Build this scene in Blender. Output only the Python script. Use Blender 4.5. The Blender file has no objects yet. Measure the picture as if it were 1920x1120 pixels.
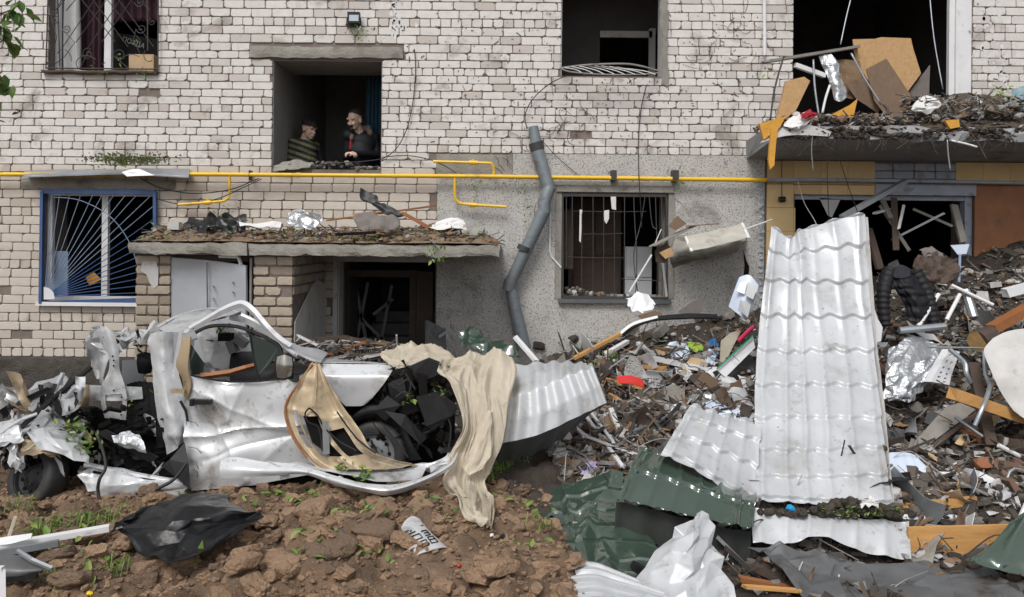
import bpy, bmesh, math, random
import numpy as np
from mathutils import Vector, Matrix
R = math.radians
rnd = random.Random(7)
SC = bpy.context.scene
COL = SC.collection

# ------------------------------------------------------------------ camera
F, D, HY, ZC, ROLL = 1510.0, 10.0, 450.0, 2.2, R(0.55)   # focal length in photo pixels, distance to the wall, horizon row, eye height
cam = bpy.data.cameras.new('camera'); camo = bpy.data.objects.new('camera', cam); COL.objects.link(camo)
cam.sensor_width = 36.0; cam.lens = 36.0 * F / 1920.0; cam.shift_y = -(560.0 - HY) / 1920.0
cam.clip_start = 0.05; cam.clip_end = 2000
camo.location = (0, -D, ZC); camo.rotation_euler = (math.pi / 2, -ROLL, 0)
SC.camera = camo

# ------------------------------------------------------------------ sky and sun (overcast)
SUN_EL, SUN_AZ = 52.0, 200.0
world = bpy.data.worlds.new('World'); SC.world = world; world.use_nodes = True
nt = world.node_tree; nt.nodes.clear()
sky = nt.nodes.new('ShaderNodeTexSky'); sky.sky_type = 'NISHITA'; sky.sun_disc = False
sky.sun_elevation = R(SUN_EL); sky.sun_rotation = R(SUN_AZ); sky.air_density = 1.0; sky.dust_density = 3.0
hs = nt.nodes.new('ShaderNodeHueSaturation'); hs.inputs['Saturation'].default_value = 0.16   # cloud cover greys the sky
bgn = nt.nodes.new('ShaderNodeBackground'); bgn.inputs['Strength'].default_value = 0.115
wo = nt.nodes.new('ShaderNodeOutputWorld')
nt.links.new(sky.outputs[0], hs.inputs['Color']); nt.links.new(hs.outputs[0], bgn.inputs['Color']); nt.links.new(bgn.outputs[0], wo.inputs[0])
sl = bpy.data.lights.new('sun', 'SUN'); sl.energy = 1.5; sl.angle = R(22); sl.color = (1.0, 0.97, 0.93)
so = bpy.data.objects.new('sun', sl); COL.objects.link(so)
sd = Vector((math.sin(R(SUN_AZ)) * math.cos(R(SUN_EL)), math.cos(R(SUN_AZ)) * math.cos(R(SUN_EL)), math.sin(R(SUN_EL))))
so.rotation_euler = sd.to_track_quat('Z', 'Y').to_euler(); so.location = (-3, -9, 12)
SC.view_settings.view_transform = 'Standard'; SC.view_settings.look = 'None'
SC.view_settings.gamma = 1.0; SC.view_settings.use_curve_mapping = False
SC.view_settings.exposure = 0.44
SC.cycles.use_denoising = True
SC.cycles.max_bounces = 6

# ------------------------------------------------------------------ geometry helpers
def P(px, py, y=0.0):
    """the world point seen at photo pixel (px, py) that lies at depth y (wall y=0, camera y=-10)"""
    u, v = px - 960.0, HY - py
    c, s = math.cos(ROLL), math.sin(ROLL)
    u, v = u * c - v * s, u * s + v * c
    d = y + D
    return Vector((u * d / F, y, ZC + v * d / F))
_rs = np.random.RandomState(3)
_perm = _rs.permutation(512); _perm = np.concatenate([_perm, _perm, _perm])
_val = _rs.rand(512) * 2 - 1
def vn(x, y, z=0.0):
    x = np.asarray(x, float); y = np.asarray(y, float); z = np.asarray(z, float) + 0 * x
    xi, yi, zi = np.floor(x).astype(int), np.floor(y).astype(int), np.floor(z).astype(int)
    fx, fy, fz = x - xi, y - yi, z - zi
    fx, fy, fz = [t * t * (3 - 2 * t) for t in (fx, fy, fz)]
    def h(a, b, c): return _val[_perm[_perm[_perm[a & 511] + (b & 511)] + (c & 511)] & 511]
    def l(a, b, t): return a + (b - a) * t
    return l(l(l(h(xi, yi, zi), h(xi+1, yi, zi), fx), l(h(xi, yi+1, zi), h(xi+1, yi+1, zi), fx), fy),
             l(l(h(xi, yi, zi+1), h(xi+1, yi, zi+1), fx), l(h(xi, yi+1, zi+1), h(xi+1, yi+1, zi+1), fx), fy), fz)
def fbm(x, y, z=0.0, o=4):
    r = 0; a = 1.0
    for k in range(o):
        r = r + a * vn(np.asarray(x) * 2**k + 17*k, np.asarray(y) * 2**k + 5*k, np.asarray(z) * 2**k); a *= .5
    return r

class MB:
    def __init__(s): s.v = []; s.f = []; s.m = []
    def add(s, v, f, m=0):
        o = len(s.v); s.v.extend([tuple(p) for p in v]); s.f.extend([tuple(i + o for i in q) for q in f]); s.m.extend([m] * len(f)); return s
    def box(s, c, d, rot=None, m=0):
        h = [Vector((sx * d[0] / 2, sy * d[1] / 2, sz * d[2] / 2)) for sx in (-1, 1) for sy in (-1, 1) for sz in (-1, 1)]
        if rot is not None: h = [rot @ p for p in h]
        c = Vector(c)
        return s.add([p + c for p in h], [(0,1,3,2), (4,6,7,5), (0,4,5,1), (2,3,7,6), (0,2,6,4), (1,5,7,3)], m)
    def boxr(s, a, b, m=0):
        return s.box([(a[i] + b[i]) / 2 for i in range(3)], [abs(b[i] - a[i]) for i in range(3)], None, m)
    def bar(s, p, q, w, h, m=0, up=(0, 0, 1), jag=0.0):
        p, q = Vector(p), Vector(q); ax = (q - p).normalized(); up = Vector(up)
        if abs(ax.dot(up)) > .97: up = Vector((0, -1, 0))
        x = ax.cross(up).normalized(); z = x.cross(ax).normalized()
        vs = []
        for e, t in ((p, -1), (q, 1)):
            for a, b in ((-1, -1), (1, -1), (1, 1), (-1, 1)):
                vs.append(e + x * (a * w / 2) + z * (b * h / 2) + ax * (t * jag * rnd.uniform(-1, 1)))
        return s.add(vs, [(3,2,1,0), (4,5,6,7), (0,1,5,4), (1,2,6,5), (2,3,7,6), (3,0,4,7)], m)
    def tube(s, pts, r, n=7, m=0, smooth=0):
        pts = [Vector(p) for p in pts]
        if smooth: pts = crv(pts, smooth)
        o = len(s.v); k = len(pts); rs = r if isinstance(r, (list, tuple)) else [r] * k
        if len(rs) != k: rs = list(np.interp(np.linspace(0, 1, k), np.linspace(0, 1, len(rs)), rs))
        prev = None
        for i, p in enumerate(pts):
            t = (pts[min(i+1, k-1)] - pts[max(i-1, 0)]).normalized()
            a = prev if prev is not None else (Vector((0, 0, 1)) if abs(t.z) < .9 else Vector((1, 0, 0)))
            x = (a - t * a.dot(t)).normalized(); prev = x; y = t.cross(x)
            for j in range(n):
                an = 2 * math.pi * j / n
                s.v.append(tuple(p + (x * math.cos(an) + y * math.sin(an)) * rs[i]))
        fs = []
        for i in range(k - 1):
            for j in range(n):
                fs.append((o + i*n + j, o + i*n + (j+1) % n, o + (i+1)*n + (j+1) % n, o + (i+1)*n + j))
        fs.append(tuple(o + j for j in range(n))[::-1]); fs.append(tuple(o + (k-1)*n + j for j in range(n)))
        s.f.extend(fs); s.m.extend([m] * len(fs)); return s
    def poly(s, pts, th, m=0, nrm=None):
        """a flat plate with any outline"""
        pts = [Vector(p) for p in pts]; k = len(pts)
        if nrm is None:
            nrm = Vector((0, 0, 0))
            for i in range(k):
                a, b = pts[i], pts[(i+1) % k]
                nrm += Vector(((a.y - b.y) * (a.z + b.z), (a.z - b.z) * (a.x + b.x), (a.x - b.x) * (a.y + b.y)))
            nrm.normalize()
            if nrm.y > 0: nrm = -nrm
        nrm = Vector(nrm)
        back = [p - nrm * th for p in pts]
        s.add(pts + back, [tuple(range(k)), tuple(range(2*k - 1, k - 1, -1))] + [(i, i + k, (i+1) % k + k, (i+1) % k) for i in range(k)], m)
        return s
    def grid(s, A, th=0.0, m=0, skip=None, closed=False):
        """A: (nu, nv, 3) array -> a thin shell"""
        nu, nv = A.shape[:2]
        du = np.gradient(A, axis=0); dv = np.gradient(A, axis=1)
        N = np.cross(du, dv); N /= (np.linalg.norm(N, axis=2, keepdims=True) + 1e-9)
        if float((N * (A - np.array([0, -D, ZC]))).sum()) > 0: N = -N
        o = len(s.v); idx = lambda i, j: o + i * nv + j
        s.v.extend(map(tuple, A.reshape(-1, 3)))
        fs = []; keep = np.ones((nu - 1, nv - 1), bool)
        if skip is not None:
            for i in range(nu - 1):
                for j in range(nv - 1):
                    if skip((i + .5) / (nu - 1), (j + .5) / (nv - 1)): keep[i, j] = False
        for i in range(nu - 1):
            for j in range(nv - 1):
                if keep[i, j]: fs.append((idx(i, j), idx(i+1, j), idx(i+1, j+1), idx(i, j+1)))
        if th:
            B = A - N * th; b = nu * nv
            s.v.extend(map(tuple, B.reshape(-1, 3)))
            fs += [tuple(q + b for q in f[::-1]) for f in list(fs)]
            for i in range(nu - 1):
                for j in range(nv - 1):
                    if not keep[i, j]: continue
                    for (di, dj, a, c) in ((-1, 0, (i, j), (i, j+1)), (1, 0, (i+1, j+1), (i+1, j)), (0, -1, (i+1, j), (i, j)), (0, 1, (i, j+1), (i+1, j+1))):
                        ii, jj = i + di, j + dj
                        if ii < 0 or jj < 0 or ii >= nu - 1 or jj >= nv - 1 or not keep[ii, jj]:
                            fs.append((idx(*a), idx(*c), idx(*c) + b, idx(*a) + b))
        s.f.extend(fs); s.m.extend([m] * len(fs)); return s
    def build(s, name, mat, parent=None, smooth=False, origin=None):
        me = bpy.data.meshes.new(name)
        V = np.array(s.v, float)
        if parent is None and origin is None:
            origin = ((V[:, 0].min() + V[:, 0].max()) / 2, (V[:, 1].min() + V[:, 1].max()) / 2, V[:, 2].min())
        loc = Vector(origin) if origin is not None else Vector((0, 0, 0))
        V = V - np.array(loc)
        me.from_pydata(V.tolist(), [], s.f)
        mats = mat if isinstance(mat, (list, tuple)) else [mat]
        for q in mats: me.materials.append(q)
        if len(mats) > 1: me.polygons.foreach_set('material_index', s.m)
        if smooth: me.polygons.foreach_set('use_smooth', [True] * len(me.polygons))
        me.validate(); me.update()
        if smooth and smooth != 'all':
            try: me.set_sharp_from_angle(angle=R(40 if smooth is True else smooth))
            except Exception: pass
        o = bpy.data.objects.new(name, me); COL.objects.link(o); o.location = loc
        if parent is not None: adopt(o, parent)
        return o
WL = {}
def adopt(o, parent):
    o.parent = parent; o.matrix_parent_inverse = Matrix.Translation(-WL.get(parent.name, Vector((0, 0, 0))))
    WL[o.name] = Vector(o.location)
    return o
def tag(o, label, cat, group=None, kind=None):
    if label: o['label'] = label
    if cat: o['category'] = cat
    if group: o['group'] = group
    if kind: o['kind'] = kind
    return o
def thing(name, label, cat, loc, group=None):
    o = bpy.data.objects.new(name, None); COL.objects.link(o); o.location = loc; o.empty_display_size = .1
    WL[o.name] = Vector(loc)
    return tag(o, label, cat, group)
def crv(pts, n):
    """Catmull-Rom through the points, n steps per span"""
    pts = [Vector(p) for p in pts]; out = []
    for i in range(len(pts) - 1):
        a, b, c, d = pts[max(i-1, 0)], pts[i], pts[i+1], pts[min(i+2, len(pts)-1)]
        for k in range(n):
            t = k / n
            out.append(.5 * ((2*b) + (c - a) * t + (2*a - 5*b + 4*c - d) * t*t + (3*b - a - 3*c + d) * t**3))
    out.append(pts[-1]); return out
def resamp(rows, nu, nv, lin_u=False, lin_v=False):
    """rows of control points (3d) -> (nu, nv, 3) array, u along the columns, v along the rows"""
    A = np.array([[tuple(p) for p in r] for r in rows], float)
    def interp(B, n, lin):
        k = B.shape[0]
        t = np.linspace(0, k - 1, n); i = np.minimum(t.astype(int), k - 2); f = (t - i)[:, None, None]
        b, c = B[i], B[i+1]
        if lin or k < 3: return b + (c - b) * f
        a, d = B[np.maximum(i-1, 0)], B[np.minimum(i+2, k-1)]
        return .5 * (2*b + (c - a) * f + (2*a - 5*b + 4*c - d) * f*f + (3*b - a - 3*c + d) * f**3)
    A = interp(A, nv, lin_v)
    A = np.swapaxes(interp(np.swapaxes(A, 0, 1), nu, lin_u), 0, 1)
    return np.swapaxes(A, 0, 1)     # [u, v]
def rowsP(rows, y=0.0):
    out = []
    for r in rows:
        out.append([P(*q) if len(q) == 3 else P(q[0], q[1], y) for q in r])
    return out
def sheet(rows, nu=24, nv=24, th=.002, crumple=0.0, freq=4.0, seed=0, disp=None, y=0.0, lin_u=False, lin_v=False, raw=False, jag=0.0, sharp=0.0, facet=None):
    """a bent sheet through control points (px, py, depth)"""
    if facet:      # crushed metal: flat facets between sharp creases
        n0, n1, jt = facet
        A0 = resamp(rows if raw else rowsP(rows, y), n0, n1, lin_u, lin_v)
        A0 = A0 + (np.random.RandomState(seed + n0 * 7 + int(abs(A0[0, 0, 0]) * 100)).rand(n0, n1, 3) - .5) * 2 * jt
        iu = np.linspace(0, n0 - 1, nu); jv = np.linspace(0, n1 - 1, nv)
        i0 = np.minimum(iu.astype(int), n0 - 2); j0 = np.minimum(jv.astype(int), n1 - 2); fu = (iu - i0)[:, None, None]; fv = (jv - j0)[None, :, None]
        # split every cell along a diagonal so that each half is flat
        a_, b_, c_, d_ = A0[i0][:, j0], A0[i0 + 1][:, j0], A0[i0][:, j0 + 1], A0[i0 + 1][:, j0 + 1]
        A = np.where(fu + fv < 1, a_ + (b_ - a_) * fu + (c_ - a_) * fv, d_ + (c_ - d_) * (1 - fu) + (b_ - d_) * (1 - fv))
    else: A = resamp(rows if raw else rowsP(rows, y), nu, nv, lin_u, lin_v)
    du = np.gradient(A, axis=0); dv = np.gradient(A, axis=1)
    N = np.cross(du, dv); N /= (np.linalg.norm(N, axis=2, keepdims=True) + 1e-9)
    if float((N * (A - np.array([0, -D, ZC]))).sum()) > 0: N = -N      # outward is towards the open side
    off = np.zeros((nu, nv))
    if crumple:
        n1 = fbm(A[..., 0]*freq + seed*7.1, A[..., 1]*freq + seed, A[..., 2]*freq + seed*3, 3)
        off = off + crumple * n1
    if sharp:
        n2 = 1 - 2*np.abs(vn(A[..., 0]*freq*.7 + seed*3.3, A[..., 1]*freq*.7, A[..., 2]*freq*.7 + seed))
        off = off + sharp * n2
    if disp is not None:
        U, V = np.meshgrid(np.linspace(0, 1, nu), np.linspace(0, 1, nv), indexing='ij')
        off = off + disp(U, V)
    A = A + N * off[..., None]
    if jag:
        for e in (0, -1):
            A[e] += (A[1 if e == 0 else -2] - A[e]) * (_rs.rand(nv, 1) * jag)
            A[:, e] += (A[:, 1 if e == 0 else -2] - A[:, e]) * (_rs.rand(nu, 1) * jag)
    return A
_ico = {}
def ico(sub):
    if sub not in _ico:
        b = bmesh.new(); bmesh.ops.create_icosphere(b, subdivisions=sub, radius=1.0)
        _ico[sub] = (np.array([v.co[:] for v in b.verts]), [tuple(v.index for v in f.verts) for f in b.faces]); b.free()
    return _ico[sub]
_rv = {}
def rock(mb, c, s, sub=1, m=0, seed=None, rough=.35, flat=0.0):
    key = (sub, rough, flat, rnd.randrange(36) if seed is None else seed)
    if key not in _rv:
        v, f = ico(sub); sd_ = hash(key) % 977 * .37
        q = v * (1 + rough * fbm(v[:, 0]*1.3 + sd_, v[:, 1]*1.3 + sd_*2, v[:, 2]*1.3, 2))[:, None]
        if flat: q = np.clip(q, -1 + flat * np.array([.5, .3, .6]), 1 - flat * np.array([.4, .5, .5]))
        _rv[key] = (q, np.array(f))
    q, f = _rv[key]
    Rm = np.array((Matrix.Rotation(rnd.uniform(0, 6.3), 3, 'Z') @ Matrix.Rotation(rnd.uniform(-.5, .5), 3, 'X') @ Matrix.Rotation(rnd.uniform(-.5, .5), 3, 'Y')))
    s = np.array(s if hasattr(s, '__len__') else (s, s, s))
    o = len(mb.v); mb.v.extend(map(tuple, ((q * s) @ Rm.T + np.array(c)).tolist())); mb.f.extend(map(tuple, (f + o).tolist())); mb.m.extend([m] * len(f))

# ------------------------------------------------------------------ materials
def srgb(r, g, b):
    return tuple(((c/255) / 12.92 if c/255 <= .04045 else ((c/255 + .055) / 1.055)**2.4) for c in (r, g, b))
def mix_rgb(nt, fac, a, b):
    n = nt.nodes.new('ShaderNodeMix'); n.data_type = 'RGBA'
    for k, v in ((0, fac), (6, a), (7, b)):
        if hasattr(v, 'node'): nt.links.new(v, n.inputs[k])
        elif k == 0: n.inputs[0].default_value = v
        else: n.inputs[k].default_value = (*v, 1)
    return n.outputs[2]
def ramp(nt, val, stops, const=False):
    n = nt.nodes.new('ShaderNodeValToRGB'); e = n.color_ramp.elements
    if const: n.color_ramp.interpolation = 'CONSTANT'
    while len(e) < len(stops): e.new(.5)
    for el, (p, c) in zip(e, stops): el.position = p; el.color = (*c, 1) if len(c) == 3 else c
    nt.links.new(val, n.inputs[0]); return n.outputs[0]
def g(v): return (v, v, v)
def noise(nt, co, scale, detail=4, rough=.55, dist=0.0):
    n = nt.nodes.new('ShaderNodeTexNoise'); n.inputs['Scale'].default_value = scale; n.inputs['Detail'].default_value = detail
    n.inputs['Roughness'].default_value = rough; n.inputs['Distortion'].default_value = dist
    nt.links.new(co, n.inputs['Vector']); return n.outputs[0]
MATS = {}
def mat(name, c1, c2=None, rough=.6, scale=6.0, bump=.15, bscale=None, metal=0.0, dirt_and_shine=None, coat=0.0, alpha=None, trans=0.0,
        palette=None, spec=.5, island=None, specks=None, sheen=0.0, stretch=None, holes=None, bdist=.01, trl=0.0):
    if name in MATS: return MATS[name]
    m = bpy.data.materials.new(name); m.use_nodes = True; t = m.node_tree; t.nodes.clear()
    out = t.nodes.new('ShaderNodeOutputMaterial'); b = t.nodes.new('ShaderNodeBsdfPrincipled'); t.links.new(b.outputs[0], out.inputs[0])
    tc = t.nodes.new('ShaderNodeTexCoord'); co = tc.outputs['Object']
    if stretch:
        mp = t.nodes.new('ShaderNodeMapping'); mp.inputs['Scale'].default_value = stretch; t.links.new(co, mp.inputs[0]); co = mp.outputs[0]
    n1 = noise(t, co, scale, 5, .6)
    if palette or island:
        ge = t.nodes.new('ShaderNodeNewGeometry'); oi = t.nodes.new('ShaderNodeObjectInfo')
        ad = t.nodes.new('ShaderNodeMath'); ad.operation = 'ADD'; t.links.new(ge.outputs['Random Per Island'], ad.inputs[0]); t.links.new(oi.outputs['Random'], ad.inputs[1])
        fr = t.nodes.new('ShaderNodeMath'); fr.operation = 'FRACT'; t.links.new(ad.outputs[0], fr.inputs[0]); rv = fr.outputs[0]
    if palette:
        k = len(palette); col = ramp(t, rv, [(i / k, c) for i, c in enumerate(palette)], True)
        col = mix_rgb(t, ramp(t, n1, [(.3, g(.55)), (.7, g(0.0))]), col, c1)
    else:
        col = mix_rgb(t, ramp(t, n1, [(.3, g(0)), (.7, g(1))]), c1, c2 or tuple(x * .8 for x in c1))
        if island:
            col = mix_rgb(t, ramp(t, rv, [(0, g(0)), (.55, g(.15)), (.8, g(.5)), (1, g(1))]), col, island)
    if dirt_and_shine:
        for (dc, amt, dsc) in (dirt_and_shine if isinstance(dirt_and_shine[0], tuple) and not isinstance(dirt_and_shine[0][0], float) else [dirt_and_shine]):
            nd = noise(t, co, dsc, 8, .68, .4)
            lo = .72 - .35 * amt
            col = mix_rgb(t, ramp(t, nd, [(lo, g(0)), (lo + .14, g(min(1, .35 + amt)))]), col, dc)
    if specks:
        (sc_, dens, ssc) = specks
        vo = t.nodes.new('ShaderNodeTexVoronoi'); vo.inputs['Scale'].default_value = ssc; t.links.new(co, vo.inputs['Vector'])
        col = mix_rgb(t, ramp(t, vo.outputs['Distance'], [(dens * .6, g(1)), (dens, g(0))]), col, sc_)
    t.links.new(col, b.inputs['Base Color'])
    b.inputs['Roughness'].default_value = rough; b.inputs['Metallic'].default_value = metal
    b.inputs['Specular IOR Level'].default_value = spec; b.inputs['Coat Weight'].default_value = coat; b.inputs['Coat Roughness'].default_value = .08
    b.inputs['Sheen Weight'].default_value = sheen
    if trans: b.inputs['Transmission Weight'].default_value = trans
    if alpha is not None: b.inputs['Alpha'].default_value = alpha
    if holes:   # an open weave: many small real gaps
        hv = noise(t, co, holes[1], 2, .5)
        t.links.new(ramp(t, hv, [(holes[0], g(0)), (holes[0] + .06, g(1))]), b.inputs['Alpha'])
    if bump:
        nb = noise(t, co, bscale or scale * 4, 6, .6)
        bn = t.nodes.new('ShaderNodeBump'); bn.inputs['Strength'].default_value = bump; bn.inputs['Distance'].default_value = bdist
        t.links.new(nb, bn.inputs['Height']); t.links.new(bn.outputs[0], b.inputs['Normal'])
    if trl:   # thin fibres let light through
        tr = t.nodes.new('ShaderNodeBsdfTranslucent'); t.links.new(col, tr.inputs[0])
        ms = t.nodes.new('ShaderNodeMixShader'); ms.inputs[0].default_value = trl
        t.links.new(b.outputs[0], ms.inputs[1]); t.links.new(tr.outputs[0], ms.inputs[2]); t.links.new(ms.outputs[0], out.inputs[0])
    MATS[name] = m; return m

EARTH = srgb(84, 66, 52)
m_brick = mat('silicate brick', (.675, .65, .625), (.58, .555, .53), .85, 9, .5, 60, island=(.47, .43, .395), dirt_and_shine=[((.22, .19, .165), .52, 1.6), ((.20, .165, .14), .36, 5.2), ((.10, .08, .065), .30, 14.0)], specks=((.08, .065, .05), .055, 11.0))
m_brick2 = mat('beige silicate brick', (.575, .525, .47), (.485, .435, .38), .88, 9, .5, 60, island=(.43, .375, .32), dirt_and_shine=[((.19, .155, .125), .50, 1.7), ((.11, .09, .07), .25, 12.0)])
m_brick3 = mat('rough pier brick', (.45, .385, .31), (.36, .30, .235), .9, 9, .8, 40, island=(.24, .19, .14), dirt_and_shine=((.12, .10, .08), .5, 4.0))
m_mortar = mat('mortar', (.21, .175, .15), (.14, .115, .10), .95, 14, .5, 70)
m_stucco = mat('pebble dash', (.68, .66, .635), (.55, .535, .51), .95, 3, 1.0, 90, dirt_and_shine=[((.20, .18, .155), .45, 1.1), ((.12, .106, .092), .60, 46.0), ((.16, .14, .12), .40, 9.0)], bdist=.03)
m_plinth = mat('dark plinth render', (.10, .088, .075), (.06, .052, .045), .95, 5, 1.0, 50, dirt_and_shine=((.19, .18, .165), .3, 2.0), bdist=.04)
m_conc = mat('weathered concrete', (.31, .295, .265), (.22, .205, .18), .92, 5, .6, 40, dirt_and_shine=[((.10, .095, .07), .5, 2.6), ((.12, .14, .06), .22, 3.4)], bdist=.02)
m_concd = mat('balcony concrete', (.29, .29, .30), (.23, .23, .24), .9, 4, .4, 30, dirt_and_shine=((.10, .09, .085), .5, 2.5))
m_plaster = mat('white plaster', (.56, .55, .54), (.45, .44, .43), .9, 4, .3, 40, dirt_and_shine=((.22, .19, .16), .4, 5.0))
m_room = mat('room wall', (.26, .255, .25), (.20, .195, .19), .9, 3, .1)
m_roomd = mat('shaded room wall', (.10, .09, .088), (.07, .064, .062), .95, 3, .1)  # copy of the room wall with indoor dimness put into its colour
m_black = mat('black and shade', (.006, .0055, .0055), (.011, .010, .0095), .9, 6, .2, spec=.15)  # near black for black things and for painted shade inside openings and wreck
m_ochre = mat('ochre wall tile', (.68, .49, .24), (.62, .44, .21), .55, 4, .1, island=(.50, .34, .15), dirt_and_shine=((.30, .24, .18), .35, 5.0))
m_bluegrey = mat('blue grey paint', (.38, .42, .50), (.30, .33, .39), .8, 5, .4, dirt_and_shine=((.16, .14, .13), .5, 6.0))
m_pvc = mat('white window plastic', (.70, .70, .71), (.62, .62, .63), .4, 5, .05, dirt_and_shine=((.25, .22, .19), .35, 6.0))
m_white = mat('white painted metal', (.70, .71, .73), (.63, .64, .66), .42, 4, .05, dirt_and_shine=((.25, .23, .2), .25, 7.0))
m_iron = mat('dark iron', (.045, .042, .042), (.03, .028, .028), .6, 12, .2, dirt_and_shine=((.12, .06, .035), .3, 9.0))
m_bluepaint = mat('blue enamel', (.045, .10, .25), (.035, .075, .19), .5, 8, .15, dirt_and_shine=((.10, .09, .09), .35, 8.0))
m_lbar = mat('pale blue bar', (.24, .31, .42), (.15, .21, .31), .5, 8, .1)
m_yellow = mat('yellow gas paint', (.74, .47, .02), (.66, .40, .015), .42, 8, .1, dirt_and_shine=[((.30, .19, .06), .45, 5.0), ((.10, .08, .05), .30, 20.0)])
m_galv = mat('galvanised steel', (.36, .385, .41), (.26, .285, .31), .42, 5, .1, metal=.55, dirt_and_shine=((.14, .12, .10), .3, 6.0))
m_pipe = mat('grey painted downpipe', (.145, .175, .195), (.20, .22, .235), .5, 7, .2, dirt_and_shine=((.08, .07, .06), .45, 7.0), metal=.2)
m_rubber = mat('black rubber', (.022, .022, .023), (.035, .034, .033), .65, 12, .3, dirt_and_shine=((.12, .10, .085), .45, 5.0))
m_blackp = mat('black plastic', (.009, .009, .0105), (.016, .016, .018), .45, 12, .1, dirt_and_shine=((.07, .06, .052), .22, 8.0), spec=.35)
m_cable = mat('cable', (.02, .02, .022), None, .6, 8, .0)
m_paint = mat('white car paint', (.62, .635, .655), (.54, .555, .575), .30, 2.5, .02, metal=.16, coat=.4, dirt_and_shine=[((.26, .235, .21), .52, 2.6), ((.11, .095, .085), .40, 9.0)], specks=((.03, .025, .02), .06, 9.0))
m_paintg = mat('scraped car metal', (.48, .49, .51), (.62, .63, .65), .34, 5, .1, metal=.35, dirt_and_shine=((.14, .12, .10), .5, 4.0))
m_primer = mat('tan primer', (.40, .31, .20), (.31, .235, .145), .42, 3, .1, metal=.15, dirt_and_shine=[((.13, .105, .08), .58, 3.0), ((.06, .05, .04), .42, 10.0)])
m_seat = mat('black seat fabric', (.009, .009, .01), (.016, .016, .018), .9, 20, .3, spec=.2)
m_seatg = mat('grey seat panel', (.20, .205, .215), (.15, .155, .165), .6, 8, .1)
m_airbag = mat('cream airbag fabric', (.56, .51, .42), (.47, .42, .33), .9, 6, .3, dirt_and_shine=((.20, .16, .11), .4, 5.0))
m_glass = mat('dark window glass', (.035, .05, .045), (.03, .042, .04), .08, 4, 0, spec=.5)
m_mirror = mat('mirror glass', (.42, .40, .37), None, .18, 4, 0, metal=.8)
m_cloth = mat('beige net cloth', (.84, .775, .665), (.76, .69, .57), 1.0, 14, .8, 120, alpha=.86, sheen=.0, spec=.1, dirt_and_shine=((.50, .43, .33), .42, 5.0), trl=.45)
m_tile = mat('white metal tile', (.53, .545, .565), (.40, .415, .435), .36, 1.3, .04, 12, metal=.12, coat=.0, dirt_and_shine=[((.34, .335, .325), .60, 1.2), ((.27, .255, .235), .42, 6.0), ((.07, .055, .045), .32, 15.0)], specks=((.03, .025, .02), .05, 6.0))  # broad grey patches paint in reflections, the finer ones are dirt
m_tileg = mat('grey back of metal sheet', (.40, .415, .42), (.35, .365, .37), .5, 3, .05, dirt_and_shine=((.20, .19, .17), .35, 4.0))
m_green = mat('dark green metal tile', (.04, .068, .05), (.034, .056, .042), .16, 4, .03, spec=1.0, coat=.8, dirt_and_shine=[((.13, .11, .085), .33, 5.0), ((.30, .31, .31), .08, 18.0)])
m_greend = mat('green metal back', (.026, .03, .028), (.033, .036, .032), .7, 5, .1, dirt_and_shine=((.08, .065, .05), .35, 5.0))
m_greyd = mat('dark grey sheet', (.10, .105, .11), (.14, .145, .15), .5, 3, .1, metal=.3, dirt_and_shine=((.06, .05, .045), .5, 3.0))
m_osb = mat('chipboard', (.50, .315, .155), (.40, .24, .11), .85, 26, .3, 60, stretch=(1, 1, 1), dirt_and_shine=((.28, .17, .08), .3, 3.0))
m_fibre = mat('brown fibreboard', (.20, .135, .09), (.16, .105, .07), .9, 18, .3, 60, dirt_and_shine=((.10, .08, .065), .4, 5.0))
m_fibreg = mat('grey fibreboard', (.17, .15, .14), (.14, .12, .11), .9, 12, .2, dirt_and_shine=((.08, .07, .06), .3, 5.0))
m_wood = mat('fresh pine', (.56, .31, .11), (.44, .225, .07), .7, 5, .25, 40, stretch=(1, 6, 6), dirt_and_shine=((.16, .10, .06), .35, 3.0))
m_woodr = mat('varnished brown wood', (.30, .12, .045), (.22, .085, .03), .5, 5, .2, 40, dirt_and_shine=((.09, .06, .04), .4, 4.0))
m_woodd = mat('dark and shaded wood', (.075, .05, .036), (.05, .034, .026), .75, 7, .4, 50, dirt_and_shine=((.16, .12, .09), .3, 7.0))  # dark wood; on the cupboard it stands in for room shade
m_woodg = mat('grey weathered wood', (.27, .255, .23), (.18, .165, .15), .85, 6, .4, 50, dirt_and_shine=((.08, .065, .05), .4, 5.0))
m_foam = mat('orange mounting foam', (.62, .33, .06), (.52, .25, .035), .9, 12, .6, 50)
m_foil = mat('silver foil', (.60, .62, .64), (.48, .50, .53), .28, 6, .6, 22, metal=.75, bdist=.03, dirt_and_shine=((.2, .18, .16), .3, 6.0))
m_dacron = mat('white rag', (.66, .655, .65), (.56, .555, .55), .95, 10, .4, dirt_and_shine=((.25, .22, .19), .35, 6.0))
m_red = mat('red plastic', (.58, .035, .03), (.48, .03, .025), .45, 6, .05, dirt_and_shine=((.25, .1, .08), .2, 8.0))
m_redc = mat('red cloth', (.33, .015, .03), None, .9, 10, .3)
m_tarp = mat('black polythene', (.006, .0065, .008), (.010, .0105, .012), .36, 6, .25, 14, bdist=.02, dirt_and_shine=((.07, .06, .05), .18, 8.0), spec=.4)
m_blueplast = mat('pale blue translucent sheet', (.60, .68, .80), (.55, .63, .76), .35, 4, .05, dirt_and_shine=((.4, .42, .45), .3, 5.0))
m_leaf = mat('leaf', (.16, .27, .05), (.10, .19, .035), .6, 8, .1, palette=[(.17, .28, .05), (.10, .19, .04), (.24, .33, .08), (.07, .13, .035), (.30, .34, .10)], trl=.25)
m_leafd = mat('hanging tree leaf', (.09, .17, .035), (.06, .12, .028), .5, 8, .1, island=(.17, .25, .07), trl=.3)
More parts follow.
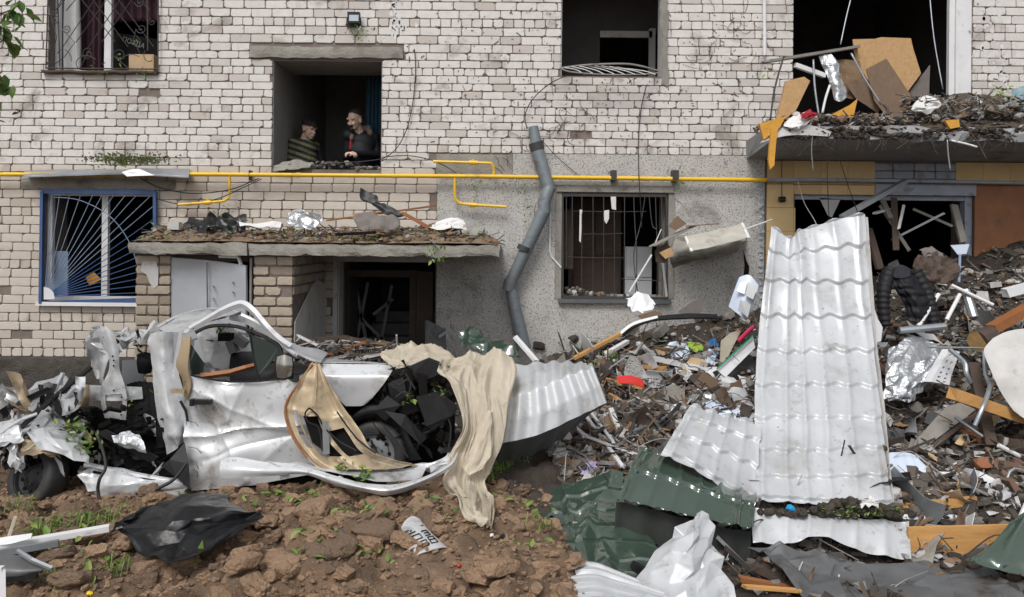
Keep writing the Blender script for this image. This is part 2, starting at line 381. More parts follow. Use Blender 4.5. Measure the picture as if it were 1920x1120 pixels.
m_twig = mat('twig', (.10, .065, .04), (.07, .045, .03), .85, 10, .2)
m_skin = mat('skin', (.60, .425, .34), (.53, .36, .28), .6, 20, .1)
m_hair = mat('dark hair', (.02, .016, .014), None, .8, 40, .4)
m_jacket = mat('black jacket', (.008, .008, .011), (.014, .014, .018), .6, 12, .4, spec=.3)
m_fur = mat('grey brown fur collar', (.20, .155, .12), (.14, .10, .08), .95, 40, .8)
m_olive = mat('olive knit', (.175, .17, .085), (.13, .13, .065), .95, 40, .4)
m_knitd = mat('dark navy knit', (.022, .022, .03), None, .95, 40, .4)
m_curt = mat('teal curtain', (.045, .13, .19), (.03, .095, .15), .9, 10, .2)
m_curtw = mat('white curtain', (.55, .55, .55), (.46, .46, .46), .9, 10, .2)
m_curtp = mat('dark plum curtain', (.055, .018, .03), (.035, .012, .02), .9, 10, .2)
m_card = mat('cardboard', (.50, .36, .22), (.44, .31, .18), .85, 10, .1, dirt_and_shine=((.2, .14, .09), .3, 6.0))
m_gdoor = mat('light grey steel door', (.44, .46, .49), (.38, .40, .43), .45, 3, .05, metal=.2, dirt_and_shine=[((.20, .20, .20), .42, 1.6), ((.16, .13, .11), .25, 10.0)])
m_moss = mat('moss', (.10, .12, .03), (.07, .08, .025), .95, 10, .5)
m_soil = mat('soil', (.19, .122, .076), (.10, .066, .043), .95, 3.0, .9, 34, dirt_and_shine=[((.27, .18, .112), .55, 2.2), ((.055, .04, .03), .45, 5.0)], bdist=.03)  # base darkened to put shadow between the lighter clods
m_clod = mat('clay clod', (.39, .255, .16), (.25, .16, .10), .95, 7, 1.0, 28, island=(.15, .103, .07), dirt_and_shine=((.085, .060, .043), .42, 5.0), bdist=.05)
m_dsoil = mat('dark rubble soil', (.06, .048, .04), (.03, .024, .02), .95, 5, 1.0, 34, island=(.10, .075, .055), dirt_and_shine=((.12, .095, .075), .32, 6.0), bdist=.04)  # dark soil, deepened so the shade of the heap's gaps is painted in
m_rubble = mat('rubble', (.075, .06, .05), None, .85, 8, .5, 40, palette=[(.19, .18, .165), (.36, .345, .325), (.06, .053, .047), (.11, .093, .08), (.19, .105, .068), (.05, .044, .04), (.52, .50, .485), (.21, .165, .125), (.04, .036, .034), (.15, .135, .122), (.30, .28, .255)])
m_scrap = mat('scraps', (.12, .10, .085), None, .7, 9, .2, palette=[(.62, .62, .62), (.07, .06, .055), (.40, .38, .36), (.03, .027, .027), (.26, .155, .08), (.55, .56, .60), (.06, .05, .045), (.13, .115, .105), (.04, .036, .034), (.20, .19, .18), (.40, .24, .10), (.66, .65, .63)])
m_sticks = mat('broken sticks', (.09, .07, .055), None, .8, 9, .3, palette=[(.05, .04, .034), (.13, .105, .085), (.022, .02, .02), (.45, .44, .43), (.08, .063, .05), (.24, .135, .06), (.03, .026, .024), (.22, .21, .20), (.04, .035, .032), (.30, .30, .31)])
# ------------------------------------------------------------------ the ground: mud, craters and the rubble heap against the wall
_hx = [-60, -6.5, -4.5, -3.2, -2.2, -.6, .2, .9, 1.6, 2.6, 3.3, 4.3, 5.3, 6.3, 9, 60]
_hz = [0, 0, .02, .1, .25, .38, .62, .92, 1.05, 1.28, 1.5, 1.78, 2.0, 2.25, 2.3, 2.0]
def Hs(x, y):
    x = np.asarray(x, float); y = np.asarray(y, float); t = np.maximum(-y, 0.0)
    hw = np.interp(x, _hx, _hz)
    base = .06 + .10 * np.exp(-((x + .9)**2 / 2.2 + (y + 4.2)**2 / .55)) + .10 * np.exp(-((x + 2.6)**2 / 2.0 + (y + 5.0)**2 / .7)) \
         - .16 * np.exp(-((x - .55)**2 / .12 + (y + 3.9)**2 / .5)) + .05 * np.exp(-((x - 2.5)**2 / 3 + (y + 4.6)**2 / .6))
    h = base + np.maximum(hw - .06, 0) * np.exp(-(t / 1.75)**1.35)
    sg = lambda q: 1 / (1 + np.exp(-np.clip(q, -40, 40)))
    return h - .40 * sg((x - .62) / .10) * sg((-3.62 - y) / .10)      # the crater in front of the heap
def H(x, y):
    h = Hs(x, y)
    near = 1 / (1 + np.exp(np.clip(((x - .6) + .35 * (y + 4.4)) / .15, -40, 40))) / (1 + np.exp(np.clip((np.asarray(y) + 3.3) / .1, -40, 40)))
    bl = np.abs(vn(x*3.1 + 9, np.asarray(y)*3.9, 5)) * .16 + np.abs(vn(x*7.3 + 2, np.asarray(y)*8.1, 3)) * .085 + np.abs(vn(x*17, np.asarray(y)*18, 8)) * .035
    h = h + near * (bl - .10)
    heap = 1 / (1 + np.exp(np.clip((.1 - x) / .12, -40, 40))) / (1 + np.exp(np.clip((-3.5 - np.asarray(y)) / .1, -40, 40))) * np.clip(-np.asarray(y) / .25, 0, 1)
    h = h + heap * (.17 * np.abs(vn(x*2.6 + 4, np.asarray(y)*2.8, 7)) + .12 * np.abs(vn(x*6.1, np.asarray(y)*6.3, 2)) - .12)
    n = .055 * fbm(x*1.7 + 3, np.asarray(y)*1.7, .3, 4) + .035 * np.abs(fbm(x*5.5, np.asarray(y)*5.5, 2.2, 3)) + .014 * fbm(x*21, np.asarray(y)*21, 1.0, 2)
    return h + n - .02
def G(px, py, lift=0.0):   # noqa
    """where the sight line of a photo pixel meets the ground (as built)"""
    ys = np.linspace(-D + 3.2, -.02, 900)
    a, b = P(px, py, -D + 1), P(px, py, 0)
    f = (ys - a.y) / (b.y - a.y)
    xs = a.x + (b.x - a.x) * f; zs = a.z + (b.z - a.z) * f
    hit = np.nonzero(zs < H(xs, ys) + lift)[0]
    i = hit[0] if len(hit) else len(ys) - 1
    return Vector((xs[i], ys[i], zs[i]))
def axis(lo, hi, step, far):
    a = list(np.arange(lo, hi + 1e-6, step)); s = step
    while a[-1] < far: s *= 1.5; a.append(a[-1] + s)
    s = step
    while a[0] > -far: s *= 1.5; a.insert(0, a[0] - s)
    return np.array(a)
gx, gy = axis(-6.6, 6.6, .026, 300), axis(-6.2, .02, .026, 300)
GX, GY = np.meshgrid(gx, gy, indexing='ij')
GZ = np.where((np.abs(GX) < 12) & (GY > -12) & (GY < .5), H(GX, GY), Hs(GX, np.minimum(GY, 0)) * np.exp(-np.maximum(GY, 0) / 4))
GZ = np.where(GY > .03, -0.3, GZ)
gm = MB(); gm.grid(np.stack([GX, GY, GZ], -1))
# darker earth on the rubble side, gap shade put into its colour, clay on the near side: two soils in one sheet
go = gm.build('ground', [m_soil, m_dsoil], None, smooth='all', origin=(0, 0, 0)); tag(go, 'churned brown mud ground', None, kind='structure')
cx = np.array([(GX[i, j]) for i in range(len(gx) - 1) for j in range(len(gy) - 1)]); cy = np.array([GY[i, j] for i in range(len(gx) - 1) for j in range(len(gy) - 1)])
edge = .45 + .35 * vn(cx * 2, cy * 2, 4) - .35 * (cy + 4.5) * (cy > -4.5)
edge = np.where(cy > -2.6, edge - 9 * (cy + 2.6), edge)
go.data.polygons.foreach_set('material_index', ((cx > edge) | ((cy > -2.4) & (cx > -6.5))).astype(int)); go.data.update()

# ------------------------------------------------------------------ the apartment building
def rx(px, y=0): return P(px, HY, y).x
def rz(py, px=960, y=0): return P(px, py, y).z
bld = thing('apartment_building', 'pale brick apartment building with blown-out windows', 'building', (0, 0, 0))
OPEN = {'w1': (90, -90, 296, 135), 'w2': (510, 112, 716, 318), 'w3': (1052, -90, 1250, 143), 'w4': (1487, -90, 1824, 262),
        'w5': (80, 358, 291, 566), 'w6': (1052, 362, 1252, 560), 'w7': (1490, 366, 1828, 560), 'd1': (632, 490, 815, 790)}
ORECT = {}
for k, (a, b, c, d_) in OPEN.items():
    mx = (a + c) / 2; my = (max(b, 0) + d_) / 2
    ORECT[k] = (P(a, my).x, P(mx, d_).z, P(c, my).x, P(mx, b).z)     # x0 z0 x1 z1
WT = .55
def holes_wall(mb, x0, z0, x1, z1, y0, y1, rects):
    xs = sorted({x0, x1} | {min(max(v, x0), x1) for r in rects for v in (r[0], r[2])})
    zs = sorted({z0, z1} | {min(max(v, z0), z1) for r in rects for v in (r[1], r[3])})
    for i in range(len(xs) - 1):
        zrun = None
        for j in range(len(zs) - 1):
            cx_, cz_ = (xs[i] + xs[i+1]) / 2, (zs[j] + zs[j+1]) / 2
            solid = not any(r[0] < cx_ < r[2] and r[1] < cz_ < r[3] for r in rects)
            if solid and zrun is None: zrun = zs[j]
            if zrun is not None and (not solid or j == len(zs) - 2):
                mb.boxr((xs[i], y0, zrun), (xs[i+1], y1, zs[j+1] if solid else zs[j])); zrun = None
wx0, wx1, wz0, wz1 = -9.6, 9.6, -.4, 7.5
mb = MB(); holes_wall(mb, wx0, wz0, wx1, wz1, .014, WT, list(ORECT.values()))
mb.build('masonry_backing', m_mortar, bld)

# ---- bricks, course by course
courses = []; py = -130.0
while py < 665:
    p = 16.0 if py < 80 else (14.4 if py < 318 else 16.5)
    courses.append((py, p)); py += p
heads = [-50, 39, 129, 199, 272, 394, 493, 590, 655]
hrow = {min(range(len(courses)), key=lambda i: abs(courses[i][0] + courses[i][1] / 2 - h)) for h in heads}
def brick_mesh(w, h, sd):
    """chipped brick face: an uneven eight-cornered front, a worn arris and sides; local centre at the face"""
    r = random.Random(sd); mb = MB(); hw, hh = w / 2, h / 2
    cut = [(r.uniform(.004, .016), r.uniform(.004, .014)) if r.random() < .75 else (r.uniform(.014, .045), r.uniform(.008, .03)) for _ in range(4)]
    kq = min(1.0, w / .16); cut = [(p * kq, q * min(1.0, kq * 1.5)) for p, q in cut]
    j = lambda: r.uniform(-.003, .003)
    o = [(-hw + cut[0][0], -hh + j()), (hw - cut[1][0], -hh + j()), (hw + j(), -hh + cut[1][1]), (hw + j(), hh - cut[2][1]),
         (hw - cut[2][0], hh + j()), (-hw + cut[3][0], hh + j()), (-hw + j(), hh - cut[3][1]), (-hw + j(), -hh + cut[0][1])]
    def ring(s, y): return [(x - math.copysign(min(s, abs(x) * .5), x), y, z - math.copysign(min(s, abs(z) * .5), z)) for x, z in o]
    t = r.uniform(-.003, .003)
    v = ring(.0045, -.002 + t) + ring(0, .005) + ring(-.001, .034)
    f = [tuple(range(8))] + [(k*8 + i, k*8 + 8 + i, k*8 + 8 + (i+1) % 8, k*8 + (i+1) % 8) for k in (0, 1) for i in range(8)]
    mb.add(v, f); return mb
def variants(w, h, n, sd): return [brick_mesh(w, h, sd + i) for i in range(n)]
STUCCO = [(P(826, 300).x, -1, P(1432, 300).x, rz(292, 1200)), ]       # bricks end where the render begins
def region_free(x0, x1, z0, z1):
    for r in ORECT.values():
        if x0 < r[2] - .004 and x1 > r[0] + .004 and z0 < r[3] - .006 and z1 > r[1] + .006: return False
    return True
opens = list(ORECT.values())
lint = (P(468, 95).x, rz(110, 610), P(757, 95).x, rz(88, 610))       # concrete lintel of the stair window
cells = []
for ci, (py, p) in enumerate(courses):
    z1 = rz(py, 250); z0 = rz(py + p, 250); pitch = z1 - z0
    header = ci in hrow
    L = .130 if header else .259
    x = -9.6 + (0 if header else (.13 if ci % 2 else 0.0)) + rnd.uniform(-.02, .02)
    while x < 9.5:
        l = L * rnd.uniform(.975, 1.025)
        if not header and rnd.random() < .035: l = .13
        a, b = x, x + l; x += l
        zc = (z0 + z1) / 2
        segs = [(a + .004, b - .004)]
        for r in opens + [lint]:
            if z0 < r[3] - .02 and z1 > r[1] + .02:
                ns = []
                for (s0, s1) in segs:
                    if s1 <= r[0] or s0 >= r[2]: ns.append((s0, s1)); continue
                    if s0 < r[0] - .03: ns.append((s0, r[0]))
                    if s1 > r[2] + .03: ns.append((r[2], s1))
                segs = ns
        for s0, s1 in segs:
            cxw = (s0 + s1) / 2
            if cxw > P(822, 400).x and zc < rz(292, 1200) and cxw < P(1430, 400).x: continue      # render
            if cxw > P(1430, 400).x and zc < rz(268, 1650): continue                              # tiled bay below the balcony
            if rz(325, 890) < zc < rz(289, 890) and P(818, 300).x < cxw < P(962, 300).x: continue   # cement patch
            if cxw > P(626, 400).x - .02 and zc < rz(474, 700): continue                           # around the entrance door
            if rnd.random() < .005: continue                                                       # knocked out
            cells.append((s0, s1, z0, z1, header))
low = lambda c: c[2] < rz(322, 250)
cells.sort(key=lambda c: (not (low(c) and not c[4]), abs(c[0] + 3.6) if low(c) else 0, -(c[1] - c[0])))
pick, rest = [], []
for c in cells:
    full = abs((c[1] - c[0]) - (.122 if c[4] else .251)) < .03
    vis = P(-5, 400).x < c[0] and c[1] < P(1925, 400).x and c[2] > rz(672, 200) and c[3] < rz(-3, 900)
    (pick if (vis and full and len(pick) < 300) else rest).append(c)
VM = {}
for c in pick:
    w, h = c[1] - c[0], c[3] - c[2] - .008
    key = (round(w / .01), round(h / .004), rnd.randrange(5), low(c))
    if key not in VM:
        o = brick_mesh(w, h, rnd.randrange(9999)).build('brick', m_brick2 if low(c) else m_brick, bld, origin=(0, 0, 0)); VM[key] = o.data
    else:
        o = bpy.data.objects.new('brick', VM[key]); COL.objects.link(o); adopt(o, bld)
    o.location = ((c[0] + c[1]) / 2, 0, (c[2] + c[3]) / 2)
mbu, mbl = MB(), MB()
for c in rest:
    w, h = c[1] - c[0], c[3] - c[2] - .008
    if w < .02: continue
    q = brick_mesh(w, h, rnd.randrange(999999)); cxw, czw = (c[0] + c[1]) / 2, (c[2] + c[3]) / 2
    (mbl if low(c) else mbu).add([(v[0] + cxw, v[1], v[2] + czw) for v in q.v], q.f)
tag(mbu.build('brickwork', m_brick, bld), None, None, kind='stuff')
tag(mbl.build('brickwork', m_brick2, bld), None, None, kind='stuff')

# ---- render, plinth, lintels, patches
mb = MB()
xs0, xs1, zt = P(820, 400).x, P(1432, 400).x, rz(291, 1200)
holes_wall(mb, xs0, -.3, xs1, zt, -.024, .013, [ORECT['w6'], (-9, -1, xs0 + .001, 2.2), (-9, rz(326, 890), P(962, 300).x, 9)])
mb.build('pebble_dash_render', m_stucco, bld)
MB().boxr((P(818, 300).x, -.012, rz(326, 890)), (P(962, 300).x - .003, .013, rz(290, 890))).build('cement_patch', m_conc, bld)
MB().boxr((P(626, 400).x, -.016, -.3), (ORECT['d1'][0], .013, rz(474, 700))).build('entrance_render', m_plaster, bld)
MB().boxr((ORECT['d1'][0] + .001, -.016, ORECT['d1'][3]), (P(819, 400).x, .013, rz(474, 700))).build('entrance_head', m_plaster, bld)
A = sheet([[(-500, 666, -.02), (-60, 668, -.02), (60, 668, -.02), (200, 671, -.02), (330, 671, -.02)], [(-500, 700, -.06), (-60, 700, -.06), (60, 700, -.05), (200, 700, -.06), (330, 700, -.06)], [(-500, 860, -.07), (-60, 860, -.07), (60, 860, -.07), (200, 860, -.07), (330, 860, -.07)]], 140, 40, .03, .016, 9)
MB().grid(A, .05).build('plinth', m_plinth, bld, smooth=True)
def rough_block(x0, x1, z0, z1, y0, y1, amp=.008, n=26, f=9.0, sd=1):
    """a cast slab with worn faces"""
    b = bmesh.new(); bmesh.ops.create_cube(b, size=1.0)
    nx = max(1, int((x1 - x0) / .06)); bm_e = [e for e in b.edges if abs(e.verts[0].co.x - e.verts[1].co.x) > .5]
    bmesh.ops.subdivide_edges(b, edges=bm_e, cuts=min(nx, 60), use_grid_fill=True)
    bm_e = [e for e in b.edges if abs(e.verts[0].co.y - e.verts[1].co.y) > .3]
    bmesh.ops.subdivide_edges(b, edges=bm_e, cuts=max(1, int((y1 - y0) / .08)), use_grid_fill=True)
    bm_e = [e for e in b.edges if abs(e.verts[0].co.z - e.verts[1].co.z) > .3]
    bmesh.ops.subdivide_edges(b, edges=bm_e, cuts=2, use_grid_fill=True)
    v = np.array([q.co[:] for q in b.verts]); fs = [tuple(q.index for q in f_.verts) for f_ in b.faces]; b.free()
    s = np.array([x1 - x0, y1 - y0, z1 - z0]); c = np.array([(x0 + x1) / 2, (y0 + y1) / 2, (z0 + z1) / 2])
    w = v * s + c
    k = (np.abs(v) > .49).sum(1)
    for ax, o in ((0, 3.1), (1, 7.7), (2, 1.3)):
        w[:, ax] += amp * fbm(w[:, 0]*f + o + sd, w[:, 1]*f, w[:, 2]*f, 3) * (1 + .8 * (k > 1)) - np.sign(v[:, ax]) * .006 * (k > 1)
    return MB().add(w, fs)
rough_block(lint[0], lint[2], lint[1], lint[3], -.03, .20, .007, sd=2).build('lintel', m_conc, bld)
rough_block(P(40, 345).x, P(330, 345).x, rz(356, 185), rz(335, 185), -.022, .10, .004, sd=4).build('lintel', m_conc, bld)
# window head and sill strips on the rendered wall
MB().boxr((P(1043, 360).x, -.06, rz(361, 1150)), (P(1262, 360).x, .05, rz(351, 1150))).boxr((P(1028, 360).x, -.035, rz(349, 1150)), (P(1262, 360).x, .01, rz(341, 1150))).build('window_head', m_conc, bld)
MB().boxr((P(1046, 560).x, -.09, rz(568, 1150)), (P(1256, 560).x, .12, rz(561, 1150))).build('window_sill', m_greyd, bld)
MB().boxr((P(1040, 500).x, -.034, rz(560, 1046)), (P(1052, 500).x, .10, rz(362, 1046))).boxr((P(1252, 500).x, -.034, rz(560, 1256)), (P(1264, 500).x, .10, rz(362, 1256))).build('window_surround', m_conc, bld)
# pale patch and chipped render below the balcony bay, painted strip beside it
mb = MB()
z = rz(330, 1426)
while z > .9:
    h = rnd.uniform(.07, .10); w = rnd.uniform(.10, .135)
    rock(mb, (P(1427, 400).x + rnd.uniform(-.015, .015), .0, z - h / 2), (w / 2, .045, h / 2 * .95), 1, flat=.5, rough=.2); z -= h
mb.build('broken_wall_edge', m_bluegrey, bld)
# ochre tiles of the bay under the balcony, with bare patches
x = P(1437, 380).x; tx1 = 9.4
for (za, zb) in ((rz(304, 1680), rz(348, 1680)), (rz(348, 1680), rz(392, 1680)), (rz(392, 1680), rz(436, 1680)), (rz(436, 1680), rz(480, 1680)), (rz(480, 1680), rz(524, 1680))):
    x = P(1437, 380).x
    while x < tx1:
        w = .335
        a, b = x + .002, x + w - .002; x += w
        pc = 960 + (a + b) / 2 * 151
        if zb < 2.86 and region_free(a, b, zb, za) is False:
            r = ORECT['w7']
            if a < r[0] < b and not (zb < r[3] < za): b = r[0]
            elif a < r[2] < b and not (zb < r[3] < za): a = r[2]
            elif zb < r[3] < za: zb2 = r[3]; MB().boxr((a, -.012, zb2), (b, .013, za - .004)).build('wall_tile', m_ochre, bld); continue
            else: continue
        if 1650 < pc < 1815 and za > 2.75: continue       # fallen off here
        if 1640 < pc < 1830 and za < 2.9: continue
        MB().boxr((a, -.012, zb + .004), (b, .013, za)).build('wall_tile', m_ochre, bld)
mb = MB(); r7 = ORECT['w7']
for zc_, n in ((rz(314, 1740), 4), (rz(329, 1740), 4), (rz(344, 1740), 4)):
    for k in range(n + 1):
        q = brick_mesh(.25, .088, rnd.randrange(9999)); cxw = P(1655, 300).x + k * .262 + (0.13 if n == 4 and zc_ < 2.95 else 0)
        mb.add([(v[0] + cxw, v[1], v[2] + zc_) for v in q.v], q.f)
tag(mb.build('exposed_bricks', m_bluegrey, bld), None, None, kind='stuff')
MB().boxr((P(1640, 360).x, -.03, r7[3]), (P(1828, 360).x, .2, rz(346, 1740))).build('lintel', m_bluegrey, bld)
MB().boxr((P(1826, 400).x, -.02, 1.7), (P(1990, 400).x, .012, rz(347, 1900))).build('boarded_panel', m_woodr, bld)

# ---- rooms behind the openings
def room(x0, z0, x1, z1, dep, m, m_floor=None):
    y0, y1 = WT + .001, WT + dep; t = .06; mb = MB()
    mb.boxr((x0 - t, y0, z0 - t), (x0, y1, z1 + t)); mb.boxr((x1, y0, z0 - t), (x1 + t, y1, z1 + t))
    mb.boxr((x0, y0, z1), (x1, y1, z1 + t)); mb.boxr((x0, y0, z0 - t), (x1, y1, z0)); mb.boxr((x0 - t, y1, z0 - t), (x1 + t, y1 + t, z1 + t))
    return mb.build('room', m, bld)
o = ORECT
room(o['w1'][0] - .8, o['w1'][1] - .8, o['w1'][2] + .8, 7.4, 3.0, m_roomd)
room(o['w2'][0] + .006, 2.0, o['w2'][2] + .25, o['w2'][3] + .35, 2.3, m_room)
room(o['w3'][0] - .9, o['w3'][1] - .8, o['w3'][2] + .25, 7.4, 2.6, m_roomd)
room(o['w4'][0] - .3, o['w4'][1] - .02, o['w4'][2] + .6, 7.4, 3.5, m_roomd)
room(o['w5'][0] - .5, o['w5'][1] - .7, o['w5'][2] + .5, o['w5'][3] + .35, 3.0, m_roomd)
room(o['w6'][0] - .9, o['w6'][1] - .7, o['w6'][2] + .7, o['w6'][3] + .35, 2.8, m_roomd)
room(o['w7'][0] - .3, o['w7'][1] - .2, o['w7'][2] + .5, o['w7'][3] + .3, 3.0, m_black)  # shop walls coloured black to paint in its unlit interior
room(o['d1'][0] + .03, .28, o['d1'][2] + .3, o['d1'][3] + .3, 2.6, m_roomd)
# plastered reveals of the stair window and of the kitchen window
def lining(k, m, t=.012, sides='ltrb', y0=.03, y1=None):
    x0, z0, x1, z1 = ORECT[k]; y1 = y1 or WT + .002; mb = MB()
    if 'l' in sides: mb.boxr((x0, y0, z0), (x0 + t, y1, z1))
    if 'r' in sides: mb.boxr((x1 - t, y0, z0), (x1, y1, z1))
    if 't' in sides: mb.boxr((x0 + t, y0, z1 - t), (x1 - t, y1, z1))
    if 'b' in sides: mb.boxr((x0 + t, y0, z0), (x1 - t, y1, z0 + t))
    return mb.build('reveal', m, bld)
lining('w2', m_room, sides='ltr', y1=WT + .35); lining('w3', m_plaster, sides='lr'); lining('w4', m_plaster, sides='r'); lining('w6', m_conc, sides='ltrb'); lining('d1', m_plaster, sides='lt', y1=.3)
# ------------------------------------------------------------------ windows (parts of the building)
def wframe(k, py0=None, py1=None, y=.10, w=.055, mull=(), m=m_pvc, glass=None, top=True):
    x0, z0, x1, z1 = ORECT[k]; y1 = y + .06
    fr = MB().boxr((x0, y, z0), (x0 + w, y1, z1)).boxr((x1 - w, y, z0), (x1, y1, z1)).boxr((x0 + w, y, z0), (x1 - w, y1, z0 + w)).boxr((x0 + w, y, z1 - w), (x1 - w, y1, z1)).build('window', m, bld)
    for px, ww in mull:
        xm = P(px, 400, y).x
        MB().boxr((xm - ww / 2, y - .004, z0 + w), (xm + ww / 2, y1 - .004, z1 - w)).build('mullion', m, fr)
    return fr
f5 = wframe('w5', mull=[(197, .075)], w=.06)
x0, z0, x1, z1 = ORECT['w5']
MB().boxr((x0 + .06, .17, z0 + .06), (x0 + .22, .2, z0 + .62)).build('shutter_strip', m_lbar, f5)
MB().boxr((x0 - .04, -.075, z0 - .05), (x1 + .04, .10, z0 - .004)).build('window_sill', m_pvc, bld)
f1 = wframe('w1', y=.16, w=.05, mull=[(199, .085)])
x0, z0, x1, z1 = ORECT['w1']
rough_block(x0 - .05, x1 + .02, z0 - .035, z0 + .012, -.07, .16, .006, sd=8).build('window_sill', m_woodd, bld)
def folds(name, x0, x1, z0, z1, y, m, parent, n=7, amp=.03, flare=0.0):
    U, V = np.meshgrid(np.linspace(0, 1, n * 10), np.linspace(0, 1, 14), indexing='ij')
    X = x0 + (x1 - x0) * U + flare * (1 - V) * (U - .2); Z = z0 + (z1 - z0) * V
    Y = y + amp * np.sin(U * n * 2 * math.pi + .6 * np.sin(V * 4)) * (1 - .35 * V) + .01 * vn(U * 9, V * 5, 1)
    return MB().grid(np.stack([X, Y, Z], -1), .002).build(name, m, parent, smooth='all')
folds('curtain', P(92, 60, .3).x, P(150, 60, .3).x, z0, z1, .26, m_curtw, f1, 3, .035, .05)
folds('curtain', P(150, 60, .45).x, P(194, 60, .45).x, z0 - .1, z1, .42, m_curtp, f1, 4)
folds('curtain', P(206, 60, .45).x, P(300, 60, .45).x, z0 + .75, z1, .46, m_curtp, f1, 6)
# kitchen window with its loose bits
f6 = wframe('w6', y=.22, w=.035, m=m_woodg)
x0, z0, x1, z1 = ORECT['w6']
MB().boxr((P(1058, 450, .3).x, .30, z0 + .35), (P(1075, 450, .3).x, .33, z1 - .2)).build('wood_lining', m_woodd, f6)
# right bay: torn frame in the shop opening
x0, z0, x1, z1 = ORECT['w7']
f7 = MB().boxr((x1 - .1, .05, z0), (x1 - .01, .17, z1)).boxr((x0, .06, z1 - .06), (x1 - .1, .16, z1)).build('window', m_bluegrey, bld)
x0, z0, x1, z1 = ORECT['w4']
MB().boxr((x1 - .20, .02, z0), (x1 - .012, .16, z1)).boxr((x1 - .27, .05, z0), (x1 - .202, .11, z1)).build('window', m_pvc, bld)
# inner door frame of the upper middle room, seen through the opening
yy = WT + 1.0
MB().boxr((P(1052, 60, yy).x - .3, yy + .0, z0 + .2), (P(1125, 60, yy).x, yy + .05, 7.3)).boxr((P(1125, 60, yy).x, yy, rz(64, 1180, yy)), (P(1245, 60, yy).x, yy + .05, 7.3)).build('partition', m_roomd, bld)  # partition darkened by colour to make the room look dimmer
MB().boxr((P(1125, 60, yy).x, yy - .05, rz(72, 1180, yy)), (P(1222, 60, yy).x, yy, rz(60, 1180, yy))).boxr((P(1216, 60, yy).x, yy - .05, 4.0), (P(1228, 60, yy).x, yy, rz(55, 1220, yy))).build('door_frame', m_plaster, bld)
# torn lining hanging on the right of that opening
mb = MB()
for k in range(7):
    py0 = -40 + k * 28
    mb.poly([P(1240 + rnd.uniform(-5, 3), py0, -.02), P(1252 + rnd.uniform(-3, 4), py0 + 3, -.03), P(1252 + rnd.uniform(-4, 4), py0 + 34, -.03), P(1238 + rnd.uniform(-3, 6), py0 + 30, -.01)], .012)
mb.build('torn_lining', m_woodg, bld)
# entrance: inner frame and door leaf, dim
yy = .45
x0, z0, x1, z1 = ORECT['d1']
MB().boxr((P(640, 560, yy).x, yy, .2), (P(650, 560, yy).x, yy + .06, z1 - .12)).boxr((P(768, 560, yy).x, yy, .2), (P(780, 560, yy).x, yy + .06, z1 - .12)).boxr((P(640, 560, yy).x, yy, z1 - .22), (P(790, 560, yy).x, yy + .07, z1 - .13)).build('entrance_frame', m_woodd, bld)
MB().boxr((P(781, 560, yy).x, yy - .02, .2), (P(812, 560, yy).x, yy + .03, z1 - .14)).build('entrance_door', m_woodd, bld)
sr = MB()
for (a, b) in (((665, 660), (690, 530)), ((690, 655), (668, 540)), ((715, 640), (735, 535)), ((700, 590), (738, 560)), ((680, 600), (722, 640))):
    sr.bar(P(a[0], a[1], 1.2), P(b[0], b[1], 1.2), .04, .04)
for k in range(5): sr.boxr((x0 + .1, 1.1 + .28 * k, .3 + .16 * k), (x1 - .1, 2.4, .3 + .16 * (k + 1)))
tag(sr.build('stairwell', m_room, bld), None, None, kind='stuff')

# ------------------------------------------------------------------ window grilles
gr = thing('window_grille', 'blue window grille with bars fanning out from its lower corner', 'grille', P(185, 566, -.06))
def W(px, py, y): return P(px, py, y)
yb = -.055
cs = [(80, 359), (291, 361), (292, 562), (77, 569)]
for i in range(4):
    a, b = P(*cs[i], yb), P(*cs[(i+1) % 4], yb)
    MB().bar(a, b, .035, .055).build('frame', m_bluepaint, gr)
org = P(84, 557, yb)
ends = [(97, 364), (112, 364), (131, 364), (152, 364), (175, 364), (193, 364), (215, 364), (237, 364), (258, 364), (284, 366), (286, 388), (287, 412), (287, 432), (287, 452), (287, 470), (287, 487), (287, 503), (287, 518), (287, 533), (287, 548)]
for i, e in enumerate(ends):
    MB().tube([org, P(*e, yb)], .0048, 6).build('bar', m_lbar if i < 11 else m_bluepaint, gr)
MB().tube([P(100, 370, yb - .008), P(150, 376, yb - .008), P(205, 405, yb - .008), P(240, 450, yb - .008), P(258, 500, yb - .008), P(264, 552, yb - .008)], .005, 6, smooth=6).build('arc_bar', m_lbar, gr)
MB().poly([P(82, 562, yb - .01), P(82, 538, yb - .01), P(92, 541, yb - .01), P(100, 548, yb - .01), (P(103, 561, yb - .01))], .004).build('corner_plate', m_pvc, gr)
# wrought iron lattice
gr = thing('window_grille', 'black wrought iron grille with diamond lattice and scrolls', 'grille', P(193, 135, -.05))
yb = -.05
for a, b in (((91, -40), (86, 130)), ((297, -40), (296, 133)), ((88, 128), (296, 130)), ((107, -40), (112, 125)), ((276, -40), (277, 95))):
    MB().tube([P(*a, yb), P(*b, yb)], .009, 6).build('bar', m_iron, gr)
for k in range(7):
    x = 120 + k * 24
    MB().tube([P(x - 10, -60 + 6, yb), P(x + 96 - 6 * (k > 3), 78 + (k % 2) * 10, yb)] if k < 4 else [P(x - 10, -60, yb), P(min(x + 70, 280), 20, yb)], .0055, 5).build('lattice_bar', m_iron, gr)
    MB().tube([P(290 - k * 24, -60, yb - .008), P(290 - k * 24 - 100 + 5 * (k > 3), 80 + (k % 2) * 8, yb - .008)] if k < 4 else [P(290 - k * 24, -60, yb - .008), P(max(290 - k * 24 - 70, 105), 20, yb - .008)], .0055, 5).build('lattice_bar', m_iron, gr)
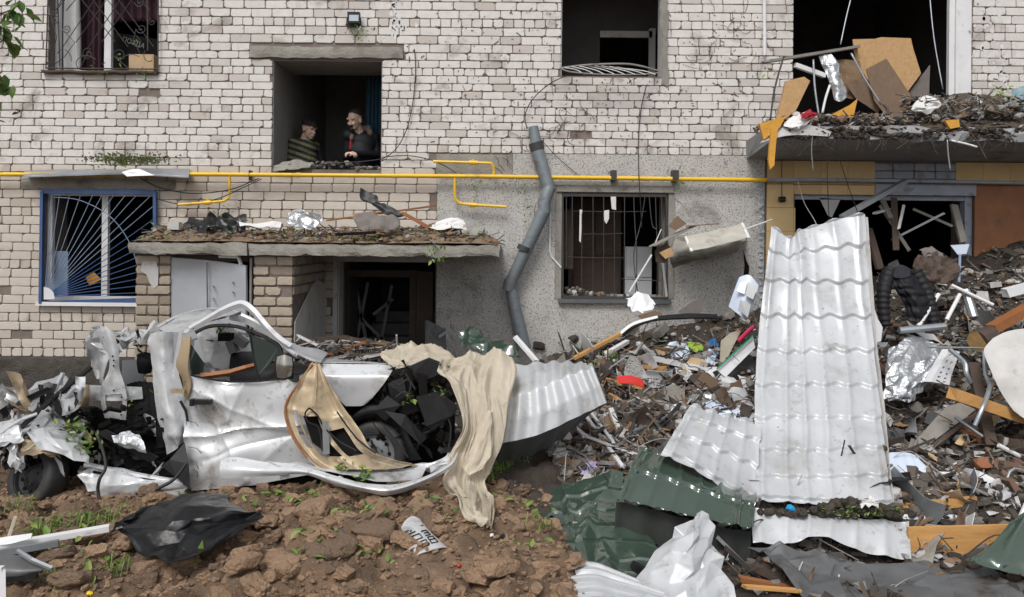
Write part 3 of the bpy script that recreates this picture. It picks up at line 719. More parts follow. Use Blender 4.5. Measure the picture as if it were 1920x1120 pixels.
def scroll(cx_, cy_, r, a0, turns, tail, y):
    pts = []
    n = int(20 * abs(turns))
    for i in range(n + 1):
        t = i / n; a = a0 + turns * 2 * math.pi * t; q = r * (.12 + .88 * t)
        pts.append(P(cx_ + q * math.cos(a), cy_ + q * math.sin(a), y))
    return pts + [P(*t_, y) for t_ in tail]
for (cx_, cy_, r, a0, tu, tail) in ((101, 20, 9, 0, 1.4, [(106, 70), (96, 118)]), (103, 38, 8, 1, -1.4, []), (125, 54, 9, 0, 1.5, [(140, 80), (120, 108), (96, 125)]),
                                 (165, 102, 12, 2, 1.5, [(150, 128)]), (224, 104, 12, 0, -1.5, [(240, 128)]), (265, 54, 10, 0, 1.5, [(250, 75), (262, 100)]),
                                 (285, 42, 7, 2, 1.4, []), (262, 4, 10, 0, 1.5, []), (150, 128, 34, 3.4, .38, []), (235, 128, 34, 3.2, .38, []), (285, 110, 20, 1.5, .4, []), (110, 104, 26, 4.2, .4, [])):
    MB().tube(scroll(cx_, cy_, r, a0, tu, tail, yb - .012), .005, 5).build('scroll', m_iron, gr)
# bent kitchen grille
gr = thing('window_grille', 'buckled black bar grille on the window of the rendered wall', 'grille', P(1152, 560, -.04))
yb = -.03
for a, b in (((1055, 366), (1055, 556)), ((1249, 367), (1251, 560)), ((1055, 366), (1249, 367)), ((1052, 557), (1250, 560))):
    MB().bar(P(*a, yb), P(*b, yb), .02, .035).build('frame', m_iron, gr)
for k, x in enumerate((1062, 1073, 1091, 1112, 1132, 1152, 1171, 1188, 1210, 1217, 1229, 1240)):
    bx = [0, 0, 0, 0, 0, 0, 0, 6, -22, 14, 4, 2][k]; lo = [500, 470, 556, 556, 556, 556, 556, 556, 556, 430, 556, 556][k]
    MB().tube([P(x, 366, yb), P(x + bx * .4, 420, yb - .02), P(x + bx, 480 if lo > 480 else lo, yb - .05 if bx else yb)] + ([P(x + bx * .6, lo, yb)] if lo > 480 else []), .0062, 5, smooth=5).build('bar', m_iron, gr)
for a, b in (((1074, 396), (1212, 397)), ((1090, 439), (1168, 438)), ((1062, 482), (1172, 484)), ((1165, 523), (1240, 527))):
    MB().tube([P(*a, yb - .008), P((a[0] + b[0]) / 2, (a[1] + b[1]) / 2 + 1, yb - .012), P(*b, yb - .008)], .005, 5).build('cross_bar', m_iron, gr)
# torn-off grille lying on the upper sill
gr = thing('window_grille', 'torn pale bar grille bent over the sill of the upper middle window', 'grille', P(1150, 150, -.2))
MB().tube([P(1050, 128, -.05), P(1100, 122, -.22), P(1170, 120, -.25), P(1205, 125, -.2), P(1234, 133, -.05)], .012, 6, smooth=6).build('frame_bar', m_woodg, gr)
MB().tube([P(1052, 128, -.05), P(1070, 135, -.26), P(1130, 140, -.3), P(1200, 140, -.24), P(1235, 137, -.05)], .009, 6, smooth=6).build('frame_bar', m_woodg, gr)
for k in range(8):
    t = k / 7
    MB().tube([P(1058 + 14 * k, 127 - 4 * math.sin(t * 3), -.2), P(1080 + 18 * k, 131 + 2 * t, -.25), P(1096 + 19 * k, 140, -.28)], .0055, 5, smooth=4).build('bar', m_pvc, gr)

# ------------------------------------------------------------------ things inside the windows
A = MB().boxr((P(246, 110, .1).x, .04, ORECT['w1'][1] + .012), (P(292, 110, .1).x, .16, rz(104, 270, .1)))
tag(A.build('cardboard_box', m_card), 'cardboard box standing on the barred upper window sill', 'box')
# dark banner with pale letters
bn = thing('banner', 'black banner with pale lettering behind the wrought iron grille', 'banner', P(248, 110, .3))
MB().poly([P(208, 60, .4), P(296, 74, .4), P(296, 134, .4), P(208, 134, .4)], .01).build('cloth', m_black, bn)
tcv = bpy.data.curves.new('lettering', 'FONT'); tcv.body = '\u041f\u041e\u0417\u0414\u0410'; tcv.size = .085; tcv.extrude = .001; tcv.align_x = 'CENTER'
tmp = bpy.data.objects.new('tmp', tcv); COL.objects.link(tmp); bpy.context.view_layer.update()
tme = bpy.data.meshes.new_from_object(tmp.evaluated_get(bpy.context.evaluated_depsgraph_get())); bpy.data.objects.remove(tmp)
tx = bpy.data.objects.new('lettering', tme); COL.objects.link(tx); tme.materials.clear(); tme.materials.append(m_seatg)
tx.location = P(249, 84, .38); tx.rotation_euler = (math.pi / 2, R(19), 0); adopt(tx, bn)
tag(MB().poly([P(160, 520, .5), P(176, 511, .5), P(190, 524, .5), P(168, 536, .5)], .01).build('cardboard_sheet', m_foam), 'small orange card behind the fan grille', 'card')
folds('curtain', P(688, 200, 1.15).x, P(716, 200, 1.15).x, 2.4, rz(138, 700, 1.15), 1.12, m_curt, bld, 4, .035, -.0)
fg = thing('refrigerator', 'white refrigerator inside the barred kitchen window', 'refrigerator', P(1200, 560, .9))
MB().boxr((P(1172, 500, .9).x, .9, .8), (P(1222, 500, .9).x, 1.4, rz(463, 1200, .9))).build('body', m_white, fg)
MB().boxr((P(1174, 500, .9).x, .87, rz(519, 1200, .9)), (P(1221, 500, .9).x, .898, rz(465, 1200, .9))).build('door', m_white, fg)
MB().boxr((P(1174, 540, .9).x, .87, .82), (P(1221, 540, .9).x, .898, rz(522, 1200, .9))).build('door', m_white, fg)
cb = thing('cupboard', 'shade-darkened brown cupboard inside the barred kitchen window', 'cupboard', P(1120, 560, .8))
MB().boxr((P(1066, 500, .8).x, .85, .8), (P(1165, 500, .8).x, 1.3, rz(372, 1100, .8))).build('body', m_woodd, cb)  # dark wood puts the dimness of the kitchen into the cupboard colour
MB().boxr((P(1068, 500, .8).x, .825, rz(478, 1100, .8)), (P(1114, 500, .8).x, .848, rz(396, 1100, .8))).build('door', m_woodd, cb)
MB().boxr((P(1117, 500, .8).x, .825, rz(478, 1100, .8)), (P(1164, 500, .8).x, .848, rz(396, 1100, .8))).build('door', m_woodd, cb)
MB().boxr((P(1075, 500, .8).x, .82, rz(560, 1100, .8)), (P(1160, 500, .8).x, .848, rz(490, 1100, .8))).build('door', m_woodd, cb)
tag(MB().poly([P(1087, 393, -.05), P(1092, 394, -.05), P(1089, 455, -.05), P(1086, 452, -.05)], .004).build('paper_strip', m_dacron), 'long white strip hanging in the kitchen grille', 'strip')
tag(MB().poly([P(1133, 395, -.05), P(1142, 394, -.05), P(1142, 410, -.05), P(1137, 420, -.05), P(1132, 412, -.05)], .004).build('paper_scrap', m_dacron), 'small white scrap caught in the kitchen grille', 'scrap')
tag(MB().poly([P(1145, 369, -.05), P(1155, 369, -.05), P(1155, 394, -.05), P(1147, 392, -.05)], .004).build('curtain_rag', m_dacron), 'short white rag under the kitchen window head', 'rag')
mb = MB()
for k in range(70):
    px = rnd.uniform(1058, 1180); py = 556 - 16 * math.exp(-((px - 1070) / 50)**2) * rnd.random()
    rock(mb, P(px, py, rnd.uniform(.02, .3)), rnd.uniform(.012, .04), 1)
tag(mb.build('sill_rubble', m_rubble), 'rubble lying on the kitchen window sill', None, kind='stuff')

# ------------------------------------------------------------------ gas pipe, flashing, cables, lamp
gp = thing('gas_pipe', 'long yellow gas pipe running across the facade', 'pipe', P(700, 330, -.12))
yg = -.13
MB().tube([P(-480, 328, yg), P(360, 327, yg), P(900, 331, yg), P(1437, 338, yg)], .026, 10).build('main_pipe', m_yellow, gp, smooth=True)
b = MB().tube([P(430, 330, yg), P(430, 366, yg), P(424, 374, yg), P(412, 378, yg), P(334, 384, yg)], .017, 8, smooth=3).build('branch_pipe', m_yellow, gp, smooth=True)
MB().tube([P(382, 380.5, yg), P(396, 379.5, yg)], .027, 8).tube([P(389, 372, yg), P(389, 386, yg)], .012, 6).build('valve', m_yellow, b)
b = MB().tube([P(853, 333, yg), P(853, 368, yg), P(858, 378, yg), P(872, 383, yg), P(950, 388, yg)], .017, 8, smooth=3).build('branch_pipe', m_yellow, gp, smooth=True)
MB().tube([P(880, 384, yg), P(894, 385, yg)], .027, 8).tube([P(887, 377, yg), P(887, 392, yg)], .012, 6).build('valve', m_yellow, b)
b = MB().tube([P(926, 329, yg), P(926, 316, yg), P(922, 309, yg), P(912, 306, yg), P(812, 303, yg)], .017, 8, smooth=3).build('branch_pipe', m_yellow, gp, smooth=True)
MB().tube([P(880, 305, yg), P(896, 305.5, yg)], .027, 8).tube([P(888, 298, yg), P(888, 312, yg)], .012, 6).build('valve', m_yellow, b)
for px, py in ((200, 327.5), (560, 328.5), (742, 330), (1095, 333.6), (1390, 337.5)):
    MB().tube([P(px - 4, py, yg), P(px + 4, py, yg)], .0295, 10).build('weld_collar', m_yellow, gp)
for px in (470, 1150, 1265):
    MB().boxr(P(px - 4, 338, -.155), P(px + 4, 321, -.02)).build('bracket', m_iron, gp)
tag(MB().tube([P(1437, 338, -.12), P(1520, 337, -.12), P(1930, 343, -.12)], .022, 8).build('grey_pipe', m_bluegrey, smooth=True), 'pale grey pipe crossing the ochre tiles', 'pipe')
tag(MB().grid(sheet([[(46, 320, -.02), (120, 318, -.02), (230, 317, -.02), (290, 316, -.02), (356, 317, -.02)], [(44, 330, -.24), (130, 327, -.24), (228, 324, -.24), (285, 327, -.22), (354, 331, -.26)], [(43, 333, -.24), (130, 330, -.24), (228, 327, -.24), (285, 330, -.22), (354, 334, -.26)]], 40, 9, lin_v=True, crumple=.006, freq=5), .003).build('metal_flashing', m_galv, smooth=True), 'bent galvanised flashing lying along the yellow pipe', 'flashing')
tag(MB().grid(sheet([[(228, 323, -.245), (245, 318, -.2), (262, 317, -.18)], [(238, 331, -.27), (258, 330, -.26), (290, 329, -.25)]], 10, 8), .003).build('metal_flap', m_white), 'white folded flap on the galvanised flashing', 'flashing')
def cable(name, label, pts, r=.007, m=m_cable, sm=8, cat='cable'):
    return tag(MB().tube([P(*p) for p in pts], r, 5, smooth=sm).build(name, m, smooth='all'), label, cat)
cable('cable', 'thin black cable hanging beside the stair window', [(777, 92, -.03), (779, 135, -.03), (772, 205, -.03), (755, 260, -.05), (728, 292, -.06), (690, 302, -.05), (600, 308, -.06)], .006)
cable('cable', 'short black cable running from stair window to gas branch', [(716, 295, -.04), (760, 292, -.05), (800, 298, -.06), (835, 312, -.1), (855, 325, -.13)], .006)
cable('cable', 'black cable looping from the upper sill to the broken downpipe', [(1062, 142, -.1), (1030, 158, -.06), (1000, 185, -.05), (985, 215, -.06), (988, 242, -.1)], .0065)
cable('cable', 'grey cable hanging straight down from the upper middle window', [(1212, 160, -.06), (1202, 205, -.04), (1197, 260, -.04), (1198, 330, -.16), (1202, 400, -.12), (1203, 428, -.1)], .0065)
cable('cable', 'thin dark wire slanting right of the downpipe', [(1015, 262, -.1), (1040, 290, -.05), (1083, 328, -.05)], .004)
cable('cable', 'slack dark cable swinging under the yellow pipe', [(262, 334, -.06), (300, 352, -.08), (360, 363, -.1), (430, 356, -.14), (485, 335, -.14)], .007)
cable('cable', 'second slack cable below the yellow pipe', [(290, 372, -.05), (350, 385, -.08), (410, 372, -.14), (460, 350, -.14), (490, 336, -.14)], .006)
cable('cable', 'thin white wire hanging over the ochre wall', [(1496, 340, -.2), (1508, 380, -.3), (1528, 415, -.5), (1536, 440, -.8)], .005, m_pvc)
lp = thing('floodlight', 'small black floodlight on the brick wall above the stair window', 'lamp', P(664, 45, -.1))
MB().boxr(P(651, 43, -.12), P(676, 25, -.06)).build('housing', m_blackp, lp)
MB().boxr(P(654.5, 39.5, -.128), P(672.5, 28.5, -.121)).build('lens', mat('lamp lens', (.45, .52, .58), None, .2, 4, 0), lp)
MB().bar(P(651, 34, -.09), P(650, 48, -.02), .01, .01).bar(P(676, 34, -.09), P(677, 48, -.02), .01, .01).boxr(P(649, 50, -.03), P(678, 46, .0)).build('bracket', m_iron, lp)
MB().tube([P(676, 50, -.03), P(674, 55, -.05), P(672, 57, -.06)], .012, 7).build('sensor', m_pvc, lp)

# ---- broken downpipe
dp = thing('downpipe', 'broken grey downpipe in crooked lengths hanging on the rendered wall', 'downpipe', P(975, 640, -.1))
def pipe_piece(pts, r0, r1, name='pipe_length'):
    return MB().tube([P(*p) for p in pts], [r0, r1] if len(pts) == 2 else r0, 14).build(name, m_pipe, dp, smooth=True)
pipe_piece([(1000, 238, -.13), (1008, 285, -.15)], .062, .072, 'top_socket')
pipe_piece([(1008, 283, -.15), (1030, 358, -.19)], .083, .076)
pipe_piece([(1030, 352, -.19), (1020, 378, -.22), (1020, 400, -.22)], .078, .078, 'elbow')
pipe_piece([(1020, 396, -.22), (955, 535, -.17)], .082, .072)
pipe_piece([(958, 526, -.17), (953, 545, -.17)], .085, .08, 'collar')
pipe_piece([(957, 540, -.16), (983, 655, -.2)], .07, .088)
for (a, b) in (((1004, 268, -.15), (1008, 282, -.15)), ((985, 462, -.2), (981, 471, -.2))):
    MB().tube([P(*a), P(*b)], .089, 14).build('clamp', m_iron, dp, smooth=True)
tag(MB().tube([P(1032, 395, -.04), P(1031, 470, -.04), P(1034, 482, -.04), P(1052, 502, -.04)], .011, 6).build('thin_conduit', m_pvc), 'thin white conduit beside the kitchen window', 'conduit')
tag(MB().tube([P(1433, -20, -.05), P(1434, 104, -.05)], .022, 8).build('white_downpipe', m_pvc, smooth=True), 'straight white pipe beside the balcony opening', 'pipe')

# ------------------------------------------------------------------ entrance porch
YP = -1.5
porch = thing('entrance_porch', 'concrete porch canopy on rough brick piers over the entrance', 'porch', P(590, 780, -.8))
zb, ztop = rz(480, 600, -1.62), rz(457, 600, -1.62)
xa, xb = P(241, 460, -1.62).x, P(937, 460, -1.62).x
xm = P(466, 460, -1.62).x
rough_block(xa, xm - .004, zb, ztop, -1.64, -.02, .010, sd=11).build('canopy_slab', m_conc, porch)
rough_block(xm + .004, xb, zb, ztop, -1.62, -.03, .010, sd=13).build('canopy_slab', m_conc, porch)
def pier(pxa, pxb, dep):
    a, b = P(pxa, 560, YP).x, P(pxb, 560, YP).x
    core = MB().boxr((a + .012, YP + .014, -.2), (b - .012, YP + dep - .01, zb - .01)).build('pier_core', m_mortar, porch)
    z = zb - .012; k = 0
    while z > .15:
        h = .097; x = a; k += 1
        ws = [.25, b - a - .25] if k % 2 else [b - a - .25, .25]
        if rnd.random() < .3: ws = [.125, b - a - .25, .125]
        for w in ws:
            if w < .03: continue
            q = brick_mesh(w - .012, h - .01, rnd.randrange(99999))
            if rnd.random() > .05:
                oo = q.build('brick', m_brick3, core, origin=(x + w / 2, YP + rnd.uniform(-.012, .008), z - h / 2))
                # the mesh is local already: move it back
                me = oo.data
                for v_ in me.vertices: v_.co += Vector(oo.location)
            x += w
        # side face bricks towards the doorway
        y = YP + .03
        while y < YP + dep - .1:
            w = .25 if k % 2 else .2
            q = brick_mesh(w - .012, h - .01, rnd.randrange(99999))
            if z - h / 2 > 1.55 or rnd.random() < .0 or y < YP + .0:
                oo = q.build('brick', m_brick3, core, origin=(b, y + w / 2, z - h / 2))
                for v_ in oo.data.vertices: v_.co = Vector((-v_.co.y - oo.location.y, v_.co.x + oo.location.x, v_.co.z + oo.location.z))
            y += w
        z -= h + .010
    return a, b
pier(253, 320, .35)
pa, pb = pier(474, 549, 1.48)
# plaster clinging to the first pier and to the side of the second
MB().poly([P(266, 490, YP - .012), P(292, 490, YP - .012), P(297, 505, YP - .012), P(296, 535, YP - .012), P(288, 542, YP - .012), P(280, 530, YP - .012), P(275, 516, YP - .012), P(264, 508, YP - .012)], .014).build('plaster_patch', m_plaster, porch)
A = sheet([[(b_ := pb + .014, YP + .06, 1.30), (pb + .016, YP + .5, 1.52), (pb + .016, YP + .95, 1.70), (pb + .014, YP + 1.45, 1.62)], [(pb + .016, YP + .03, .9), (pb + .022, YP + .5, .9), (pb + .02, YP + 1, .9), (pb + .014, YP + 1.46, .9)], [(pb + .014, YP + .03, .1), (pb + .02, YP + .5, .1), (pb + .02, YP + 1, .1), (pb + .014, YP + 1.46, .1)]], 24, 24, raw=True, crumple=.004, freq=5)
MB().grid(A, .012).build('side_plaster', m_plaster, porch, smooth=True)
MB().boxr((P(321, 484, YP).x, YP + .05, zb - .075), (P(474, 484, YP).x, YP + .3, zb - .012)).build('door_head', m_woodd, porch)
sdr = thing('steel_door', 'dented light grey steel door hanging crooked in the porch', 'door', P(392, 640, YP))
A = sheet([[(321, 483, YP + .02), (392, 489, YP - .02), (461, 498, YP - .06)], [(321, 545, YP + .02), (392, 547, YP + .02), (461, 548, YP - .06)], [(321, 680, YP + .02), (392, 680, YP - .02), (461, 680, YP - .06)]], 30, 30, crumple=.006, freq=2.5)
MB().grid(A, .035).build('leaf', m_gdoor, sdr, smooth=True)
MB().bar(P(388, 492, YP - .045), P(389, 590, YP - .01), .012, .006).build('seam', m_greyd, sdr)
for q in ((400, 537), (400, 560), (437, 530), (437, 548), (405, 590)): MB().tube([P(q[0], q[1], YP - .07), P(q[0], q[1], YP)], .008, 6).build('rivet', m_greyd, sdr)
df = thing('door_frame', 'dark bent door frame behind the crooked steel door', 'door frame', P(468, 640, YP))
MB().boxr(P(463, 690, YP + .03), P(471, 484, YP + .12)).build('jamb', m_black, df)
MB().boxr(P(470, 690, YP - .01), P(474.5, 484, YP + .1)).build('jamb_edge', m_woodg, df)
MB().bar(P(411, 481, YP - .03), P(447, 482, YP - .03), .03, .03).bar(P(447, 482, YP - .03), P(452, 497, YP - .05), .03, .02).build('bent_bracket', m_pvc, df)
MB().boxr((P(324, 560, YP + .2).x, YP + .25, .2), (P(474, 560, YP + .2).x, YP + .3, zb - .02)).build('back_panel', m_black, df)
lf = thing('entrance_leaf', 'grey metal door leaf standing askew by the rendered wall', 'door', P(818, 660, -.7))
MB().poly([P(800, 600, -.75), P(836, 618, -.55), P(838, 690, -.55), P(800, 690, -.75)], .03).build('leaf', m_greyd, lf)
MB().bar(P(822, 632, -.68), P(838, 622, -.62), .02, .03).build('latch', m_galv, lf)

# ------------------------------------------------------------------ balcony slab on the right
bal = thing('balcony', 'cracked grey balcony slab heaped with debris', 'balcony', P(1690, 280, -.6))
YB = -1.15
def balslab():
    xa, xb = P(1452, 280, YB).x, 8.6
    zf1, zf0 = rz(238, 1690, YB), rz(263, 1690, YB); zw1, zw0 = rz(244, 1690, 0) - .05, rz(302, 1690, 0)
    n = 90; V = []; fs = []
    prof = [(YB, zf0), (YB, (zf0 + zf1) / 2), (YB + .02, zf1), (YB + .5, zf1 - .01), (-.002, zf1 - .03), (-.002, zw0), (YB * .5, (zf0 + zw0) / 2)]
    for i in range(n + 1):
        x = xa + (xb - xa) * i / n
        for k, (y, z) in enumerate(prof):
            e = k in (0, 1, 2)
            V.append((x + (.03 * float(vn(y * 9, z * 9, 3)) if i == 0 else 0), y + (.03 * float(fbm(x * 7, k * 3.3, 1, 3)) if e else 0) - (0.05 * max(0, float(vn(x * 2.5, 7, k)))) * e, z + (.015 * float(fbm(x * 9, k * 2.1, 5, 3)) if e else .0)))
    k = len(prof)
    for i in range(n):
        for j in range(k): fs.append((i*k + j, (i+1)*k + j, (i+1)*k + (j+1) % k, i*k + (j+1) % k))
    fs += [tuple(range(k))[::-1], tuple(n*k + j for j in range(k))]
    return MB().add(V, fs)
balslab().build('slab', m_concd, bal)
mb = MB()
for i in range(260):
    px = 1462 + i * 1.9
    rock(mb, P(px, 250 + rnd.uniform(-9, 9), YB - .01), (rnd.uniform(.02, .07), .035, rnd.uniform(.012, .035)), 1)
for i in range(70):
    p = P(rnd.uniform(1465, 1925), rnd.uniform(250, 262), YB - .02); mb.tube([p, p + Vector((rnd.gauss(0, .03), -.01, -.05)), p + Vector((rnd.gauss(0, .06), 0, -rnd.uniform(.06, .2)))], .004, 4, smooth=3)
tag(mb.build('crumbled_edge', m_dsoil, bal), None, None, kind='stuff')
tag(MB().grid(sheet([[(1455, 244, YB - .03), (1500, 232, YB - .05), (1560, 247, YB - .05)], [(1425, 268, YB - .06), (1480, 254, YB - .06), (1555, 256, YB - .05)]], 16, 8, crumple=.01, freq=8), .01).build('mesh_strip', m_plaster), 'strip of torn white mesh hanging off the balcony edge', 'mesh')
# ------------------------------------------------------------------ the two people at the stair window
def figure(prims, mats, name, label, voxel=.011):
    """one continuous body: tapered capsules and ellipsoids fused by a voxel remesh, coloured by the nearest limb"""
    mb = MB()
    for k in prims:
        v, f = ico(3)
        if k[0] == 'e':
            _, c, r, m, rot = (*k, None)[:5]
            q = v * np.array(r)
            if rot is not None: q = q @ np.array(rot.to_3x3() if hasattr(rot, 'to_3x3') else rot).T
            mb.add(q + np.array(c), f)
        else:
            _, a, b, ra, rb, m = k; a, b = Vector(a), Vector(b); ax = (b - a)
            Q = np.array(ax.normalized().to_track_quat('Z', 'Y').to_matrix())
            t = np.clip(v[:, 2:3] * .5 + .5, 0, 1); up = v[:, 2:3] > 0
            rr = np.where(up, rb, ra)
            loc = v * rr + np.where(up, ax.length, 0) * np.array([[0, 0, 1.0]])
            mb.add(loc @ Q.T + np.array(a), f)
    V = np.array(mb.v); org = Vector(((V[:, 0].min() + V[:, 0].max()) / 2, (V[:, 1].min() + V[:, 1].max()) / 2, V[:, 2].min()))
    o = mb.build('tmp_body', mats, None, origin=org)
    rm = o.modifiers.new('r', 'REMESH'); rm.mode = 'VOXEL'; rm.voxel_size = voxel
    sm = o.modifiers.new('s', 'SMOOTH'); sm.factor = .5; sm.iterations = 3
    bpy.context.view_layer.update(); dg = bpy.context.evaluated_depsgraph_get()
    me = bpy.data.meshes.new_from_object(o.evaluated_get(dg)); bpy.data.objects.remove(o)
    me.name = name; me.materials.clear()
    for m in mats: me.materials.append(m)
    n = len(me.polygons); C = np.empty(n * 3); me.polygons.foreach_get('center', C); C = C.reshape(-1, 3) + np.array(org)
    best = np.full(n, 9.0); idx = np.zeros(n, int)
    for k in prims:
        if k[0] == 'e':
            _, c, r, m, rot = (*k, None)[:5]
            q = C - np.array(c)
            if rot is not None: q = q @ np.array(rot)
            d = (np.linalg.norm(q / np.array(r), axis=1) - 1) * min(r)
        else:
            _, a, b, ra, rb, m = k; a, b = np.array(a), np.array(b); ab = b - a
            t = np.clip(((C - a) @ ab) / (ab @ ab), 0, 1)
            d = np.linalg.norm(C - a - t[:, None] * ab, axis=1) - (ra + (rb - ra) * t)
        if callable(m): mi = m(C)
        else: mi = np.full(n, m)
        d = d - .004 * (np.asarray(mi) == 0)
        w = d < best; best[w] = d[w]; idx[w] = mi[w]
    me.polygons.foreach_set('material_index', idx.astype(int)); me.polygons.foreach_set('use_smooth', [True] * n); me.update()
    ob = bpy.data.objects.new(name, me); COL.objects.link(ob); ob.location = org
    return tag(ob, label, 'person', 'people at the stair window')
FL = 2.06      # landing inside
MB().boxr((ORECT['w2'][0] + .02, WT + .002, 2.0), (ORECT['w2'][2] + .25, WT + 3.3, FL)).build('landing', m_room, bld)
def head(c, fwd, sc, hairm, skin=0, brow=True, beard=None, up=Vector((0, 0, 1))):
    """head, c at the middle of the skull, facing fwd"""
    c = Vector(c); f = Vector(fwd).normalized(); r = f.cross(up).normalized(); u = r.cross(f)
    M = Matrix((r, f, u)).transposed()
    g_ = lambda x, y, z: c + (r * x + f * y + u * z) * sc
    pr = [('e', g_(0, -.012, .03), (.074*sc, .094*sc, .088*sc), skin, M), ('e', g_(0, .028, -.045), (.056*sc, .062*sc, .072*sc), skin, M),
          ('e', g_(0, .06, -.095), (.03*sc, .028*sc, .024*sc), skin, M), ('c', g_(0, .086, .012), g_(0, .102, -.03), .010*sc, .0145*sc, skin),
          ('e', g_(.036, .070, -.03), (.022*sc, .018*sc, .022*sc), skin, M), ('e', g_(-.036, .070, -.03), (.022*sc, .018*sc, .022*sc), skin, M),
          ('c', g_(-.042, .082, .03), g_(.042, .082, .03), .012*sc, .012*sc, skin), ('c', g_(-.02, .092, -.066), g_(.02, .092, -.066), .010*sc, .010*sc, 5 if beard else skin),
          ('e', g_(.077, -.012, -.008), (.012*sc, .022*sc, .034*sc), skin, M), ('e', g_(-.077, -.012, -.008), (.012*sc, .022*sc, .034*sc), skin, M),
          ('c', g_(0, -.03, -.07), g_(0, -.05, -.16), .052*sc, .058*sc, skin),
          ('e', g_(.033, .088, .012), (.011*sc, .007*sc, .006*sc), hairm, M), ('e', g_(-.033, .088, .012), (.011*sc, .007*sc, .006*sc), hairm, M),
          ('c', g_(.018, .095, .03), g_(.05, .083, .03), .006*sc, .005*sc, hairm), ('c', g_(-.018, .095, .03), g_(-.05, .083, .03), .006*sc, .005*sc, hairm)]
    if beard is not None:
        pr += [('e', g_(0, .064, -.098), (.034*sc, .03*sc, .026*sc), beard, M), ('c', g_(-.026, .1, -.048), g_(.026, .1, -.048), .008*sc, .008*sc, beard)]
    return pr, g_, M
def hand(w, d, palm_up, m=0, s=1.0):
    """palm, four fingers bent at the knuckles, a thumb off the side"""
    w = Vector(w); d = Vector(d).normalized(); n = Vector(palm_up).normalized(); sd_ = d.cross(n).normalized()
    pr = [('e', w + d * .045 * s, (.042*s, .05*s, .018*s), m, Matrix((sd_, d, n)).transposed())]
    for i, L in enumerate((.062, .072, .068, .052)):
        b = w + d * .085 * s + sd_ * (-.028 + .019 * i) * s
        k1 = b + (d * .7 - n * .5) * L * .5 * s; k2 = k1 + (d * .1 - n * .95) * L * .5 * s
        pr += [('c', b, k1, .0095*s, .009*s, m), ('c', k1, k2, .009*s, .0078*s, m)]
    t0 = w + d * .03 * s - sd_ * .036 * s; t1 = t0 + (d * .5 - sd_ * .7 - n * .2) * .04 * s; t2 = t1 + (d * .8 - n * .5) * .03 * s
    return pr + [('c', t0, t1, .012*s, .011*s, m), ('c', t1, t2, .011*s, .009*s, m)]
# man in the dark jacket, turned to the window
YM = .78
hc = P(665, 226, YM - .10)
fw = Vector((-.42, -.92, -.22))
pr, g_, M = head(hc, fw, 1.12, 1, 0, beard=1)
pr += [('e', g_(0, -.03, .075), (.09, .104, .068), 1, M), ('e', g_(0, -.065, .015), (.09, .074, .09), 1, M), ('c', g_(-.07, -.02, .0), g_(-.072, .0, -.03), .012, .008, 1), ('c', g_(.07, -.02, .0), g_(.072, .0, -.03), .012, .008, 1)]
sh = P(679, 246, YM + .02)           # base of the neck
S1, S2 = sh + Vector((-.17, -.06, -.07)), sh + Vector((.15, .05, -.08))
ch = sh + Vector((-.02, -.02, -.28)); be = sh + Vector((-.03, -.01, -.55))
pr += [('e', sh + Vector((-.01, 0, -.16)), (.20, .135, .17), 2), ('e', ch, (.19, .14, .20), 2), ('e', be, (.175, .13, .2), 2), ('c', S1, S2, .09, .09, 2)]
pr += [('c', sh + Vector((-.085, -.06, .01)), sh + Vector((.075, .02, .04)), .042, .05, 3), ('c', sh + Vector((.075, .02, .04)), sh + Vector((.12, -.05, -.03)), .045, .035, 3), ('c', sh + Vector((-.12, -.07, -.02)), sh + Vector((-.11, -.15, -.12)), .035, .024, 3)]   # collar
pr += [('c', sh + Vector((-.12, -.12, -.08)), sh + Vector((-.13, -.15, -.26)), .017, .014, 4)]                                                          # red lining
E1, E2 = P(650, 296, YM + .02), P(708, 290, YM + .06); H1, H2 = P(656, 291, YM - .26), P(664, 288, YM - .27)
pr += [('c', S1, E1, .068, .055, 2), ('c', E1, H1, .052, .04, 2), ('c', S2, E2, .07, .056, 2), ('c', E2, H2, .054, .042, 2)]
pr += hand(H1 + Vector((-.0, -.02, 0)), (.7, -.5, .1), (0, -.3, 1)) + hand(H2 + Vector((.0, -.03, .0)), (-.8, -.45, -.05), (0, -.3, 1))
hz = FL + .92
for sgn in (-1, 1):
    hp = Vector((be.x + .09 * sgn, YM + .02, hz)); kn = Vector((be.x + .10 * sgn, YM - .01, FL + .5)); an = Vector((be.x + .1 * sgn, YM + .03, FL + .09))
    pr += [('c', hp, kn, .095, .062, 5), ('c', kn, an, .06, .042, 5), ('e', an + Vector((-.03, -.07, -.045)), (.048, .13, .042), 5)]
pr += [('e', (be.x, YM + .01, hz + .03), (.17, .13, .14), 5)]
figure(pr, [m_skin, m_hair, m_jacket, m_fur, m_redc, m_jacket], 'person', 'person in a black jacket with fur collar, hands clasped, beside the teal curtain', .0095)
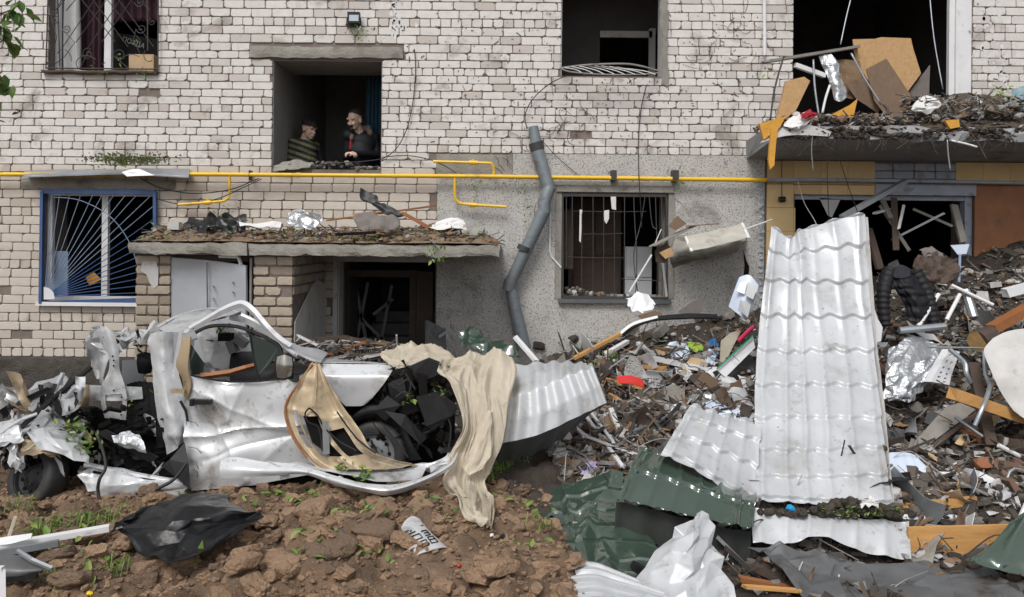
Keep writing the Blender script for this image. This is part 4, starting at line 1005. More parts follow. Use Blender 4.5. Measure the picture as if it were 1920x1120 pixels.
# man in the striped pullover and flat cap, in three-quarter view
YM2 = .86
hc = P(579, 243, YM2 - .06)
fw = Vector((.86, -.50, -.22))
pr, g_, M = head(hc, fw, 1.06, 1)
pr += [('e', g_(0, -.008, .070), (.094, .112, .058), 1, M), ('e', g_(0, .082, .056), (.066, .058, .014), 1, M), ('e', g_(0, -.06, .02), (.082, .06, .06), 1, M)]
nb = P(574, 262, YM2)
def stripes(C):
    z = C[:, 2] + .25 * (C[:, 0] - nb.x)
    return np.where((z / .078 + .15 * np.sin(C[:, 0] * 9)) % 1.0 < .5, 2, 3)
S1, S2 = nb + Vector((-.13, -.14, -.08)), nb + Vector((.08, .14, -.09))
pr += [('e', nb + Vector((-.02, 0, -.13)), (.17, .19, .14), stripes), ('e', nb + Vector((-.03, -.01, -.30)), (.19, .19, .22), stripes), ('e', nb + Vector((-.02, 0, -.55)), (.19, .18, .22), stripes), ('c', S1, S2, .085, .085, stripes), ('c', nb + Vector((-.01, 0, -.04)), nb + Vector((0, 0, .02)), .072, .066, 3)]
E1, E2 = nb + Vector((-.18, -.16, -.36)), nb + Vector((.17, .17, -.34)); H1, H2 = nb + Vector((.03, -.24, -.50)), nb + Vector((.26, -.05, -.46))
pr += [('c', S1, E1, .075, .06, stripes), ('c', E1, H1, .058, .045, stripes), ('c', S2, E2, .072, .058, 3), ('c', E2, H2, .056, .044, 3)]
pr += hand(H1, (.8, -.4, -.2), (0, 0, 1)) + hand(H2, (.7, -.6, -.2), (0, 0, 1))
hx = nb.x - .02
pr += [('e', (hx, YM2, FL + .93), (.18, .17, .15), 4)]
for sgn in (-1, 1):
    hp = Vector((hx, YM2 + .09 * sgn, FL + .9)); kn = Vector((hx + .03, YM2 + .1 * sgn, FL + .48)); an = Vector((hx, YM2 + .1 * sgn, FL + .09))
    pr += [('c', hp, kn, .095, .062, 4), ('c', kn, an, .06, .042, 4), ('e', an + Vector((.07, -.02, -.045)), (.13, .048, .042), 4)]
figure(pr, [m_skin, m_hair, m_olive, m_knitd, m_jacket], 'person', 'person in an olive striped pullover and dark cap at the stair window', .0095)
# rubbish on the sill in front of them
mb = MB()
for k in range(90):
    px = rnd.uniform(512, 714); rock(mb, P(px, 317 - rnd.uniform(0, 12) * (1 if px < 660 else .3), rnd.uniform(.02, .5)), (rnd.uniform(.015, .05), .03, rnd.uniform(.01, .03)), 1)
tag(mb.build('sill_rubble', m_rubble), 'rubble on the sill below the two people', None, kind='stuff')
tag(MB().grid(sheet([[(514, 312, .0), (550, 300, .05), (585, 306, .0)], [(512, 320, -.06), (550, 318, -.07), (580, 312, -.05)]], 18, 8, crumple=.02, freq=14), .01).build('crumpled_rag', m_woodg), 'crumpled grey rag on the stair window sill', 'rag')

# ------------------------------------------------------------------ the wrecked white van
car = thing('wrecked_van', 'crushed white van without bonnet, facing right in front of the porch', 'van', P(430, 925, -2.7))
Y0, Y1 = -3.25, -1.78
def cp(name, rows, m=m_paint, th=.004, nu=26, nv=26, parent=None, **k):
    sk = k.pop('skip', None)
    sm = True
    if k.pop('facet', 0): k['facet'] = (7, 6, .022); k['crumple'] = .006; k['sharp'] = .0; nu, nv, sm = 41, 36, 22
    return MB().grid(sheet(rows, nu, nv, th, **k), th, skip=sk).build(name, m, parent or car, smooth=sm)
def crush(name, mats, n, box, sz, seed):
    r = random.Random(seed); mb = MB()
    for k in range(n):
        c = P(r.uniform(box[0], box[2]), r.uniform(box[1], box[3]), r.uniform(box[4], box[5])); s_ = r.uniform(*sz)
        q = Matrix.Rotation(r.uniform(0, 6.3), 3, 'Y') @ Matrix.Rotation(r.gauss(0, .7), 3, 'X'); w = s_ * r.uniform(.12, .4)
        rows = [[c + q @ Vector(((u - .5) * s_ * 2 + r.uniform(-1, 1) * s_ * .3, r.uniform(-1, 1) * s_ * .35, (v - .5) * w * 2 + r.uniform(-1, 1) * w * .3)) for u in (0, .33, .66, 1)] for v in (0, .5, 1)]
        mb.grid(resamp(rows, 9, 6, True, True), .003, m=k % len(mats))
    return tag(mb.build(name, mats, car, smooth=22), None, None, kind='stuff')
# near side door skin: bulged and dented
def dents(U, V):
    cr = lambda a, b, c, w, h: h * np.exp(-np.abs(a * U + b * V - c) / w)           # a sharp crease
    return (.02 * vn(U * 5, V * 5, 3) - .035 * np.exp(-((U - .5)**2 / .06 + (V - .30)**2 / .03)) + .03 * np.exp(-((U - .85)**2 / .02 + (V - .45)**2 / .06)) - .03 * np.exp(-((U - .25)**2 / .03 + (V - .62)**2 / .01))
            + cr(.15, 1, .60, .05, .032) + cr(-.5, 1, .12, .05, .020) + cr(1, .35, .55, .05, .016) + cr(.9, -.5, .02, .04, .02) - cr(.3, 1, .84, .03, .018) + cr(1, .8, 1.3, .03, .012))
door = cp('door', [[(357, 704, Y0 + .02), (400, 712, Y0 + .03), (450, 716, Y0 + .02), (523, 711, Y0), (590, 692, Y0 + .02)],
              [(347, 745, Y0), (400, 750, Y0 - .01), (450, 752, Y0 - .01), (523, 750, Y0 - .02), (600, 740, Y0)],
              [(346, 800, Y0), (400, 805, Y0 + .02), (450, 800, Y0 + .02), (523, 800, Y0 + .01), (610, 800, Y0)],
              [(347, 850, Y0 - .02), (400, 855, Y0 - .02), (450, 850, Y0 - .03), (530, 845, Y0 - .03), (615, 840, Y0)],
              [(358, 922, Y0 - .02), (400, 918, Y0), (450, 910, Y0 + .02), (540, 898, Y0), (640, 880, Y0)]], nu=90, nv=90, disp=dents, crumple=.006, sharp=.008, freq=4.4)
MB().tube([P(358, 704, Y0 - .01), P(430, 716, Y0 - .01), P(523, 711, Y0 - .03), P(588, 692, Y0)], .008, 6, smooth=4).build('window_strip', m_blackp, door)
MB().boxr(P(364, 759, Y0 - .085), P(398, 748, Y0 - .03)).boxr(P(355, 762, Y0 - .08), P(367, 747, Y0 - .02)).build('door_handle', m_blackp, door)
for (a, b) in (((352, 838), (378, 850)), ((356, 862), (372, 880)), ((362, 880), (370, 895)), ((352, 790), (372, 800))):
    MB().tube([P(*a, Y0 - .045), P((a[0] + b[0]) / 2 + 4, (a[1] + b[1]) / 2 - 3, Y0 - .05), P(*b, Y0 - .03)], .003, 5).build('scratch', m_greyd, door)
MB().poly([P(518, 873, Y0 - .04), P(535, 868, Y0 - .04), P(538, 888, Y0 - .03), P(522, 890, Y0 - .03)], .01).build('lock_recess', m_paintg, door)
cp('sill_underside', [[(300, 918, Y0 + .02), (450, 915, Y0 + .04), (640, 885, Y0 + .04)], [(300, 945, Y0 + .1), (450, 935, Y0 + .1), (640, 905, Y0 + .1)]], m_black, .02)
# window frame line, A pillar and roof rail (near side)
MB().tube([P(357, 618, Y0 + .06), P(380, 605, Y0 + .08), P(415, 585, Y0 + .12), P(440, 574, Y0 + .12), P(457, 571, Y0 + .12), P(474, 582, Y0 + .08), P(500, 612, Y0 + .02), P(522, 634, Y0), P(545, 650, Y0)], [.032, .03, .034, .036, .034, .032, .03, .032, .03], 5, smooth=6).build('roof_rail', m_paint, car, smooth=True)
MB().tube([P(366, 624, Y0 + .04), P(395, 612, Y0 + .08), P(440, 612, Y0 + .1), P(478, 624, Y0 + .08), P(520, 646, Y0 + .03), P(530, 668, Y0)], .016, 7, smooth=6).build('window_seal', m_blackp, car, smooth=True)
cp('windscreen_base', [[(522, 627, Y0 + .02), (560, 648, Y0 + .2), (596, 654, Y0 + .5), (616, 662, Y0 + .6)], [(530, 640, Y0 - .01), (560, 660, Y0 + .05), (590, 672, Y0 + .08), (606, 672, Y0 + .2)], [(538, 650, Y0 - .01), (560, 664, Y0), (585, 676, Y0), (602, 680, Y0 + .02)]], crumple=.006)
# far side roof rail and crushed roof skin
MB().tube([P(294, 618, Y0 + .3), P(330, 598, Y0 + .6), P(380, 584, Y0 + 1.0), P(432, 586, Y1 - .1), P(480, 606, Y1 - .1), P(520, 640, Y1 - .1), P(560, 668, Y1 - .2)], .03, 8, smooth=6).build('roof_rail', m_paint, car, smooth=True)
cp('roof', [[(298, 616, Y0 + .2), (345, 590, Y0 + .6), (392, 582, Y0 + 1.0), (440, 584, Y1 - .2)], [(320, 624, Y0 + .1), (350, 604, Y0 + .3), (400, 590, Y0 + .6), (450, 590, Y0 + .9)], [(350, 626, Y0 + .06), (375, 612, Y0 + .12), (415, 594, Y0 + .16), (452, 582, Y0 + .2)]], crumple=.025, freq=6, m=m_paintg)
cp('roof', [[(430, 588, Y1 - .3), (470, 600, Y1 - .2), (520, 628, Y1 - .1), (548, 650, Y1 - .1)], [(430, 600, Y1 - .3), (465, 610, Y1 - .2), (515, 638, Y1 - .1), (540, 655, Y1 - .1)]], crumple=.012, freq=6)
# B pillar and tan trim
cp('pillar', [[(283, 626, Y0 + .12), (302, 622, Y0 + .02), (322, 626, Y0 + .1)], [(286, 690, Y0 + .10), (306, 690, Y0), (324, 690, Y0 + .08)], [(294, 754, Y0 + .08), (312, 755, Y0 - .03), (332, 752, Y0 + .06)], [(304, 805, Y0 + .08), (326, 800, Y0 - .03), (346, 795, Y0 + .04)], [(316, 852, Y0 + .08), (332, 840, Y0 - .02), (344, 828, Y0 + .04)]], nu=30, nv=60, crumple=.012, sharp=.02, freq=7)
cp('door_edge', [[(336, 622, Y0 + .04), (344, 618, Y0 + .0)], [(324, 690, Y0 + .06), (334, 690, Y0)], [(332, 745, Y0 + .05), (346, 745, Y0)], [(340, 800, Y0 + .05), (349, 800, Y0)]], m_paintg, nu=8, nv=30, crumple=.008, freq=9)
cp('pillar_trim', [[(342, 631, Y0 - .02), (357, 632, Y0 - .05)], [(336, 660, Y0 - .03), (355, 660, Y0 - .06)], [(330, 685, Y0 - .03), (352, 690, Y0 - .06)], [(340, 712, Y0 - .02), (357, 722, Y0 - .05)], [(345, 745, Y0), (350, 750, Y0 - .02)]], m_primer, nu=8, nv=30, crumple=.006, th=.012)
MB().bar(P(322, 733, Y0 - .05), P(347, 734, Y0 - .06), .03, .035).build('hinge', m_primer, car)
MB().tube([P(338, 752, Y0 - .03), P(348, 770, Y0 - .03), P(352, 790, Y0 - .04)], .012, 6).build('check_strap', m_blackp, car)
# cabin: floor, far door, airbag, seats, quarter glass, mirror
MB().boxr(P(150, 930, Y0 + .12), (P(660, 880, Y0).x, Y1, .16)).build('floor_pan', m_black, car)  # black floor paints in the shade of the van interior
cp('far_door', [[(350, 640, Y1), (430, 620, Y1), (520, 645, Y1), (640, 690, Y1)], [(350, 720, Y1 + .03), (430, 720, Y1 + .03), (520, 720, Y1 + .03), (640, 720, Y1)], [(350, 860, Y1), (430, 860, Y1), (520, 860, Y1), (640, 860, Y1)]], m_seatg, crumple=.03, freq=4, skip=lambda u, v: .06 < u < .9 and .04 < v < .36)
cp('airbag', [[(378, 622, Y1 - .35), (410, 612, Y1 - .3), (440, 618, Y1 - .3), (470, 640, Y1 - .3)], [(375, 650, Y1 - .5), (410, 650, Y1 - .62), (445, 650, Y1 - .6), (478, 660, Y1 - .4)], [(385, 680, Y1 - .5), (415, 685, Y1 - .66), (450, 685, Y1 - .62), (482, 690, Y1 - .4)], [(395, 715, Y1 - .4), (420, 715, Y1 - .5), (450, 715, Y1 - .5), (485, 712, Y1 - .4)]], m_dacron, nu=50, nv=50, crumple=.03, sharp=.04, freq=9)
crush('cabin_scraps', [m_blackp, m_airbag, m_seatg, m_black, m_dacron], 26, (385, 630, 500, 712, -2.5, -2.2), (.03, .10), 12)
MB().poly([P(355, 642, Y0 + .14), P(396, 700, Y0 + .1), P(356, 704, Y0 + .1)], .006).build('rear_glass', m_glass, car)
MB().poly([P(470, 628, Y0 + .06), P(523, 650, Y0 + .02), P(526, 662, Y0 + .02), P(500, 688, Y0 + .03), P(482, 706, Y0 + .05)], .006).build('quarter_glass', m_glass, car)
MB().tube([P(468, 622, Y0 + .06), P(476, 670, Y0 + .06), P(486, 715, Y0 + .05)], .012, 6).build('quarter_bar', m_blackp, car)
cp('dashboard', [[(440, 640, Y1 - .2), (500, 660, Y1 - .2), (590, 690, Y1 - .2)], [(430, 690, Y0 + .5), (500, 690, Y0 + .4), (600, 700, Y0 + .3)], [(440, 800, Y0 + .5), (500, 800, Y0 + .4), (600, 800, Y0 + .3)]], m_blackp, .03)
for k, (px, py) in enumerate(((424, 632), (452, 640), (436, 650))): MB().box(P(px, py, Y1 - .7), (.12, .1, .07), Matrix.Rotation(.6 * k, 3, 'Y')).build('visor', m_seatg if k else m_seat, car)
mi = thing_m = MB().grid(sheet([[(519, 666, Y0 - .20), (534, 662, Y0 - .24), (548, 667, Y0 - .20)], [(515, 688, Y0 - .22), (533, 688, Y0 - .28), (551, 688, Y0 - .22)], [(518, 710, Y0 - .20), (532, 713, Y0 - .24), (548, 707, Y0 - .20)]], 14, 14), .07).build('door_mirror', m_blackp, car, smooth=True)
MB().grid(sheet([[(520, 669, Y0 - .235), (533, 666, Y0 - .262), (547, 670, Y0 - .235)], [(517.5, 688, Y0 - .25), (533, 688, Y0 - .285), (548.5, 688, Y0 - .25)], [(520, 708, Y0 - .235), (532, 710, Y0 - .262), (546, 705, Y0 - .235)]], 12, 12), .004).build('mirror_glass', m_mirror, mi, smooth=True)
MB().bar(P(545, 705, Y0 - .16), P(556, 712, Y0), .05, .05).build('mirror_arm', m_blackp, mi)
# seats at the back
st = cp('seat_back', [[(238, 722, -2.6), (262, 716, -2.6), (296, 720, -2.6)], [(236, 760, -2.75), (265, 760, -2.8), (302, 760, -2.75)], [(240, 806, -2.8), (270, 806, -2.85), (308, 806, -2.8)]], m_seat, .09, nu=30, disp=lambda U, V: .012 * np.abs(np.sin(U * 22)))
cp('headrest', [[(258, 664, -2.6), (272, 660, -2.62), (285, 664, -2.6)], [(256, 680, -2.64), (272, 680, -2.68), (287, 680, -2.64)], [(259, 700, -2.6), (272, 702, -2.62), (284, 699, -2.6)]], m_seat, .08, parent=st)
cp('side_panel', [[(229, 676, -2.3), (262, 674, -2.3)], [(228, 724, -2.35), (272, 726, -2.35)]], m_seatg, .02)
MB().tube([P(300, 700, -2.7), P(302, 760, -2.9), P(305, 840, -3.0)], .05, 8).build('seat_frame', m_seat, car)
# wheels
def wheel(name, c, r, w, ax, parent, rm=m_seatg):
    ax = Vector(ax).normalized(); Q = ax.to_track_quat('Z', 'Y').to_matrix(); c = Vector(c)
    def lathe(pr, n, m, nm, par, sm=True):
        V = []; fs = []
        for (rr, h) in pr:
            for j in range(n): V.append(c + Q @ Vector((rr * math.cos(2*math.pi*j/n), rr * math.sin(2*math.pi*j/n), h)))
        k = len(pr)
        for i in range(k - 1):
            for j in range(n): fs.append((i*n + j, i*n + (j+1) % n, (i+1)*n + (j+1) % n, (i+1)*n + j))
        return MB().add(V, fs).build(nm, m, par, smooth=sm)
    e = lathe([(r*.66, -w*.5), (r*.8, -w*.54), (r*.93, -w*.48), (r*.985, -w*.36), (r, -w*.2), (r, w*.2), (r*.985, w*.36), (r*.93, w*.48), (r*.8, w*.54), (r*.66, w*.5), (r*.62, w*.3), (r*.62, -w*.3), (r*.66, -w*.5)], 48, m_rubber, name, parent)
    lathe([(r*.67, w*.46), (r*.62, w*.44), (r*.58, w*.3), (r*.45, w*.22), (r*.30, w*.32), (r*.22, w*.34), (r*.20, w*.30), (.001, w*.30)], 36, rm, 'rim', e)
    for j in range(9):
        a = 2 * math.pi * j / 9
        q = c + Q @ Vector((r*.46*math.cos(a), r*.46*math.sin(a), w*.245)); t = Q @ Vector((0, 0, 1))
        MB().tube([q, q + t * .006], r*.06, 8).build('rim_hole_shade', m_black, e)  # solid black discs paint the shade of holes on the rim
    for j in range(4):
        a = 2 * math.pi * j / 4 + .4
        q = c + Q @ Vector((r*.25*math.cos(a), r*.25*math.sin(a), w*.33)); t = Q @ Vector((0, 0, 1))
        MB().tube([q, q + t * .012], .009, 6).build('wheel_nut', m_iron, e)
    return e
wheel('wheel', P(706, 848, Y0 + .16), .275, .18, (-.12, -1, .06), car)
wheel('wheel', P(72, 893, -3.24), .275, .19, (-.42, -.85, .30), car, m_blackp)  # rear rim is black: the shadow over it is put into its colour
crush('crushed_tail_metal', [m_paintg, m_paint, m_blackp, m_iron, m_paintg, m_primer, m_blackp], 90, (-10, 725, 160, 860, -3.35, -2.7), (.05, .16), 5)
crush('crushed_tail_metal', [m_blackp, m_paintg, m_black, m_blackp], 40, (40, 800, 300, 905, -3.3, -2.9), (.05, .15), 6)
crush('crushed_roof_metal', [m_paint, m_paintg, m_paint, m_blackp], 16, (160, 615, 300, 655, -2.9, -2.6), (.05, .12), 8)
crush('crushed_front_metal', [m_blackp, m_black, m_rubber, m_blackp, m_iron], 80, (700, 690, 850, 850, -3.2, -2.9), (.04, .12), 9)

# front wing, arch liner, engine bay
cp('wing', [[(590, 682, Y0 + .1), (630, 683, Y0 + .1), (680, 683, Y0 + .1), (722, 684, Y0 + .1), (738, 692, Y0 + .1)], [(598, 700, Y0 + .01), (630, 700, Y0), (676, 700, Y0), (712, 702, Y0), (730, 704, Y0)], [(612, 712, Y0 - .02), (640, 712, Y0 - .03), (670, 712, Y0 - .03), (705, 716, Y0 - .02), (718, 722, Y0 - .02)], [(632, 745, Y0), (645, 742, Y0), (668, 742, Y0), (690, 745, Y0), (700, 744, Y0)], [(648, 762, Y0 + .02), (656, 762, Y0 + .02), (668, 762, Y0 + .02), (680, 761, Y0 + .02), (690, 755, Y0 + .02)]], nu=30, nv=30, crumple=.003)
cp('bonnet_edge', [[(600, 680, Y0 + .1), (660, 680, Y0 + .1), (725, 682, Y0 + .1)], [(612, 672, Y0 + .5), (660, 676, Y0 + .6), (716, 680, Y0 + .5)]], m_paint)
cp('wheel_arch', [[(688, 760, Y0 + .06), (720, 762, Y0 + .04), (752, 790, Y0 + .04), (772, 830, Y0 + .04), (790, 862, Y0 + .06)], [(640, 800, Y0 + .12), (700, 784, Y0 + .1), (742, 806, Y0 + .1), (758, 840, Y0 + .1), (764, 866, Y0 + .1)], [(640, 830, Y0 + .6), (700, 800, Y0 + .6), (735, 815, Y0 + .6), (750, 850, Y0 + .6), (755, 880, Y0 + .6)]], m_blackp, .01, crumple=.01, freq=5)
MB().boxr((P(600, 800, Y0).x, Y0 + .45, .12), (P(835, 800, Y0).x, Y1 - .3, rz(716, 760, Y0 + .5))).build('engine_block', m_black, car)
eng = [('radiator', [(700, 770), (726, 742), (752, 760), (722, 790)], .02, m_blackp, -.02), ('headlamp_bowl', [(726, 720), (756, 708), (764, 745), (735, 752)], .05, m_blackp, .02),
       ('bumper_mount', [(780, 745), (820, 735), (858, 762), (846, 780), (800, 800)], .04, m_blackp, -.06), ('bracket', [(720, 770), (760, 778), (800, 822), (788, 834), (752, 800)], .03, m_blackp, -.03),
       ('engine_cover', [(766, 688), (800, 674), (826, 684), (820, 704), (800, 712), (772, 704)], .12, m_blackp, .1), ('strut', [(782, 700), (800, 704), (802, 752), (788, 750)], .05, m_black, .04),
       ('cross_member', [(790, 795), (850, 765), (862, 770), (812, 806)], .04, m_blackp, -.05), ('battery_tray', [(740, 752), (772, 742), (786, 770), (752, 782)], .06, m_black, 0), ('side_baffle', [(690, 762), (715, 734), (770, 690), (776, 720), (730, 770)], .02, m_black, .08)]
for n_, pts, th, m, dy in eng: MB().poly([P(px, py, Y0 + dy + rnd.uniform(-.02, .02)) for px, py in pts], th).build(n_, m, car)
for pts in ([(735, 715), (750, 722), (765, 712), (778, 730)], [(742, 745), (760, 735), (770, 750)], [(760, 700), (770, 720), (765, 745)], [(720, 800), (745, 830), (765, 858)], [(800, 760), (830, 775), (845, 800), (840, 850)]):
    MB().tube([P(px, py, Y0 - .04) for px, py in pts], .008, 6, smooth=5).build('hose', m_cable, car)
mb = MB()
for k in range(60): mb.box(P(rnd.uniform(705, 850), rnd.uniform(700, 835), Y0 + rnd.uniform(.06, .35)), (rnd.uniform(.02, .09), rnd.uniform(.02, .06), rnd.uniform(.015, .06)), Matrix.Rotation(rnd.uniform(0, 3), 3, 'Y') @ Matrix.Rotation(rnd.uniform(0, 3), 3, 'X'))
tag(mb.build('engine_clutter', m_blackp, car), None, None, kind='stuff')
cp('front_corner', [[(800, 870, Y0 - .05), (838, 858, Y0 - .08), (850, 842, Y0 - .05)], [(770, 878, Y0 - .1), (838, 866, Y0 - .12), (860, 850, Y0 - .08)], [(800, 886, Y0 - .1), (842, 872, Y0 - .14), (862, 858, Y0 - .1)]], m_paint, crumple=.02, freq=9, facet=1)
# crumpled sill and tail
cp('sill', [[(146, 880, -3.28), (200, 872, -3.3), (270, 884, -3.3), (340, 898, -3.3)], [(150, 900, -3.4), (200, 900, -3.42), (270, 905, -3.4), (345, 915, -3.35)], [(168, 925, -3.38), (210, 930, -3.4), (270, 931, -3.38), (350, 928, -3.3)]], m_paint, nu=60, nv=24, crumple=.035, sharp=.02, freq=8, facet=1)
MB().tube([P(160, 872, -3.3), P(200, 880, -3.33), P(250, 890, -3.33), P(318, 902, -3.32)], .025, 8, smooth=4).build('sill_tube', m_paintg, car, smooth=True)
MB().tube([P(175, 885, -3.36), P(230, 893, -3.36), P(310, 905, -3.35)], .012, 6).build('sill_seal', m_black, car)
cp('quarter_pillar', [[(176, 622, -2.9), (196, 612, -2.92), (214, 626, -2.9)], [(196, 650, -2.9), (210, 652, -2.93), (222, 655, -2.9)], [(205, 690, -2.9), (214, 690, -2.93), (224, 690, -2.9)], [(190, 728, -2.9), (214, 725, -2.93), (234, 724, -2.9)], [(190, 755, -2.9), (214, 755, -2.93), (238, 752, -2.9)], [(196, 784, -2.9), (216, 786, -2.93), (236, 788, -2.9)]], m_paint, nu=30, nv=60, crumple=.006, freq=9, skip=lambda u, v: .22 < u < .78 and .70 < v < .90)
cp('window_ledge', [[(166, 722, -2.86), (215, 724, -2.88), (266, 726, -2.8)], [(166, 750, -2.88), (215, 752, -2.9), (268, 748, -2.8)]], m_paint, crumple=.01, freq=6)
for k, q in enumerate(((211, 668), (213, 676), (213, 686), (228, 745), (229, 760), (227, 778), (213, 732))): MB().tube([P(*q, -2.945), P(*q, -2.93)], .008, 7).build('bolt_hole_shade', m_black, car)  # black discs on the surface paint the shade of holes
cp('torn_panel', [[(154, 640, -2.8), (172, 622, -2.85), (186, 612, -2.9)], [(160, 660, -2.8), (182, 648, -2.82), (205, 650, -2.9)], [(170, 676, -2.7), (186, 680, -2.75), (200, 690, -2.9)], [(180, 710, -2.7), (190, 716, -2.75), (196, 724, -2.9)]], m_paintg, crumple=.03, sharp=.02, freq=9, facet=1)
cp('roof_scrap', [[(214, 626, -2.7), (250, 622, -2.6), (284, 616, -2.7)], [(222, 640, -2.8), (250, 632, -2.75), (290, 632, -2.8)], [(230, 655, -2.75), (250, 644, -2.7), (286, 642, -2.7)]], m_paint, crumple=.05, sharp=.03, freq=9, facet=1)
cp('rear_wing', [[(20, 790, -3.1), (60, 772, -3.0), (90, 774, -3.0), (120, 792, -3.1)], [(40, 806, -3.2), (70, 800, -3.25), (105, 806, -3.25), (150, 822, -3.2)], [(56, 815, -3.42), (88, 826, -3.46), (125, 832, -3.46), (160, 840, -3.4)], [(70, 846, -3.48), (112, 846, -3.5), (140, 860, -3.5), (170, 872, -3.44)]], m_paint, nu=50, nv=40, crumple=.05, sharp=.035, freq=8, facet=1)
cp('rear_wing', [[(0, 800, -3.3), (30, 782, -3.2), (60, 790, -3.2)], [(-10, 820, -3.4), (20, 806, -3.4), (50, 812, -3.36)], [(-20, 845, -3.45), (14, 832, -3.5), (40, 828, -3.46)]], m_paint, crumple=.05, sharp=.04, freq=10, facet=1)
cp('inner_arch', [[(46, 826, -3.4), (90, 826, -3.4), (125, 838, -3.4)], [(36, 856, -3.5), (76, 852, -3.5), (104, 858, -3.46)]], m_primer, crumple=.03, freq=8, facet=1)
cp('bent_flange', [[(12, 838, -3.4), (26, 826, -3.45), (36, 840, -3.4)], [(20, 868, -3.45), (34, 860, -3.5), (44, 862, -3.45)], [(30, 886, -3.45), (38, 884, -3.48), (44, 878, -3.45)]], m_paint, crumple=.02, freq=10, facet=1)
cp('tail_panel', [[(40, 742, -2.7), (90, 712, -2.6), (120, 706, -2.6)], [(60, 770, -2.9), (110, 740, -2.9), (150, 726, -2.8)], [(86, 776, -3.0), (130, 776, -3.1), (166, 740, -2.9)]], m_paintg, nu=40, nv=30, crumple=.06, sharp=.05, freq=9, facet=1)
cp('tail_lamp_bowl', [[(150, 728, -2.95), (160, 722, -2.98), (168, 722, -2.95)], [(144, 745, -3.0), (158, 742, -3.04), (168, 745, -3.0)], [(140, 762, -2.95), (150, 766, -2.98), (166, 762, -2.95)]], m_primer, crumple=.01, freq=8)
cp('wheel_housing', [[(110, 790, -2.8), (190, 770, -2.6), (310, 800, -2.5)], [(130, 850, -2.9), (200, 850, -2.8), (310, 860, -2.8)]], m_black, .02, crumple=.03, freq=5)
for a, b, r_, m in (((-20, 858, -3.45), (171, 688, -3.05), .022, m_blackp), ((0, 812, -3.4), (70, 776, -3.3), .014, m_paint), ((100, 745, -2.95), (118, 700, -2.9), .018, m_paint), ((118, 700, -2.9), (113, 722, -2.9), .02, m_paint), ((120, 752, -2.95), (152, 720, -2.95), .022, m_paint), ((70, 800, -3.3), (90, 770, -3.15), .014, m_iron)):
    MB().tube([P(*a), (P(*a) + P(*b)) / 2 + Vector((0, 0, .02)), P(*b)], r_, 7, smooth=4).build('bent_strut', m, car, smooth=True)
MB().poly([P(346, 830, -3.32), P(318, 862, -3.4), P(302, 874, -3.4), P(330, 895, -3.42), P(357, 920, -3.42), P(354, 870, -3.38)], .006).build('torn_mat', m_blackp, car)
mb = MB()
for k in range(90):
    mb.box(P(rnd.uniform(130, 315), rnd.uniform(765, 875), rnd.uniform(-3.25, -2.9)), (rnd.uniform(.03, .13), rnd.uniform(.02, .06), rnd.uniform(.012, .04)), Matrix.Rotation(rnd.uniform(-.6, .6), 3, 'Y') @ Matrix.Rotation(rnd.uniform(0, 3), 3, 'Z'))
tag(mb.build('cabin_clutter', m_black, car), None, None, kind='stuff')
MB().poly([P(178, 812, -3.3), P(198, 806, -3.3), P(296, 858, -3.3), P(282, 868, -3.3)], .02).build('load_rail', m_blackp, car)
# things that lie on and in the wreck
tag(MB().grid(sheet([[(210, 818, -3.36), (236, 812, -3.36), (262, 822, -3.36)], [(214, 830, -3.42), (244, 832, -3.44), (272, 838, -3.42)], [(222, 836, -3.4), (250, 845, -3.42), (276, 848, -3.4)]], 24, 16, crumple=.025, sharp=.02, freq=12), .002).build('plastic_bag', m_foil), 'clear crinkled plastic bag in the crushed van tail', 'bag')
tag(MB().tube([P(376, 706, Y0 + .1), P(430, 699, Y0 + .12), P(460, 690, Y0 + .15), P(514, 676, Y0 + .3)], [.03, .026, .024, .02], 4).build('plank', m_woodr), 'reddish brown stick lying across the van window opening', 'plank')
cable('hose', 'black hose dangling from the crushed van tail to the mud', [(182, 815, -3.4), (192, 842, -3.45), (198, 875, -3.5), (186, 900, -3.55), (184, 925, -3.55), (194, 962, -3.6)], .014, m_cable, cat='hose')
cable('hose', 'black hose from the van sill to the polythene sheet', [(350, 868, -3.45), (325, 900, -3.5), (290, 920, -3.55), (273, 940, -3.6), (272, 968, -3.65)], .014, m_cable, cat='hose')
# loose inner door panel in front of the wheel
lp = thing('door_inner_panel', 'torn tan inner door panel leaning against the white van front wheel', 'car door', P(640, 880, Y0 - .3))
def sk(u, v):
    return (.28 < u < .55 and .45 < v < .78) or (.62 < u < .8 and .55 < v < .80) or (.18 < u < .27 and .42 < v < .7)
MB().grid(sheet([[(586, 683, Y0 - .10), (592, 679, Y0 - .12), (598, 684, Y0 - .10)], [(562, 716, Y0 - .16), (590, 725, Y0 - .2), (614, 716, Y0 - .14)], [(535, 762, Y0 - .2), (588, 770, Y0 - .26), (642, 760, Y0 - .18)], [(545, 812, Y0 - .26), (605, 822, Y0 - .32), (675, 806, Y0 - .24)], [(574, 858, Y0 - .34), (640, 860, Y0 - .38), (706, 850, Y0 - .3)], [(600, 880, Y0 - .4), (680, 882, Y0 - .42), (792, 874, Y0 - .3)]], 50, 64, crumple=.02, sharp=.012, freq=5, disp=lambda U, V: .022 * np.exp(-((U - .12)**2 / .002)) + .018 * np.exp(-((U - .86)**2 / .002)) + .016 * np.exp(-((V - .40 - .1 * U)**2 / .0006)) + .014 * np.exp(-((U - .6 + .2 * V)**2 / .001)) - .02 * np.exp(-((U - .4)**2 / .05 + (V - .25)**2 / .01))), .006, skip=sk).build('panel', m_primer, lp, smooth=True)
